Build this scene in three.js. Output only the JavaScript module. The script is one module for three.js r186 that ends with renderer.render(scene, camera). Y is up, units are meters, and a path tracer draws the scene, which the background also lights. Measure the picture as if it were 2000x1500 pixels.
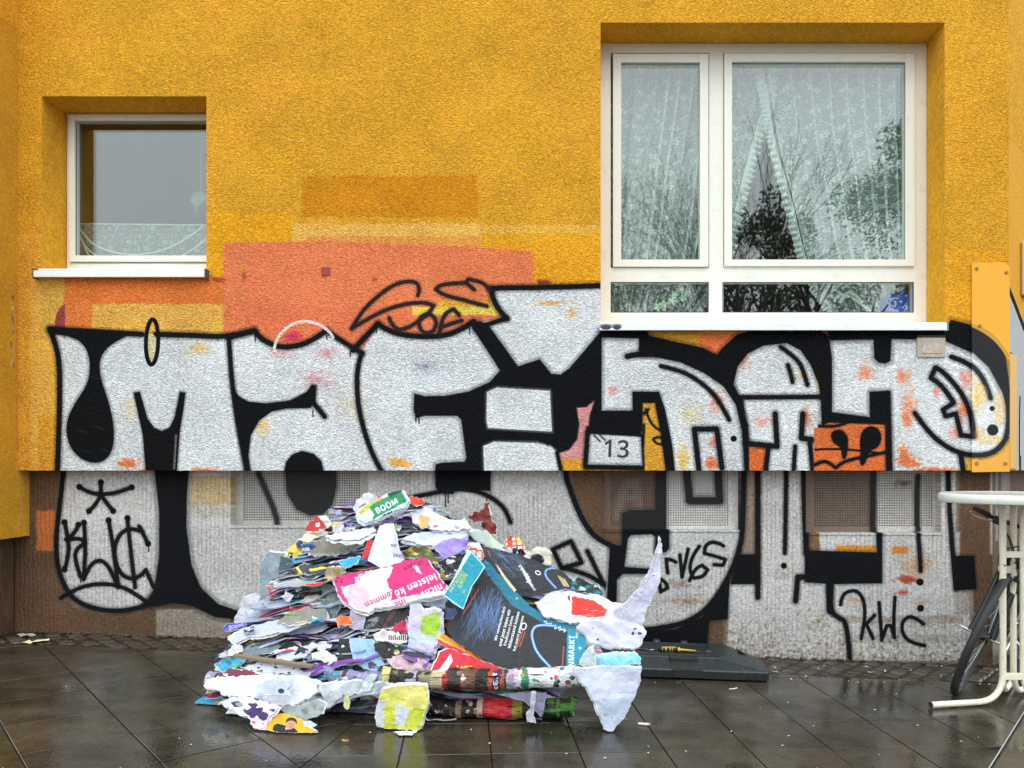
import * as THREE from 'three';
import { mergeGeometries } from 'three/addons/utils/BufferGeometryUtils.js';
import { RoundedBoxGeometry } from 'three/addons/geometries/RoundedBoxGeometry.js';

// ---------- camera, sky, sun, exposure ----------
const D = 5.07, F = 1500, CX = 1101, CY = 905, H = 1.25;   // camera distance to the facade, focal length and principal point (in photo pixels), eye height
const scene = new THREE.Scene();
const camera = new THREE.PerspectiveCamera(53.13, 4 / 3, 0.05, 400);
camera.position.set(0, H, D);
camera.setViewOffset(2000, 1500, -101, -155, 2000, 1500);   // shifted lens: the facade is seen square on
const renderer = new THREE.WebGLRenderer({ antialias: true });
renderer.setSize(1024, 768);
renderer.toneMapping = THREE.LinearToneMapping;
renderer.toneMappingExposure = 1.06;
renderer.shadowMap.enabled = true;
{ // overcast sky: brighter overhead than at the horizon, faint cloud texture
  const W = 256, Hh = 128, data = new Float32Array(W * Hh * 4);
  for (let j = 0; j < Hh; j++) for (let i = 0; i < W; i++) {
    const el = ((j + 0.5) / Hh - 0.5) * Math.PI, az = (i / W) * Math.PI * 2, s = Math.max(0, Math.sin(el));
    const cl = 1 + 0.05 * Math.sin(az * 3 + 2 * Math.sin(el * 5)) * Math.cos(el) + 0.04 * Math.sin(az * 7 + el * 9) * Math.cos(el);
    const L = (1.78 + 0.6 * s) * cl, o = (j * W + i) * 4;
    data[o] = L * 0.92; data[o + 1] = L * 1.0; data[o + 2] = L * 1.035; data[o + 3] = 1;
  }
  const sky = new THREE.DataTexture(data, W, Hh, THREE.RGBAFormat, THREE.FloatType);
  sky.mapping = THREE.EquirectangularReflectionMapping; sky.magFilter = THREE.LinearFilter; sky.needsUpdate = true;
  scene.background = sky; scene.environment = sky;
}
const sun = new THREE.DirectionalLight(0xfff3e2, 0.6);
sun.position.set(1.2, 9, 6.5); sun.target.position.set(0, 0.8, 0); sun.name = 'sun_light';
sun.castShadow = true; sun.shadow.radius = 45; sun.shadow.mapSize.set(2048, 2048);
Object.assign(sun.shadow.camera, { left: -6, right: 6, top: 6, bottom: -6, near: 0.5, far: 30 });
scene.add(sun, sun.target);

// ---------- helpers ----------
let seed = 7;
const rnd = () => { seed = (seed + 0x6d2b79f5) | 0; let t = Math.imul(seed ^ (seed >>> 15), 1 | seed); t = (t + Math.imul(t ^ (t >>> 7), 61 | t)) ^ t; return ((t ^ (t >>> 14)) >>> 0) / 4294967296; };
const R = (a, b) => a + (b - a) * rnd();
const pick = (a) => a[Math.floor(rnd() * a.length)];
const V = (x, y, z) => new THREE.Vector3(x, y, z);
const clamp = THREE.MathUtils.clamp, lerp = THREE.MathUtils.lerp;
const h2 = (x, y, s) => { let n = Math.imul(x | 0, 374761393) + Math.imul(y | 0, 668265263) + Math.imul(s | 0, 974711); n = Math.imul(n ^ (n >>> 13), 1274126177); return ((n ^ (n >>> 16)) >>> 0) / 4294967296; };
const vn = (x, y, s = 0) => { const i = Math.floor(x), j = Math.floor(y), a = x - i, b = y - j, u = a * a * (3 - 2 * a), v = b * b * (3 - 2 * b); return lerp(lerp(h2(i, j, s), h2(i + 1, j, s), u), lerp(h2(i, j + 1, s), h2(i + 1, j + 1, s), u), v) * 2 - 1; };
const fbm = (x, y, s = 0, n = 4) => { let a = 0.55, t = 0; for (let k = 0; k < n; k++) { t += a * vn(x, y, s + k * 17); x *= 2.03; y *= 2.03; a *= 0.5; } return t; };
const at = (px, py, z) => { const d = D - z; return V((px - CX) * d / F, H - (py - CY) * d / F, z); };   // a photo pixel at depth z -> a point
const groundY = (x) => -0.009 - 0.035 * x;                                                               // the pavement falls to the right
const used = new Set();
const numbered = (name) => { let n = name, k = 1; while (used.has(n)) n = name + '_' + String(k++).padStart(3, '0'); used.add(n); return n; };
function finish(o) { o.traverse((m) => { if (m.isMesh) { m.castShadow = true; m.receiveShadow = true; } }); return o; }
function tag(o, label, category, group, kind) { if (label) o.userData.label = label; if (category) o.userData.category = category; if (group) o.userData.group = group; if (kind) o.userData.kind = kind; return o; }
function thing(name, label, category, pos = [0, 0, 0], turn = 0, group) { const g = new THREE.Group(); g.name = numbered(name); g.position.set(...pos); g.rotation.y = turn; tag(g, label, category, group); scene.add(g); return g; }
function part(name, geo, mat, parent) { const m = new THREE.Mesh(geo, mat); m.name = parent === scene ? numbered(name) : numbered(name); m.castShadow = m.receiveShadow = true; parent.add(m); return m; }
function structure(name, geo, mat, label) { const m = part(name, geo, mat, scene); m.userData.kind = 'structure'; if (label) m.userData.label = label; return m; }
const merge = (list) => mergeGeometries(list.map((g) => { const q = g.index ? g.toNonIndexed() : g; for (const k of Object.keys(q.attributes)) if (!['position', 'normal', 'uv'].includes(k)) q.deleteAttribute(k); return q; }), false);
const box = (x0, x1, y0, y1, z0, z1, r = 0) => { const w = x1 - x0, h = y1 - y0, d = z1 - z0; const g = r ? new RoundedBoxGeometry(w, h, d, 2, Math.min(r, w / 2.01, h / 2.01, d / 2.01)) : new THREE.BoxGeometry(w, h, d); return g.translate((x0 + x1) / 2, (y0 + y1) / 2, (z0 + z1) / 2); };
const tube = (pts, r, seg = 24, rs = 10, closed = false, curve) => new THREE.TubeGeometry(curve || new THREE.CatmullRomCurve3(pts, closed, 'centripetal'), seg, r, rs, closed);
const rod = (a, b, r, r2 = r, rs = 10) => { const d = b.clone().sub(a), g = new THREE.CylinderGeometry(r2, r, d.length(), rs); g.applyQuaternion(new THREE.Quaternion().setFromUnitVectors(V(0, 1, 0), d.clone().normalize())); return g.translate((a.x + b.x) / 2, (a.y + b.y) / 2, (a.z + b.z) / 2); };
const std = (o) => new THREE.MeshStandardMaterial({ roughness: 0.8, metalness: 0, side: THREE.DoubleSide, ...o });
const chalky = (o) => new THREE.MeshPhysicalMaterial({ metalness: 0, side: THREE.DoubleSide, specularIntensity: 0.25, ...o });   // porous plaster and dull paint
const lin = (r, g, b) => new THREE.Color().setRGB(r, g, b);
function canvasTex(c, rep) { const t = new THREE.CanvasTexture(c); t.colorSpace = THREE.SRGBColorSpace; t.wrapS = t.wrapT = rep ? THREE.RepeatWrapping : THREE.ClampToEdgeWrapping; t.anisotropy = 8; return t; }
function dataTex(n, f, rep = [1, 1]) { const d = new Uint8Array(n * n * 4); for (let j = 0; j < n; j++) for (let i = 0; i < n; i++) { const v = clamp(f(i, j), 0, 1) * 255, o = (j * n + i) * 4; d[o] = d[o + 1] = d[o + 2] = v; d[o + 3] = 255; } const t = new THREE.DataTexture(d, n, n); t.wrapS = t.wrapT = THREE.RepeatWrapping; t.magFilter = THREE.LinearFilter; t.repeat.set(...rep); t.needsUpdate = true; return t; }
function rgbTex(n, f, rep = [1, 1]) { const d = new Uint8Array(n * n * 4); for (let j = 0; j < n; j++) for (let i = 0; i < n; i++) { const v = f(i, j), o = (j * n + i) * 4; for (let k = 0; k < 3; k++) d[o + k] = clamp(v[k], 0, 255); d[o + 3] = 255; } const t = new THREE.DataTexture(d, n, n); t.colorSpace = THREE.SRGBColorSpace; t.wrapS = t.wrapT = THREE.RepeatWrapping; t.magFilter = THREE.LinearFilter; t.repeat.set(...rep); t.needsUpdate = true; return t; }
// tiling height field made of many soft grains
function grains(n, count, r0, r1, stretch = 1, base = 0) {
  const a = new Float32Array(n * n).fill(base);
  for (let k = 0; k < count; k++) {
    const cx = R(0, n), cy = R(0, n), r = R(r0, r1), h = R(0.35, 1), th = R(-1.3, 1.3), c = Math.cos(th), s = Math.sin(th), m = Math.ceil(r * stretch);
    for (let j = -m; j <= m; j++) for (let i = -m; i <= m; i++) {
      const u = (i * c + j * s) / (r * stretch), v = (-i * s + j * c) / r, q = u * u + v * v;
      if (q < 1) { const o = (((Math.floor(cy) + j) % n + n) % n) * n + ((Math.floor(cx) + i) % n + n) % n; a[o] = Math.max(a[o], h * (1 - q)); }
    }
  }
  return a;
}
// spray strokes drawn in photo-pixel units on a wall canvas
function smooth(ctx, pts, closed) {
  ctx.beginPath();
  const n = pts.length;
  if (closed) { const m = [(pts[n - 1][0] + pts[0][0]) / 2, (pts[n - 1][1] + pts[0][1]) / 2]; ctx.moveTo(...m); for (let i = 0; i < n; i++) { const q = pts[(i + 1) % n]; ctx.quadraticCurveTo(pts[i][0], pts[i][1], (pts[i][0] + q[0]) / 2, (pts[i][1] + q[1]) / 2); } ctx.closePath(); return; }
  ctx.moveTo(...pts[0]);
  const bend = (i) => { const a = pts[i - 1], b = pts[i], c = pts[i + 1], u = [b[0] - a[0], b[1] - a[1]], v = [c[0] - b[0], c[1] - b[1]]; return (u[0] * v[0] + u[1] * v[1]) / (Math.hypot(...u) * Math.hypot(...v) + 1e-9) < 0.42; };   // a sharp turn stays a corner
  for (let i = 1; i < n - 1; i++) { const e = i === n - 2; if (bend(i)) { ctx.lineTo(...pts[i]); if (e) ctx.lineTo(...pts[n - 1]); else if (!bend(i + 1)) ctx.lineTo((pts[i][0] + pts[i + 1][0]) / 2, (pts[i][1] + pts[i + 1][1]) / 2); continue; } ctx.quadraticCurveTo(pts[i][0], pts[i][1], e ? pts[n - 1][0] : (pts[i][0] + pts[i + 1][0]) / 2, e ? pts[n - 1][1] : (pts[i][1] + pts[i + 1][1]) / 2); }
  if (n === 2) ctx.lineTo(...pts[1]);
}
function poly(ctx, pts) { ctx.beginPath(); pts.forEach((p, i) => (i ? ctx.lineTo(...p) : ctx.moveTo(...p))); ctx.closePath(); }
const pairs = (a) => { const o = []; for (let i = 0; i < a.length; i += 2) o.push([a[i], a[i + 1]]); return o; };
const INK = '#0d0e12';
function spray(ctx, a, w = 9, col = INK, haze = 0.13) {
  const p = pairs(a); ctx.lineCap = ctx.lineJoin = 'round'; ctx.strokeStyle = col;
  ctx.globalAlpha = haze; for (const k of [2.1, 1.7, 1.35]) { ctx.lineWidth = w * k; smooth(ctx, p); ctx.stroke(); }
  ctx.globalAlpha = 0.97; ctx.lineWidth = w; smooth(ctx, p); ctx.stroke();
  if (w >= 7 && haze > 0.05) { ctx.fillStyle = col; for (let i = 0; i < p.length - 1; i++) { const [ax, ay] = p[i], [bx, by] = p[i + 1], l = Math.hypot(bx - ax, by - ay) || 1; for (let q = 0; q < l * 0.9; q++) { const t = rnd(), o = (rnd() < 0.5 ? -1 : 1) * w * (0.45 + 0.75 * rnd() * rnd()); ctx.globalAlpha = R(0.15, 0.6); ctx.beginPath(); ctx.arc(lerp(ax, bx, t) - (by - ay) / l * o, lerp(ay, by, t) + (bx - ax) / l * o, R(0.4, 1.1), 0, 7); ctx.fill(); } } }   // spatter
  ctx.globalAlpha = 1;
}
function blk(ctx, a, soft = 6, col = INK, curved = false) {
  const p = pairs(a); ctx.lineJoin = 'round'; ctx.fillStyle = ctx.strokeStyle = col;
  curved ? smooth(ctx, p, true) : poly(ctx, p);
  ctx.globalAlpha = 0.15; for (const k of [2.6, 1.7, 0.8]) { ctx.lineWidth = soft * k; ctx.stroke(); }
  ctx.globalAlpha = 1; ctx.fill(); ctx.lineWidth = 2; ctx.stroke();
}
function drip(ctx, x, y, l) { ctx.strokeStyle = INK; ctx.lineCap = 'round'; ctx.lineWidth = 2.2; ctx.beginPath(); ctx.moveTo(x, y); ctx.lineTo(x + 0.5, y + l); ctx.stroke(); }
function patch(ctx, x0, y0, x1, y1, col, alpha = 1, rag = 3) {   // a rectangle of roller paint with slightly uneven edges
  const p = [], st = 14; for (let x = x0; x < x1; x += st) p.push([x, y0 + R(-rag, rag) * 0.5]); for (let y = y0; y < y1; y += st) p.push([x1 + R(-rag, rag) * 0.5, y]);
  for (let x = x1; x > x0; x -= st) p.push([x, y1 + R(-rag, rag) * 0.5]); for (let y = y1; y > y0; y -= st) p.push([x0 + R(-rag, rag) * 0.5, y]);
  ctx.fillStyle = ctx.strokeStyle = col; ctx.globalAlpha = alpha; poly(ctx, p); ctx.fill(); ctx.globalAlpha = alpha * 0.3; ctx.lineWidth = 5; ctx.stroke(); ctx.globalAlpha = 1;
}
function smudge(ctx, x, y, rx, ry, col, alpha, n = 60) { ctx.fillStyle = col; for (let i = 0; i < n; i++) { const a = R(0, 6.28), q = Math.pow(rnd(), 0.8) * (0.5 + 0.7 * rnd()); ctx.globalAlpha = alpha * R(0.3, 1); ctx.beginPath(); ctx.ellipse(x + Math.cos(a) * q * rx, y + Math.sin(a) * q * ry, R(2, 7), R(1.5, 3.5), R(-0.4, 0.4), 0, 7); ctx.fill(); } ctx.globalAlpha = 1; }
function speckle(c, amt, dark = 1) { // grain of the painted plaster, and painted shade flecks on the silver
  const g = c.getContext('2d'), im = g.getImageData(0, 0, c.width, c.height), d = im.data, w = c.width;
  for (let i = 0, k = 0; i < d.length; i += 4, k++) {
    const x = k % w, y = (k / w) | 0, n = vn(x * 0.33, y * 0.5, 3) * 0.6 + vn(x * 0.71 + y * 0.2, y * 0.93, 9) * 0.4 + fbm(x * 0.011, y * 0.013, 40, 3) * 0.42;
    if (d[i + 2] > 150 && Math.abs(d[i] - d[i + 2]) < 40) { const m = vn(x * 0.42 + y * 0.1, y * 0.6, 71) + 0.5 * fbm(x * 0.02, y * 0.02, 73, 2); if (m > 0.4) { const q = Math.min(0.2, (m - 0.4) * 0.5); d[i] += (150 - d[i]) * q; d[i + 1] += (144 - d[i + 1]) * q; d[i + 2] += (134 - d[i + 2]) * q; } }   // missed spots in the silver, with plaster grain shade put into the colour
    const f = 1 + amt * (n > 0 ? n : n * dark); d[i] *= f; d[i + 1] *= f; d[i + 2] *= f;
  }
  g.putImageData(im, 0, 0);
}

// ---------- the painted facade ----------
const upper = document.createElement('canvas'); upper.width = 2048; upper.height = 1024;   // photo px x 0..2000, y -60..940 on the wall plane
{
  const c = upper.getContext('2d'); c.setTransform(1.024, 0, 0, 1.024, 0, 61.4);
  c.fillStyle = '#e4a52e'; c.fillRect(0, -60, 2000, 1000);
  for (let i = 0; i < 500; i++) { c.fillStyle = pick(['#d2922a', '#ecb03c', '#dc9c2e', '#e6a836']); c.globalAlpha = 0.06; c.beginPath(); c.ellipse(R(0, 2000), R(-60, 640), R(20, 110), R(15, 60), R(0, 3), 0, 7); c.fill(); }
  c.globalAlpha = 1;
  patch(c, 592, 344, 932, 424, '#d88a18', 0.9, 5);
  patch(c, 403, 418, 574, 560, '#f3ab22', 0.95); patch(c, 940, 440, 1180, 470, '#f2b850', 0.9, 5); patch(c, 938, 456, 1180, 590, '#f1a825', 0.95);
  patch(c, 572, 438, 938, 480, '#f6bd5c', 0.95, 5); patch(c, 600, 424, 660, 450, '#eeac48', 0.6); patch(c, 600, 462, 938, 492, '#f09a4a', 0.8);
  patch(c, 30, 457, 84, 930, '#eba63a', 0.95); patch(c, 60, 545, 132, 930, '#f0b550', 0.95); patch(c, 80, 553, 128, 660, '#d9ac4e', 0.8); patch(c, 75, 812, 120, 930, '#e59f2f', 0.8);
  patch(c, 126, 541, 440, 595, '#ee803c', 1, 5); patch(c, 126, 590, 182, 660, '#ee8440', 1, 5); patch(c, 180, 594, 440, 670, '#f0b455', 1); patch(c, 416, 628, 440, 660, '#efc24c', 0.9);
  { c.fillStyle = c.strokeStyle = '#ee8254'; c.globalAlpha = 0.25; for (const w of [9, 5]) { c.lineWidth = w; poly(c, pairs([437, 475, 640, 472, 935, 484, 1040, 494, 1040, 700, 437, 700])); c.stroke(); } c.globalAlpha = 1; poly(c, pairs([437, 475, 640, 472, 935, 484, 1030, 490, 1040, 496, 1040, 640, 900, 720, 437, 720])); c.fill(); c.globalAlpha = 0.4; c.fillStyle = '#e97152'; c.fillRect(480, 600, 480, 100); c.globalAlpha = 1; }
  smudge(c, 700, 560, 240, 70, '#e5784c', 0.12, 300); smudge(c, 560, 560, 60, 80, '#f28755', 0.2, 120);
  patch(c, 470, 512, 476, 535, '#e89a3c', 0.8, 1);
  c.fillStyle = '#a3484c'; c.beginPath(); c.moveTo(127, 593); c.quadraticCurveTo(106, 604, 107, 640); c.lineTo(127, 640); c.fill();
  smudge(c, 1062, 551, 20, 4, '#9c3f33', 0.6, 40); smudge(c, 424, 547, 20, 4, '#b0522e', 0.5, 30); smudge(c, 477, 540, 4, 14, '#b3563a', 0.4, 20); smudge(c, 732, 546, 6, 6, '#b9523a', 0.4, 15);
  patch(c, 855, 588, 968, 604, '#eeb03a', 1); patch(c, 805, 601, 978, 615, '#f3d45a', 1); smudge(c, 880, 640, 90, 18, '#e58a6a', 0.4, 120);
  patch(c, 1840, 490, 1960, 640, '#efa629', 0.95); patch(c, 1250, 640, 1366, 690, '#cf9430', 1); patch(c, 1366, 652, 1465, 700, '#e57440', 1); patch(c, 1580, 640, 1640, 700, '#d98643', 1);
  // silver fill of the letters
  const SV = '#dfe1e3', fill = (a, col = SV, soft = 5) => { const p = pairs(a); c.fillStyle = c.strokeStyle = col; c.lineJoin = 'round'; poly(c, p); c.globalAlpha = 0.18; for (const k of [1.8, 1]) { c.lineWidth = soft * k; c.stroke(); } c.globalAlpha = 1; c.fill(); };
  fill([100, 645, 180, 652, 280, 655, 440, 657, 497, 646, 512, 663, 550, 678, 585, 676, 637, 646, 705, 690, 738, 634, 760, 647, 804, 658, 861, 657, 900, 645, 925, 630, 990, 622, 961, 592, 968, 568, 1174, 562, 1174, 652, 1174, 925, 112, 925, 114, 850, 118, 730]);
  fill([1167, 657, 1249, 657, 1249, 690, 1284, 696, 1330, 707, 1376, 728, 1414, 754, 1440, 791, 1452, 840, 1456, 925, 1150, 925, 1150, 805, 1170, 803]);
  fill([1431, 750, 1438, 715, 1460, 688, 1491, 672, 1537, 667, 1565, 682, 1585, 710, 1602, 773, 1612, 925, 1456, 925, 1445, 790]);
  fill([1620, 660, 1840, 660, 1873, 676, 1900, 688, 1930, 717, 1957, 765, 1966, 800, 1966, 857, 1950, 882, 1917, 892, 1885, 890, 1884, 925, 1620, 925]);
  // ghosts of older paint under the silver
  for (const [x, y, rx, ry, col, al] of [[390, 680, 24, 14, '#e8bf78', .35], [255, 800, 16, 30, '#e8cf9e', .25], [250, 905, 22, 10, '#ee7f4a', .8], [300, 917, 24, 3, '#ee7f4a', .7], [395, 917, 30, 3, '#ee8f5a', .6], [510, 830, 20, 24, '#e9bd70', .3], [620, 740, 40, 26, '#e08a92', .18], [640, 690, 30, 16, '#dd8a92', .2], [545, 690, 30, 14, '#dc9aa0', .18],
    [830, 715, 30, 14, '#9d9db4', .25], [690, 790, 40, 40, '#e8cfae', .2], [780, 905, 24, 9, '#eda644', .75], [1075, 592, 36, 4, '#e3a15a', .5], [1115, 612, 14, 12, '#e3b57a', .3], [1030, 765, 40, 3, '#e58b66', .6], [1070, 900, 24, 5, '#e8b35c', .6], [1010, 915, 70, 3, '#e8a64a', .5], [1030, 842, 30, 3, '#e58b7a', .5],
    [1400, 785, 14, 24, '#e98d72', .4], [1196, 762, 10, 10, '#e69a9a', .4], [1350, 810, 30, 30, '#e8cf9e', .2], [1335, 895, 12, 30, '#e9c069', .6], [1388, 908, 12, 12, '#ea7a4a', .9], [1392, 865, 8, 12, '#e9907a', .5], [1450, 705, 16, 22, '#e0a08a', .35], [1570, 735, 12, 4, '#e8b46a', .4], [1490, 822, 22, 14, '#e79a8a', .3], [1575, 815, 12, 22, '#e69072', .5],
    [1690, 728, 16, 16, '#ea8f6e', .5], [1762, 735, 14, 16, '#ea8f6e', .6], [1775, 790, 14, 40, '#ea9a74', .45], [1770, 818, 10, 20, '#e9835a', .5], [1775, 900, 22, 12, '#ec7c4c', .9], [1765, 885, 8, 20, '#ec8152', .8], [1830, 918, 44, 5, '#ec7c4c', .8], [1885, 740, 14, 20, '#ea9482', .5], [1830, 765, 5, 14, '#ea9482', .5], [1880, 800, 10, 24, '#e9805a', .55], [1868, 845, 14, 14, '#ea9482', .5], [1905, 775, 12, 40, '#efc070', .35]])
    smudge(c, x, y, rx * 1.15, ry * 1.15, col, al * 0.7, Math.round(rx * ry / 3) + 20);
  // first letter
  blk(c, [96, 640, 150, 647, 245, 650, 243, 658, 222, 668, 202, 685, 192, 708, 196, 742, 213, 788, 223, 842, 219, 882, 200, 903, 172, 903, 146, 886, 131, 856, 131, 820, 149, 784, 172, 752, 178, 715, 172, 684, 156, 664, 136, 655, 104, 652], 5, INK, true); blk(c, [100, 641, 150, 646, 248, 650, 240, 657, 222, 664, 150, 662, 130, 654, 104, 650], 3);
  c.globalAlpha = 0.2; c.fillStyle = '#6a6a64'; for (const [x, y] of [[188, 738], [190, 835], [160, 842], [205, 880], [165, 880]]) { c.beginPath(); c.ellipse(x, y, 14, 2, 0.3, 0, 7); c.fill(); } c.globalAlpha = 1;
  spray(c, [97, 643, 180, 648, 277, 653], 10); spray(c, [304, 653, 380, 655, 447, 659, 497, 646], 10);
  spray(c, [97, 643, 112, 678, 117, 730, 116, 820, 112, 922], 10); drip(c, 125, 648, 10);
  c.fillStyle = '#d8cf96'; c.globalAlpha = 0.8; c.beginPath(); c.ellipse(297, 680, 10, 28, 0, 0, 7); c.fill(); c.globalAlpha = 1;
  c.strokeStyle = INK; c.lineWidth = 8; c.beginPath(); c.ellipse(297, 668, 12, 44, 0.03, 0, 7); c.stroke();
  blk(c, [262, 768, 272, 766, 277, 782, 287, 818, 300, 836, 316, 843, 332, 836, 342, 815, 349, 782, 352, 766, 361, 768, 357, 800, 350, 845, 344, 925, 286, 925, 280, 850], 4); spray(c, [340, 915, 344, 850], 4, '#6d6a60', 0.02);
  // second letter
  spray(c, [447, 660, 450, 710, 455, 765, 468, 850, 484, 925], 9);
  blk(c, [455, 760, 466, 775, 484, 785, 520, 789, 567, 783, 600, 766, 610, 752, 616, 756, 611, 785, 606, 796, 560, 797, 530, 803, 506, 820, 489, 850, 484, 890, 489, 925, 480, 925, 467, 850], 4);
  spray(c, [613, 757, 610, 786, 622, 798, 634, 814], 9); drip(c, 611, 802, 12); blk(c, [555, 925, 560, 902, 572, 888, 590, 882, 612, 887, 627, 902, 632, 925], 4);
  spray(c, [447, 659, 497, 646, 508, 660, 530, 673, 552, 679, 585, 675, 612, 664, 638, 646], 10); spray(c, [638, 646, 675, 672, 708, 690], 9); for (const [x, y, l] of [[498, 655, 12], [638, 655, 8], [684, 686, 10]]) drip(c, x, y, l);
  c.setLineDash([7, 3]); c.strokeStyle = '#e9dcd8'; c.lineWidth = 6; c.beginPath(); c.arc(597, 690, 62, 3.25, 5.75); c.stroke(); c.setLineDash([]); smudge(c, 573, 657, 17, 11, '#d23a5c', 0.6, 90);
  // third letter
  spray(c, [706, 692, 698, 715, 697, 760, 701, 800, 712, 845, 730, 895, 748, 925], 9);
  spray(c, [689, 684, 715, 657, 738, 633], 10); spray(c, [738, 633, 760, 648, 800, 657, 861, 658, 900, 645, 925, 628], 10); drip(c, 735, 640, 10); drip(c, 917, 640, 12);
  blk(c, [918, 632, 938, 628, 956, 640, 985, 680, 1011, 717, 1054, 703, 1076, 731, 1095, 733, 1113, 720, 1174, 648, 1174, 803, 1246, 803, 1250, 842, 1140, 843, 1128, 866, 1108, 881, 1090, 884, 1078, 870, 1058, 865, 965, 862, 943, 870, 946, 925, 850, 925, 852, 908, 862, 905, 908, 903, 912, 895, 902, 820, 893, 811, 828, 811, 813, 816, 809, 800, 810, 770, 830, 775, 870, 774, 915, 766, 957, 747, 978, 724, 955, 688], 6);
  for (const [x, y, l] of [[812, 815, 9], [818, 815, 12], [972, 753, 9], [985, 752, 7], [1068, 868, 14], [1071, 868, 9]]) drip(c, x, y, l);
  fill([951, 766, 970, 757, 1074, 763, 1078, 843, 953, 836, 950, 820]); fill([944, 872, 965, 863, 1050, 865, 1070, 872, 1085, 880, 1092, 925, 946, 925]);
  fill([1160, 784, 1151, 812, 1146, 862, 1142, 900, 1094, 900, 1091, 886, 1112, 879, 1128, 858, 1132, 828, 1127, 797, 1145, 796], '#dc9594', 3); fill([1094, 897, 1142, 897, 1142, 925, 1096, 925], '#e2a036', 2); fill([1140, 910, 1260, 912, 1260, 925, 1140, 925], '#d9a040', 2); spray(c, [1088, 884, 1093, 905, 1097, 925], 7);
  spray(c, [957, 564, 970, 562, 1060, 562, 1174, 558], 10); spray(c, [960, 566, 962, 595, 990, 622], 10); spray(c, [990, 622, 955, 632, 930, 642], 9);
  // house-number like tag in its box
  fill([1154, 844, 1252, 850, 1258, 906, 1149, 906]); spray(c, [1148, 842, 1143, 912, 1260, 914, 1256, 848], 9); blk(c, [1146, 834, 1250, 840, 1252, 852, 1150, 846], 3);
  c.fillStyle = '#26262a'; c.globalAlpha = 0.85; c.font = 'bold 46px monospace'; c.save(); c.translate(1190, 880); c.rotate(0.04); c.fillText('13', -14, 12); c.restore(); spray(c, [1160, 850, 1172, 862], 3, '#33333a', 0.02); spray(c, [1170, 848, 1182, 860], 3, '#33333a', 0.02); c.globalAlpha = 1;
  // fourth letter
  blk(c, [1174, 644, 1262, 648, 1268, 657, 1320, 669, 1372, 680, 1400, 694, 1424, 735, 1441, 770, 1460, 830, 1466, 925, 1456, 925, 1450, 840, 1438, 790, 1414, 754, 1376, 728, 1330, 707, 1284, 697, 1249, 693, 1249, 660, 1174, 658], 6);
  spray(c, [1225, 696, 1250, 690, 1284, 692], 11);
  fill([1250, 786, 1280, 785, 1292, 830, 1312, 925, 1260, 925, 1258, 850, 1250, 840], '#dd9f33', 3); blk(c, [1236, 766, 1286, 766, 1298, 800, 1312, 870, 1318, 925, 1302, 925, 1292, 850, 1280, 786, 1254, 786, 1254, 842, 1238, 842], 4);
  spray(c, [1262, 800, 1268, 830, 1288, 840], 4); spray(c, [1258, 808, 1266, 800], 5); spray(c, [1276, 858, 1284, 852, 1296, 858, 1292, 868, 1280, 866, 1276, 858], 4); spray(c, [1258, 830, 1256, 870], 4);
  spray(c, [1291, 715, 1330, 724, 1364, 743, 1392, 767, 1410, 793, 1424, 820], 8); spray(c, [1366, 925, 1356, 838, 1400, 838, 1410, 914], 10); c.fillStyle = INK; c.beginPath(); c.arc(1433, 857, 6, 0, 7); c.fill();
  // fifth letter, a dome on a stem
  blk(c, [1396, 700, 1412, 680, 1440, 655, 1470, 645, 1600, 645, 1618, 658, 1624, 700, 1624, 806, 1700, 816, 1699, 766, 1738, 764, 1742, 925, 1728, 925, 1730, 832, 1680, 828, 1606, 834, 1604, 778, 1600, 750, 1584, 712, 1565, 684, 1537, 669, 1491, 674, 1460, 690, 1440, 715, 1431, 752, 1440, 778, 1425, 745], 6);
  spray(c, [1440, 776, 1520, 776, 1606, 775], 9); spray(c, [1525, 678, 1559, 701, 1571, 730, 1577, 752], 8); spray(c, [1539, 713, 1545, 730, 1548, 746], 8);
  spray(c, [1447, 782, 1452, 820, 1459, 868, 1460, 925], 9); fill([1463, 872, 1497, 872, 1494, 925, 1464, 925], '#e5733c', 2); spray(c, [1457, 866, 1518, 872, 1514, 808], 10); spray(c, [1501, 872, 1495, 925], 9); spray(c, [1553, 872, 1550, 925], 8);
  spray(c, [1568, 808, 1565, 856, 1612, 862, 1620, 848], 10); spray(c, [1582, 866, 1588, 925], 9);
  fill([1590, 838, 1620, 826, 1728, 830, 1730, 925, 1590, 925], '#e4723c', 2); for (const a of [[1622, 846, 1640, 838, 1654, 850, 1656, 866, 1652, 895, 1646, 896, 1644, 872, 1628, 866], [1680, 862, 1684, 842, 1700, 832, 1716, 838, 1722, 856, 1714, 874, 1696, 880, 1688, 908, 1680, 908, 1682, 880]]) blk(c, a, 3, INK, true);
  spray(c, [1592, 878, 1650, 874, 1722, 886], 4, INK, 0.05); spray(c, [1592, 908, 1606, 900, 1620, 904, 1632, 914, 1650, 900, 1690, 892, 1728, 884], 6); spray(c, [1600, 832, 1640, 836, 1660, 822], 5); spray(c, [1734, 770, 1736, 925], 9);
  // last letter
  blk(c, [1618, 645, 1850, 640, 1858, 626, 1898, 636, 1932, 654, 1960, 688, 1967, 740, 1970, 800, 1966, 802, 1957, 766, 1930, 717, 1900, 689, 1873, 677, 1842, 663, 1740, 661, 1738, 704, 1730, 709, 1716, 707, 1709, 700, 1707, 662, 1622, 664], 7);
  spray(c, [1787, 807, 1808, 838, 1840, 868, 1875, 886, 1917, 891, 1948, 880, 1966, 852, 1969, 800, 1966, 760], 9); spray(c, [1877, 890, 1882, 925], 10);
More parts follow.
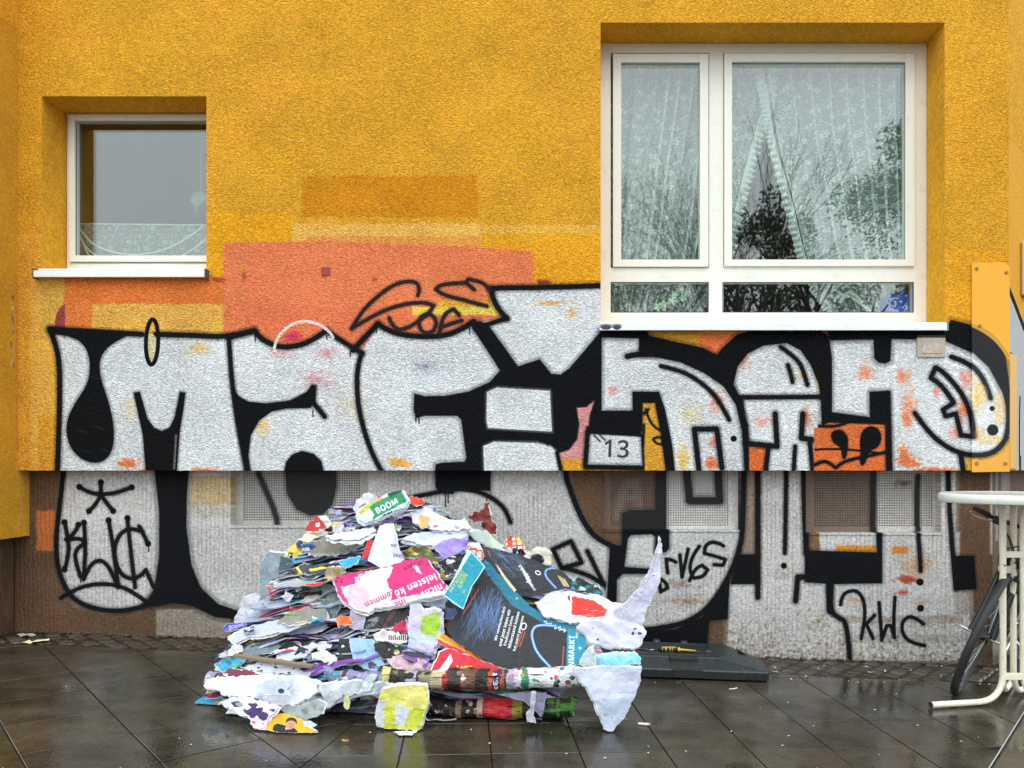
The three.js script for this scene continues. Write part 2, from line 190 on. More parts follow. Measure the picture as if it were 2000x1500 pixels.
  spray(c, [1827, 718, 1840, 723, 1873, 760, 1893, 795, 1902, 853, 1877, 850, 1867, 808, 1847, 813, 1842, 800, 1863, 787, 1840, 753, 1818, 738, 1827, 718], 9); spray(c, [1858, 697, 1884, 706, 1906, 722, 1924, 750, 1933, 778], 9);
  // metal corner plate keeps more of its yellow
  c.globalAlpha = 0.75; for (const [x, y, rx, ry] of [[1915, 770, 13, 20], [1950, 800, 12, 34], [1940, 860, 22, 10], [1912, 850, 10, 20]]) { c.fillStyle = '#eeb550'; c.beginPath(); c.ellipse(x, y, rx, ry, 0, 0, 7); c.globalAlpha = 0.4; c.fill(); } c.globalAlpha = 1;
  c.fillStyle = INK; c.beginPath(); c.arc(1936, 798, 5, 0, 7); c.fill(); c.beginPath(); c.arc(1937, 840, 11, 0, 7); c.fill();
  // thin marker tag above
  const mk = '#2a211f'; for (const a of [[687, 642, 702, 616, 720, 594, 756, 564, 782, 551, 810, 549, 821, 562, 816, 577], [687, 642, 735, 612, 786, 594, 828, 590, 847, 597, 838, 612, 810, 633, 786, 645, 768, 640, 760, 621], [956, 566, 948, 553, 915, 545, 910, 552, 926, 566], [905, 553, 864, 554, 851, 565, 866, 576, 900, 585, 951, 598], Array.from({ length: 15 }, (_, q) => [835 + 17 * Math.cos(q * 0.45), 632 + 19 * Math.sin(q * 0.45)]).flat(), [858, 650, 862, 628, 872, 610, 886, 604, 897, 616], [861, 640, 880, 632, 902, 626]]) spray(c, a, 7.5, mk, 0.09);
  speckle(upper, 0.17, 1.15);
}
const UW = 2000, uvUpper = (x, y) => [(CX + x * F / D) / UW, 1 - ((CY - (y - H) * F / D) + 60) / 1000];
const plinthCv = document.createElement('canvas'); plinthCv.width = 2048; plinthCv.height = 512;   // photo px x 0..2000, y 860..1360 on the plinth plane
{
  const c = plinthCv.getContext('2d'); c.setTransform(1.024, 0, 0, 1.024, 0, -860 * 1.024);
  c.fillStyle = '#604836'; c.fillRect(0, 860, 2000, 500);
  for (let i = 0; i < 900; i++) { c.globalAlpha = 0.1; c.fillStyle = pick(['#513c2d', '#705744', '#5c4433', '#684e3a']); c.beginPath(); c.ellipse(R(0, 2000), R(900, 1320), R(8, 60), R(6, 30), 0, 0, 7); c.fill(); } c.globalAlpha = 1;
  const SV = '#c0bebd', fill = (a, col = SV, soft = 8, cur) => { const p = pairs(a); c.fillStyle = c.strokeStyle = col; c.lineJoin = 'round'; cur ? smooth(c, p, true) : poly(c, p); c.globalAlpha = 0.16; for (const k of [2.4, 1.5, 0.8]) { c.lineWidth = soft * k; c.stroke(); } c.globalAlpha = 1; c.fill(); };
  patch(c, 72, 998, 108, 1075, '#b96a3a', 1, 2);
  fill([130, 860, 305, 860, 313, 1010, 310, 1085, 300, 1150, 268, 1186, 200, 1192, 150, 1178, 122, 1130, 110, 1060, 117, 985]);
  fill([366, 860, 1100, 860, 1112, 951, 1125, 988, 1146, 1030, 1171, 1057, 1205, 1071, 1205, 1140, 1190, 1200, 470, 1200, 425, 1180, 388, 1140, 370, 1090, 362, 1010]);
  fill([306, 1190, 450, 1190, 450, 1246, 306, 1246], '#8b8376', 3);
  fill([1300, 860, 1456, 860, 1454, 1033, 1440, 1087, 1419, 1135, 1395, 1175, 1365, 1204, 1320, 1225, 1250, 1232, 1200, 1200, 1200, 1120, 1300, 1076]);
  fill([1227, 1044, 1277, 1042, 1276, 1112, 1220, 1114]); fill([1205, 1128, 1267, 1122, 1270, 1190, 1200, 1200]);
  fill([1484, 860, 1866, 860, 1866, 1150, 1890, 1160, 1905, 1290, 1420, 1290, 1424, 1140, 1484, 1140]); patch(c, 1447, 860, 1486, 1090, '#8d7a6c', 1); patch(c, 1575, 1036, 1600, 1082, '#7a5a42', 1);
  patch(c, 1864, 1040, 1874, 1120, '#a9a6a4', 1, 1); patch(c, 1934, 860, 1966, 1082, '#a3988f', 1, 1); patch(c, 1866, 1150, 1900, 1200, '#9a8f88', 0.7);
  patch(c, 372, 930, 452, 985, '#b79a6b', 0.75); patch(c, 372, 985, 450, 1010, '#a9a08d', 0.5);
  patch(c, 1633, 1066, 1712, 1080, '#cf8733', 1, 1); patch(c, 1743, 1068, 1772, 1081, '#cd8238', 1, 1); smudge(c, 1785, 1108, 40, 34, '#c79870', 0.28, 220); smudge(c, 1772, 1132, 26, 8, '#b0493a', 0.5, 80); smudge(c, 1800, 1095, 20, 18, '#b98a5a', 0.25, 80); smudge(c, 1765, 1158, 14, 6, '#b55a48', 0.4, 30); smudge(c, 1800, 1178, 40, 16, '#c08a7a', 0.2, 80); smudge(c, 1670, 1172, 30, 12, '#b99a80', 0.3, 60);
  patch(c, 1650, 1204, 1880, 1216, '#8c7a6c', 0.45); patch(c, 1640, 1240, 1890, 1256, '#8d7d70', 0.35); smudge(c, 1340, 1175, 60, 14, '#8a7462', 0.25, 160); smudge(c, 1330, 1142, 40, 12, '#84705f', 0.25, 90);
  smudge(c, 1530, 1120, 30, 20, '#8d7767', 0.2, 60); smudge(c, 1600, 1215, 30, 30, '#8b7a6c', 0.25, 90);
  // brown shows through on the combed ribs and, thick with splashed dirt, along the foot
  for (let x = 112; x < 1930; x += 8.3) { c.strokeStyle = '#5f4838'; let y = 905; while (y < 1300) { const l = R(6, 40); c.globalAlpha = Math.max(0, 0.12 + 0.3 * fbm(x * 0.02, y * 0.02, 5, 3)) ; c.lineWidth = R(1, 3); c.beginPath(); c.moveTo(x + R(-1, 1), y); c.lineTo(x + R(-1, 1), y + l); c.stroke(); y += l; } }
  for (let i = 0; i < 5200; i++) { const x = R(300, 1930), q = rnd() * rnd(), y = 1292 - q * 110; c.globalAlpha = R(0.12, 0.45); c.fillStyle = pick(['#6d5747', '#7a6552', '#5d4a3c', '#85725f']); c.beginPath(); c.ellipse(x, y, R(1, 3.4), R(1, 4), 0, 0, 7); c.fill(); } c.globalAlpha = 1;
  // black lines and fills
  spray(c, [131, 860, 117, 985, 108, 1060, 114, 1118, 136, 1164, 168, 1185, 220, 1195, 268, 1189, 305, 1176], 9);
  blk(c, [300, 860, 372, 860, 364, 970, 363, 1030, 373, 1105, 392, 1150, 426, 1181, 470, 1196, 455, 1208, 420, 1204, 375, 1182, 339, 1177, 300, 1184, 284, 1182, 303, 1150, 312, 1090, 312, 1000, 303, 919], 8);
  for (const a of [[197, 942, 197, 968], [197, 966, 190, 984, 174, 998], [197, 966, 207, 982, 221, 998], [155, 951, 172, 962, 197, 966, 228, 963, 257, 952], [126, 1020, 135, 1058, 133, 1090, 126, 1114], [153, 1025, 148, 1040, 129, 1054, 156, 1051, 166, 1060, 148, 1074, 146, 1092, 157, 1126], [164, 1021, 168, 1066, 163, 1132, 176, 1104, 192, 1093, 208, 1100, 222, 1126, 231, 1147], [212, 1016, 220, 1060, 226, 1105, 231, 1145], [289, 1062, 274, 1030, 272, 1028], [278, 1038, 255, 1030, 234, 1042, 223, 1068, 224, 1095, 236, 1122, 255, 1132, 274, 1126, 285, 1113, 300, 1147], [249, 1012, 253, 1060, 264, 1147], [119, 1168, 150, 1148, 195, 1139, 234, 1144, 262, 1158, 288, 1177]]) spray(c, a, 8, INK, 0.06);
  for (const [x, y] of [[197, 942], [155, 951], [257, 952], [174, 998], [221, 998], [126, 1020], [153, 1025], [164, 1021], [212, 1016], [249, 1012], [289, 1062], [126, 1112]]) { c.fillStyle = INK; c.beginPath(); c.arc(x, y, 6, 0, 7); c.fill(); } drip(c, 157, 1126, 12); drip(c, 290, 1066, 11); drip(c, 171, 1000, 5); drip(c, 281, 1116, 11);
  blk(c, [849, 860, 957, 860, 957, 958, 930, 956, 894, 953, 884, 964, 860, 962, 852, 951], 6); spray(c, [790, 975, 816, 969, 858, 961, 885, 955, 918, 956, 950, 966, 975, 982, 990, 1000, 997, 1020], 8); for (const [x, y, l] of [[870, 962, 28], [875, 962, 20], [950, 966, 12], [956, 966, 8]]) drip(c, x, y, l);
  spray(c, [1103, 860, 1104, 929, 1112, 951, 1125, 988, 1144, 1028, 1171, 1057, 1208, 1072], 10);
  blk(c, [1192, 1070, 1216, 1066, 1216, 1034, 1306, 1034, 1306, 1070, 1300, 1078, 1280, 1076, 1282, 1048, 1272, 1042, 1232, 1044, 1225, 1052, 1218, 1108, 1270, 1112, 1272, 1120, 1216, 1120, 1204, 1132, 1203, 1180, 1186, 1180], 6);
  spray(c, [1080, 1073, 1115, 1057, 1136, 1099, 1097, 1110, 1080, 1073], 8); spray(c, [1100, 1109, 1148, 1121, 1180, 1143, 1147, 1076], 8); drip(c, 1181, 1143, 10);
  for (const a of [[1304, 1119, 1301, 1092, 1312, 1093, 1320, 1098], [1328, 1084, 1332, 1127, 1344, 1073], [1366, 1067, 1352, 1085, 1346, 1113, 1355, 1129, 1373, 1127, 1382, 1113, 1371, 1104, 1356, 1112, 1347, 1134], [1413, 1066, 1395, 1056, 1377, 1065, 1376, 1081, 1400, 1087, 1417, 1093, 1412, 1104, 1395, 1103], [1288, 1130, 1290, 1156, 1304, 1148, 1300, 1136, 1288, 1130]]) spray(c, a, 7, INK, 0.05);
  spray(c, [1453, 860, 1453, 1030, 1441, 1087, 1419, 1135, 1395, 1174, 1365, 1203, 1320, 1224, 1250, 1232], 10); blk(c, [1424, 1130, 1420, 1208, 1384, 1212, 1380, 1256, 1240, 1262, 1240, 1236, 1320, 1230, 1372, 1206], 6);
  spray(c, [1480, 860, 1480, 1167], 10); blk(c, [1444, 1084, 1482, 1084, 1482, 1140, 1428, 1140], 5); spray(c, [1536, 860, 1536, 930, 1533, 1080], 8);
  spray(c, [1569, 860, 1570, 960, 1575, 1080], 11); blk(c, [1573, 1076, 1714, 1080, 1712, 1040, 1722, 1040, 1722, 1138, 1628, 1140, 1624, 1200, 1616, 1196, 1614, 1139, 1573, 1136], 5); spray(c, [1606, 1128, 1558, 1127, 1554, 1174], 10); spray(c, [1620, 1139, 1621, 1194, 1640, 1208, 1650, 1212, 1656, 1240, 1660, 1288], 9); spray(c, [1793, 1040, 1796, 1070, 1798, 1115], 8); spray(c, [1850, 860, 1852, 960, 1860, 1073, 1867, 1150], 9); blk(c, [1864, 1087, 1902, 1086, 1906, 1150, 1868, 1152], 5);
  for (const [x, y, r] of [[1531, 1105, 6], [1797, 1137, 7], [1798, 1188, 7]]) { c.fillStyle = INK; c.beginPath(); c.arc(x, y, r, 0, 7); c.fill(); }
  for (const a of [[1642, 1181, 1644, 1164, 1656, 1155, 1674, 1153, 1688, 1172, 1690, 1210, 1682, 1247], [1708, 1202, 1692, 1219, 1700, 1236, 1705, 1247], [1717, 1177, 1720, 1215, 1722, 1250, 1732, 1222, 1740, 1222, 1747, 1245, 1745, 1205, 1748, 1167], [1804, 1219, 1784, 1202, 1764, 1209, 1760, 1233, 1776, 1256, 1806, 1261]]) spray(c, a, 7, INK, 0.05);
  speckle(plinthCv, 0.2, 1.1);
}
const DP = D + 0.11, uvPlinthAt = (d) => (x, y) => [(CX + x * F / d) / 2000, 1 - ((CY - (y - H) * F / d) - 860) / 500];
const grilleCv = document.createElement('canvas'); grilleCv.width = 2048; grilleCv.height = 256;   // photo px x 0..2000, y 880..1130 on the plane of the perforated plates and their frames
{
  const c = grilleCv.getContext('2d'); c.setTransform(1.024, 0, 0, 1.024, 0, -880 * 1.024); c.fillStyle = '#857970'; c.fillRect(0, 880, 2000, 250);
  patch(c, 1170, 900, 1284, 1040, '#765d4e', 1); patch(c, 1565, 900, 1712, 1050, '#7e6a5d', 1); patch(c, 440, 900, 740, 1040, '#b5b1ad', 1);
  patch(c, 1299, 900, 1460, 1045, '#d2cfcb', 1); patch(c, 1712, 900, 1850, 1050, '#c4beb9', 1); smudge(c, 1765, 945, 24, 14, '#5d4e46', 0.3, 60);
  spray(c, [1205, 1010, 1215, 950, 1240, 940, 1250, 1000], 10, '#857468', 0.3); spray(c, [1212, 975, 1245, 970], 8, '#857468', 0.3); smudge(c, 1375, 1000, 30, 14, '#dcd8d2', 0.2, 60);
  spray(c, [505, 925, 520, 960, 540, 1006, 546, 1040], 9); blk(c, [556, 900, 655, 900, 656, 950, 648, 985, 630, 1003, 606, 1006, 580, 994, 562, 964], 6);
  blk(c, [1281, 900, 1300, 900, 1300, 1045, 1216, 1045, 1216, 1004, 1230, 998, 1281, 996], 6); spray(c, [1341, 920, 1347, 978, 1406, 978, 1402, 920], 14); spray(c, [1706, 920, 1704, 1045], 10); spray(c, [1793, 930, 1790, 960, 1792, 1045], 9);
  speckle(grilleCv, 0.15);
}
const texUpper = canvasTex(upper), texPlinth = canvasTex(plinthCv), texGrille = canvasTex(grilleCv);
// reliefs
const stuccoH = grains(1024, 30000, 2.2, 5, 1.1), stuccoTex = dataTex(1024, (i, j) => stuccoH[j * 1024 + i] * 0.8 + 0.2 * h2(i, j, 1), [5.4, 2.7]);
const stuccoMetre = stuccoTex.clone(); stuccoMetre.repeat.set(1 / 1.25, 1 / 1.25);
const ribTex = (() => { const g = grains(512, 1500, 2, 6, 1); const t = dataTex(512, (i, j) => { const w = 30 * i / 512 + 0.25 * vn(j / 60, Math.floor(30 * i / 512) * 3, 8), r = Math.abs((w % 1 + 1) % 1 - 0.5) * 2; return 0.6 * Math.pow(r, 0.7) * (0.75 + 0.25 * vn(i / 20, j / 30, 2)) + 0.4 * g[j * 512 + i]; }, [1, 1]); return t; })();
ribTex.repeat.set(2000 / 249, 500 / 249);
const ribMetre = ribTex.clone(); ribMetre.repeat.set(1 / 0.85, 1 / 0.85);
const yellowTile = rgbTex(256, (i, j) => { const n = fbm(i / 2.6, j / 2.6, 3, 3) * 0.15 + fbm(i / 60, j / 60, 6, 3) * 0.05; return [228 * (1 + n), 165 * (1 + n), 46 * (1 + n)]; }, [1 / 1.3, 1 / 1.3]);
const brownTile = rgbTex(256, (i, j) => { const n = fbm(i / 7, j / 12, 3, 3) * 0.16 + fbm(i / 60, j / 60, 6, 3) * 0.12; return [92 * (1 + n), 70 * (1 + n), 53 * (1 + n)]; }, [1 / 1.1, 1 / 1.1]);
const M = {
  upper: chalky({ map: texUpper, bumpMap: stuccoTex, bumpScale: 0.009, roughness: 0.85 }),
  upperFlat: std({ map: texUpper, roughness: 0.42 }),
  yellow: chalky({ map: yellowTile, bumpMap: stuccoMetre, bumpScale: 0.008, roughness: 0.93 }),
  yellowFine: chalky({ map: yellowTile, bumpMap: stuccoMetre, bumpScale: 0.005, roughness: 0.9 }),
  plinth: chalky({ map: texPlinth, bumpMap: ribTex, bumpScale: 0.007, roughness: 0.72 }),
  brown: chalky({ map: brownTile, bumpMap: ribMetre, bumpScale: 0.004, roughness: 0.8 }),
  grille: std({ map: texGrille, roughness: 0.5, metalness: 0.15 }),
  frame: std({ map: rgbTex(256, (i, j) => { const n = Math.max(0, fbm(i / 22, j / 30, 13, 4) - 0.3) * 0.09 + Math.max(0, fbm(i / 3, j / 5, 19, 2) - 0.5) * 0.4; return [238 * (1 - n), 236 * (1 - n * 1.1), 225 * (1 - n * 1.4)]; }, [1 / 0.6, 1 / 0.6]), roughness: 0.38 }),
  sillWhite: std({ color: lin(0.84, 0.85, 0.86), roughness: 0.3 }),
  gasket: std({ color: lin(0.03, 0.03, 0.03), roughness: 0.6 }),
  pane: new THREE.MeshPhysicalMaterial({ color: lin(0.93, 0.985, 0.965), transmission: 1, thickness: 0, roughness: 0.01, ior: 1.85, specularColor: lin(0.82, 1.0, 0.98), side: THREE.DoubleSide }),
  room: std({ color: lin(0.12, 0.1, 0.085), roughness: 0.9 }),
  steel: std({ color: lin(0.45, 0.45, 0.44), roughness: 0.35, metalness: 0.8 }),
};
function planar(g, f) { const p = g.attributes.position, uv = new Float32Array(p.count * 2); for (let i = 0; i < p.count; i++) { const q = f(p.getX(i), p.getY(i), p.getZ(i)); uv[2 * i] = q[0]; uv[2 * i + 1] = q[1]; } g.setAttribute('uv', new THREE.BufferAttribute(uv, 2)); return g; }
const byMetre = (g) => { const n = g.attributes.normal, p = g.attributes.position, uv = new Float32Array(p.count * 2); for (let i = 0; i < p.count; i++) { const ax = Math.abs(n.getX(i)), ay = Math.abs(n.getY(i)), az = Math.abs(n.getZ(i)); uv[2 * i] = az >= ax && az >= ay ? p.getX(i) : ax >= ay ? p.getZ(i) : p.getX(i); uv[2 * i + 1] = ay > ax && ay > az ? p.getZ(i) : p.getY(i); } g.setAttribute('uv', new THREE.BufferAttribute(uv, 2)); return g; };
const X = (px, z = 0) => (px - CX) * (D - z) / F, Y = (py, z = 0) => H - (py - CY) * (D - z) / F;
const rectPath = (x0, x1, y0, y1) => { const s = new THREE.Path(); s.moveTo(x0, y0); s.lineTo(x1, y0); s.lineTo(x1, y1); s.lineTo(x0, y1); s.closePath(); return s; };
const XL = X(35), XR = X(1970), YB = Y(919), YT = Y(-58), ZP = -0.11;
const openL = [X(81), X(403), Y(530), Y(188)], openR = [X(1173), X(1845), Y(634), Y(44)];

const building = thing('apartment_building', 'orange yellow rendered apartment house wall covered in silver and black graffiti lettering', 'building');
{
  const s = new THREE.Shape([new THREE.Vector2(XL, YB), new THREE.Vector2(XR, YB), new THREE.Vector2(XR, YT), new THREE.Vector2(XL, YT)]);
  s.holes.push(rectPath(...openL), rectPath(...openR));
  const g = new THREE.ExtrudeGeometry(s, { depth: 0.36, bevelEnabled: false, curveSegments: 1 }).translate(0, 0, -0.36);
  const n = g.attributes.normal, p = g.attributes.position, uv = new Float32Array(p.count * 2);
  for (let i = 0; i < p.count; i++) { const q = Math.abs(n.getZ(i)) > 0.5 ? uvUpper(p.getX(i), p.getY(i)) : Math.abs(n.getX(i)) > 0.5 ? [p.getZ(i), p.getY(i)] : [p.getX(i), p.getZ(i)]; uv[2 * i] = q[0]; uv[2 * i + 1] = q[1]; }
  g.setAttribute('uv', new THREE.BufferAttribute(uv, 2));
  const wall = part('wall', g, [M.upper, M.yellowFine], building); wall.userData.label = 'rough orange yellow render with silver graffiti letters';
  part('upper_storey_wall', byMetre(box(XL, XR, YT + 0.002, 7, -0.36, 0)), M.yellow, building);
  // chamfered corner on the far side of the window, and the wing on the near side
  const cw = 2.2, q = Math.SQRT1_2, chamfer = (y0, y1, off, z0, mat, name, x0 = 0) => { const gg = byMetre(box(x0, cw, y0, y1, z0, 0)); gg.rotateY(Math.PI / 4); gg.translate(XR - off * Math.tan(Math.PI / 8), 0, -off); return part(name, gg, mat, building); };
  // chamfer paint: orange above, silver with black outlines below
  const cc = document.createElement('canvas'); cc.width = 1024; cc.height = 1024; const c = cc.getContext('2d'); c.setTransform(1024 / 2.2, 0, 0, -1024 / 2.2, 0, 1024 + 1024 / 2.2 * YB); // metres along the chamfer, metres up
  c.fillStyle = '#e0a034'; c.fillRect(0, YB, 2.2, 2.2);
  c.fillStyle = '#b5b6b6'; c.beginPath(); c.moveTo(0, 2.36); c.lineTo(0.12, 2.3); c.lineTo(0.3, 2.2); c.lineTo(0.9, 1.9); c.lineTo(0.9, YB); c.lineTo(0, YB); c.fill();
  c.lineCap = 'round'; c.strokeStyle = INK; const st = (a, w) => { c.lineWidth = w; smooth(c, pairs(a)); c.stroke(); };
  st([0.01, 2.4, 0.12, 2.34, 0.3, 2.22, 0.6, 2.05], 0.05); st([0.0, 1.97, 0.12, 1.98, 0.17, 1.9, 0.17, 1.25], 0.03); st([0.26, 1.7, 0.24, 1.5, 0.25, 1.24], 0.03);
  c.fillStyle = '#e0a23e'; c.fillRect(0.0, YB, 0.16, 0.7); c.fillStyle = '#2a2a2c'; c.fillRect(0.24, YB, 0.05, 0.1);
  const ct = canvasTex(cc); ct.repeat.set(1 / 2.2, 1 / 2.2); ct.offset.set(0, -YB / 2.2);
  chamfer(YB, YB + 2.2, 0, -0.36, chalky({ map: ct, bumpMap: stuccoMetre, bumpScale: 0.005, roughness: 0.9 }), 'corner_wall').userData.label = 'bevelled corner wall, orange above and silver below';
  chamfer(YB + 2.202, 7, 0, -0.36, M.yellow, 'corner_wall');
  const pc = document.createElement('canvas'); pc.width = 1024; pc.height = 512; { const k = pc.getContext('2d'); k.setTransform(1024 / 2.2, 0, 0, -512 / 1.5, 0, 512 * 1.2 / 1.5); k.fillStyle = '#644a39'; k.fillRect(0, -0.3, 2.2, 1.5); k.fillStyle = '#968d86'; k.fillRect(0.06, 0.72, 0.07, 0.5); k.fillRect(0.2, 0.85, 0.2, 0.4); k.fillRect(0.0, -0.3, 0.4, 0.42); k.fillStyle = '#57402f'; for (let x = 0; x < 2.2; x += 0.03) k.fillRect(x, -0.3, 0.008, 1.5); speckle(pc, 0.2); }
  const pt = canvasTex(pc); pt.repeat.set(1 / 2.2, 1 / 1.5); pt.offset.set(0, 0.3 / 1.5);
  chamfer(-0.5, YB - 0.002, 0.11, -0.2, std({ map: pt, bumpMap: ribMetre, bumpScale: 0.005, roughness: 0.8 }), 'corner_plinth');
  // wing
  const wc = document.createElement('canvas'); wc.width = 512; wc.height = 1024; { const k = wc.getContext('2d'); k.fillStyle = '#dda22c'; k.fillRect(0, 0, 512, 1024); const m = 1024 / 3.4, yy = (y) => 1024 - (y - 0.7) * m; k.fillStyle = '#e8ab3a'; k.fillRect(0, yy(2.75), 512, yy(0.7) - yy(2.75)); k.fillStyle = '#e08f46'; k.fillRect(0, yy(2.48), 512, yy(1.33) - yy(2.48)); k.fillStyle = '#e4a536'; k.fillRect(0, yy(1.8), 512, 30); k.fillStyle = '#e0a430'; k.fillRect(398, 0, 120, 1024); for (let i = 0; i < 40; i++) { k.fillStyle = pick(['#b9b0a0', '#8c6a3c', '#d9c9a4']); k.globalAlpha = 0.5; k.fillRect(R(404, 412), yy(R(1.9, 2.42)), R(2, 7), R(4, 14)); } k.globalAlpha = 1; speckle(wc, 0.13); }
  const wt = canvasTex(wc); const wing = planar(box(XL - 1.2, XL, Y(1046, ZP), 4.1, -0.4, 0.3), (x, y, z) => [(z + 0.4 + (XL - x)) / 1.6 + 0.52, (y - 0.7) / 3.4]);
  wt.wrapS = THREE.MirroredRepeatWrapping;
  part('side_wing_wall', wing, chalky({ map: wt, bumpMap: stuccoTex, bumpScale: 0.005, roughness: 0.92 }), building).userData.label = 'smoother yellow side wall with an orange roller patch';
  part('upper_storey_wall', byMetre(box(XL - 1.2, XL, 4.102, 7, -0.4, 0.3)), M.yellow, building);
  part('side_wing_plinth', byMetre(box(XL - 1.3, XL - 0.11, -0.5, Y(1046, ZP) - 0.002, -0.4, 0.2)), M.brown, building);
  // plinth with three niches
  const niches = [[X(450, ZP), X(718, ZP), Y(1028, ZP)], [X(1175, ZP), X(1447, ZP), Y(1036, ZP)], [X(1574, ZP), X(1838, ZP), Y(1042, ZP)]], NY = YB + 0.05;
  const ps = new THREE.Shape([new THREE.Vector2(XL - 0.1, -0.5), new THREE.Vector2(XR - 0.0456, -0.5), new THREE.Vector2(XR - 0.0456, NY), new THREE.Vector2(XL - 0.1, NY)]);
  for (const [a, b, y] of niches) ps.holes.push(rectPath(a, b, y, NY - 0.012));
  const pg = planar(new THREE.ExtrudeGeometry(ps, { depth: 0.14, bevelEnabled: false }).translate(0, 0, ZP - 0.14), uvPlinthAt(DP));
  part('plinth', pg, M.plinth, building).userData.label = 'brown combed plaster plinth sprayed with silver and black letters';
  const DG = D + 0.2, holes = [[X(476, -0.2), X(704, -0.2), 48], [X(1193, -0.2), X(1423, -0.2), 48], [X(1590, -0.2), X(1822, -0.2), 48]];
  niches.forEach(([a, b, y], k) => {
    const fr = merge([box(a - 0.01, b + 0.01, y - 0.02, NY, -0.262, -0.24)]);
    const [hx0, hx1, cols] = holes[k], cell = (hx1 - hx0) / cols, hy1 = YB + 0.02, rows = Math.floor((hy1 - (Y([1020, 1029, 1033][k], -0.2))) / cell), hy0 = hy1 - rows * cell, pos = [], nor = [];
    const tri = (...v) => { for (const [x, yy] of v) { pos.push(x, yy, -0.2); nor.push(0, 0, 1); } };
    for (let i = 0; i < cols; i++) for (let j = 0; j < rows; j++) {   // one square of sheet with an eight-sided hole
      const cx = hx0 + (i + 0.5) * cell, cy = hy0 + (j + 0.5) * cell, r = cell * 0.32, h = cell / 2;
      for (let s = 0; s < 8; s++) { const a0 = s * Math.PI / 4 + Math.PI / 8, a1 = a0 + Math.PI / 4, sq = (t) => { const q = h / Math.max(Math.abs(Math.cos(t)), Math.abs(Math.sin(t))); return [cx + q * Math.cos(t), cy + q * Math.sin(t)]; }, ci = (t) => [cx + r * Math.cos(t), cy + r * Math.sin(t)]; const am = Math.round((a0 + Math.PI / 4) / (Math.PI / 2)) ; const mid = s % 2 === 0 ? a0 + Math.PI / 8 : null; if (mid !== null) { tri(ci(a0), sq(a0), sq(mid)); tri(ci(a0), sq(mid), sq(a1)); tri(ci(a0), sq(a1), ci(a1)); } else { tri(ci(a0), sq(a0), sq(a1)); tri(ci(a0), sq(a1), ci(a1)); } }
    }
    const g = new THREE.BufferGeometry(); g.setAttribute('position', new THREE.Float32BufferAttribute(pos, 3)); g.setAttribute('normal', new THREE.Float32BufferAttribute(nor, 3)); planar(g, uvPlinthAt(DG));
    const gu = (x, yy) => [(CX + x * F / DG) / 2000, 1 - ((CY - (yy - H) * F / DG) - 880) / 250];
    const vent = part('ventilation_grille', planar(g, gu), M.grille, building); vent.userData.label = ['perforated metal vent plate behind the paper heap', 'perforated vent plate with brown and silver halves', 'perforated vent plate nearest the white table'][k];
    part('grille_frame', planar(merge([box(a, hx0, y, NY, -0.206, -0.192), box(hx1, b, y, NY, -0.206, -0.192), box(hx0, hx1, y, hy0, -0.206, -0.192)]), gu), M.grille, vent);
    part('niche_back', fr, M.gasket, vent);
    part('niche_ledge', planar(box(a - 0.004, b + 0.004, y - 0.012, y + 0.003, -0.19, ZP + 0.006, 0.003), uvPlinthAt(DP)), M.plinth, vent);
  });
  // small red anchor in the salmon patch, meter-box cover below the window, metal corner plates
  part('wall_plug', merge([box(X(628), X(645), Y(539), Y(522), -0.01, 0.006, 0.003)]), std({ color: lin(0.32, 0.05, 0.04), roughness: 0.8 }), building);
  { const a = planar(box(X(1790), X(1845), Y(698), Y(655), -0.01, 0.012, 0.003), uvUpper); const coverCv = document.createElement('canvas'); coverCv.width = coverCv.height = 128; const k = coverCv.getContext('2d'); k.fillStyle = '#b3a596'; k.fillRect(0, 0, 128, 128); k.fillStyle = '#c9bfb6'; k.globalAlpha = 0.5; for (let i = 0; i < 14; i++) { k.beginPath(); k.ellipse(R(20, 110), R(50, 120), R(8, 26), R(4, 10), R(0, 3), 0, 7); k.fill(); } k.globalAlpha = 1; k.fillStyle = INK; k.fillRect(0, 0, 128, 16); speckle(coverCv, 0.08);
    const mc = std({ map: canvasTex(coverCv), roughness: 0.5 }), uvc = (x, y) => [(x - X(1790)) / (X(1845) - X(1790)), (y - Y(698)) / (Y(655) - Y(698))];
    const cover = part('access_cover', planar(a, uvc), mc, building); part('cover_lid', planar(box(X(1799), X(1837), Y(691), Y(659), 0.008, 0.016, 0.003), uvc), mc, cover); }
  { const sh = new THREE.Shape(pairs([1897, 514, 1962, 514, 1970, 522, 1970, 921, 1897, 922]).map(([a, b]) => new THREE.Vector2(X(a), Y(b)))), pl = planar(new THREE.ExtrudeGeometry(sh, { depth: 0.004, bevelEnabled: true, bevelSize: 0.001, bevelThickness: 0.001, bevelSegments: 1 }).translate(0, 0, 0.006), uvUpper);
    // the smooth plate is painted a brighter yellow than the render
    const pcv = document.createElement('canvas'); pcv.width = 128; pcv.height = 512; const k = pcv.getContext('2d'); k.drawImage(upper, 1890 * 1.024, (505 + 60) * 1.024, 90 * 1.024, 425 * 1.024, 0, 0, 128, 512);
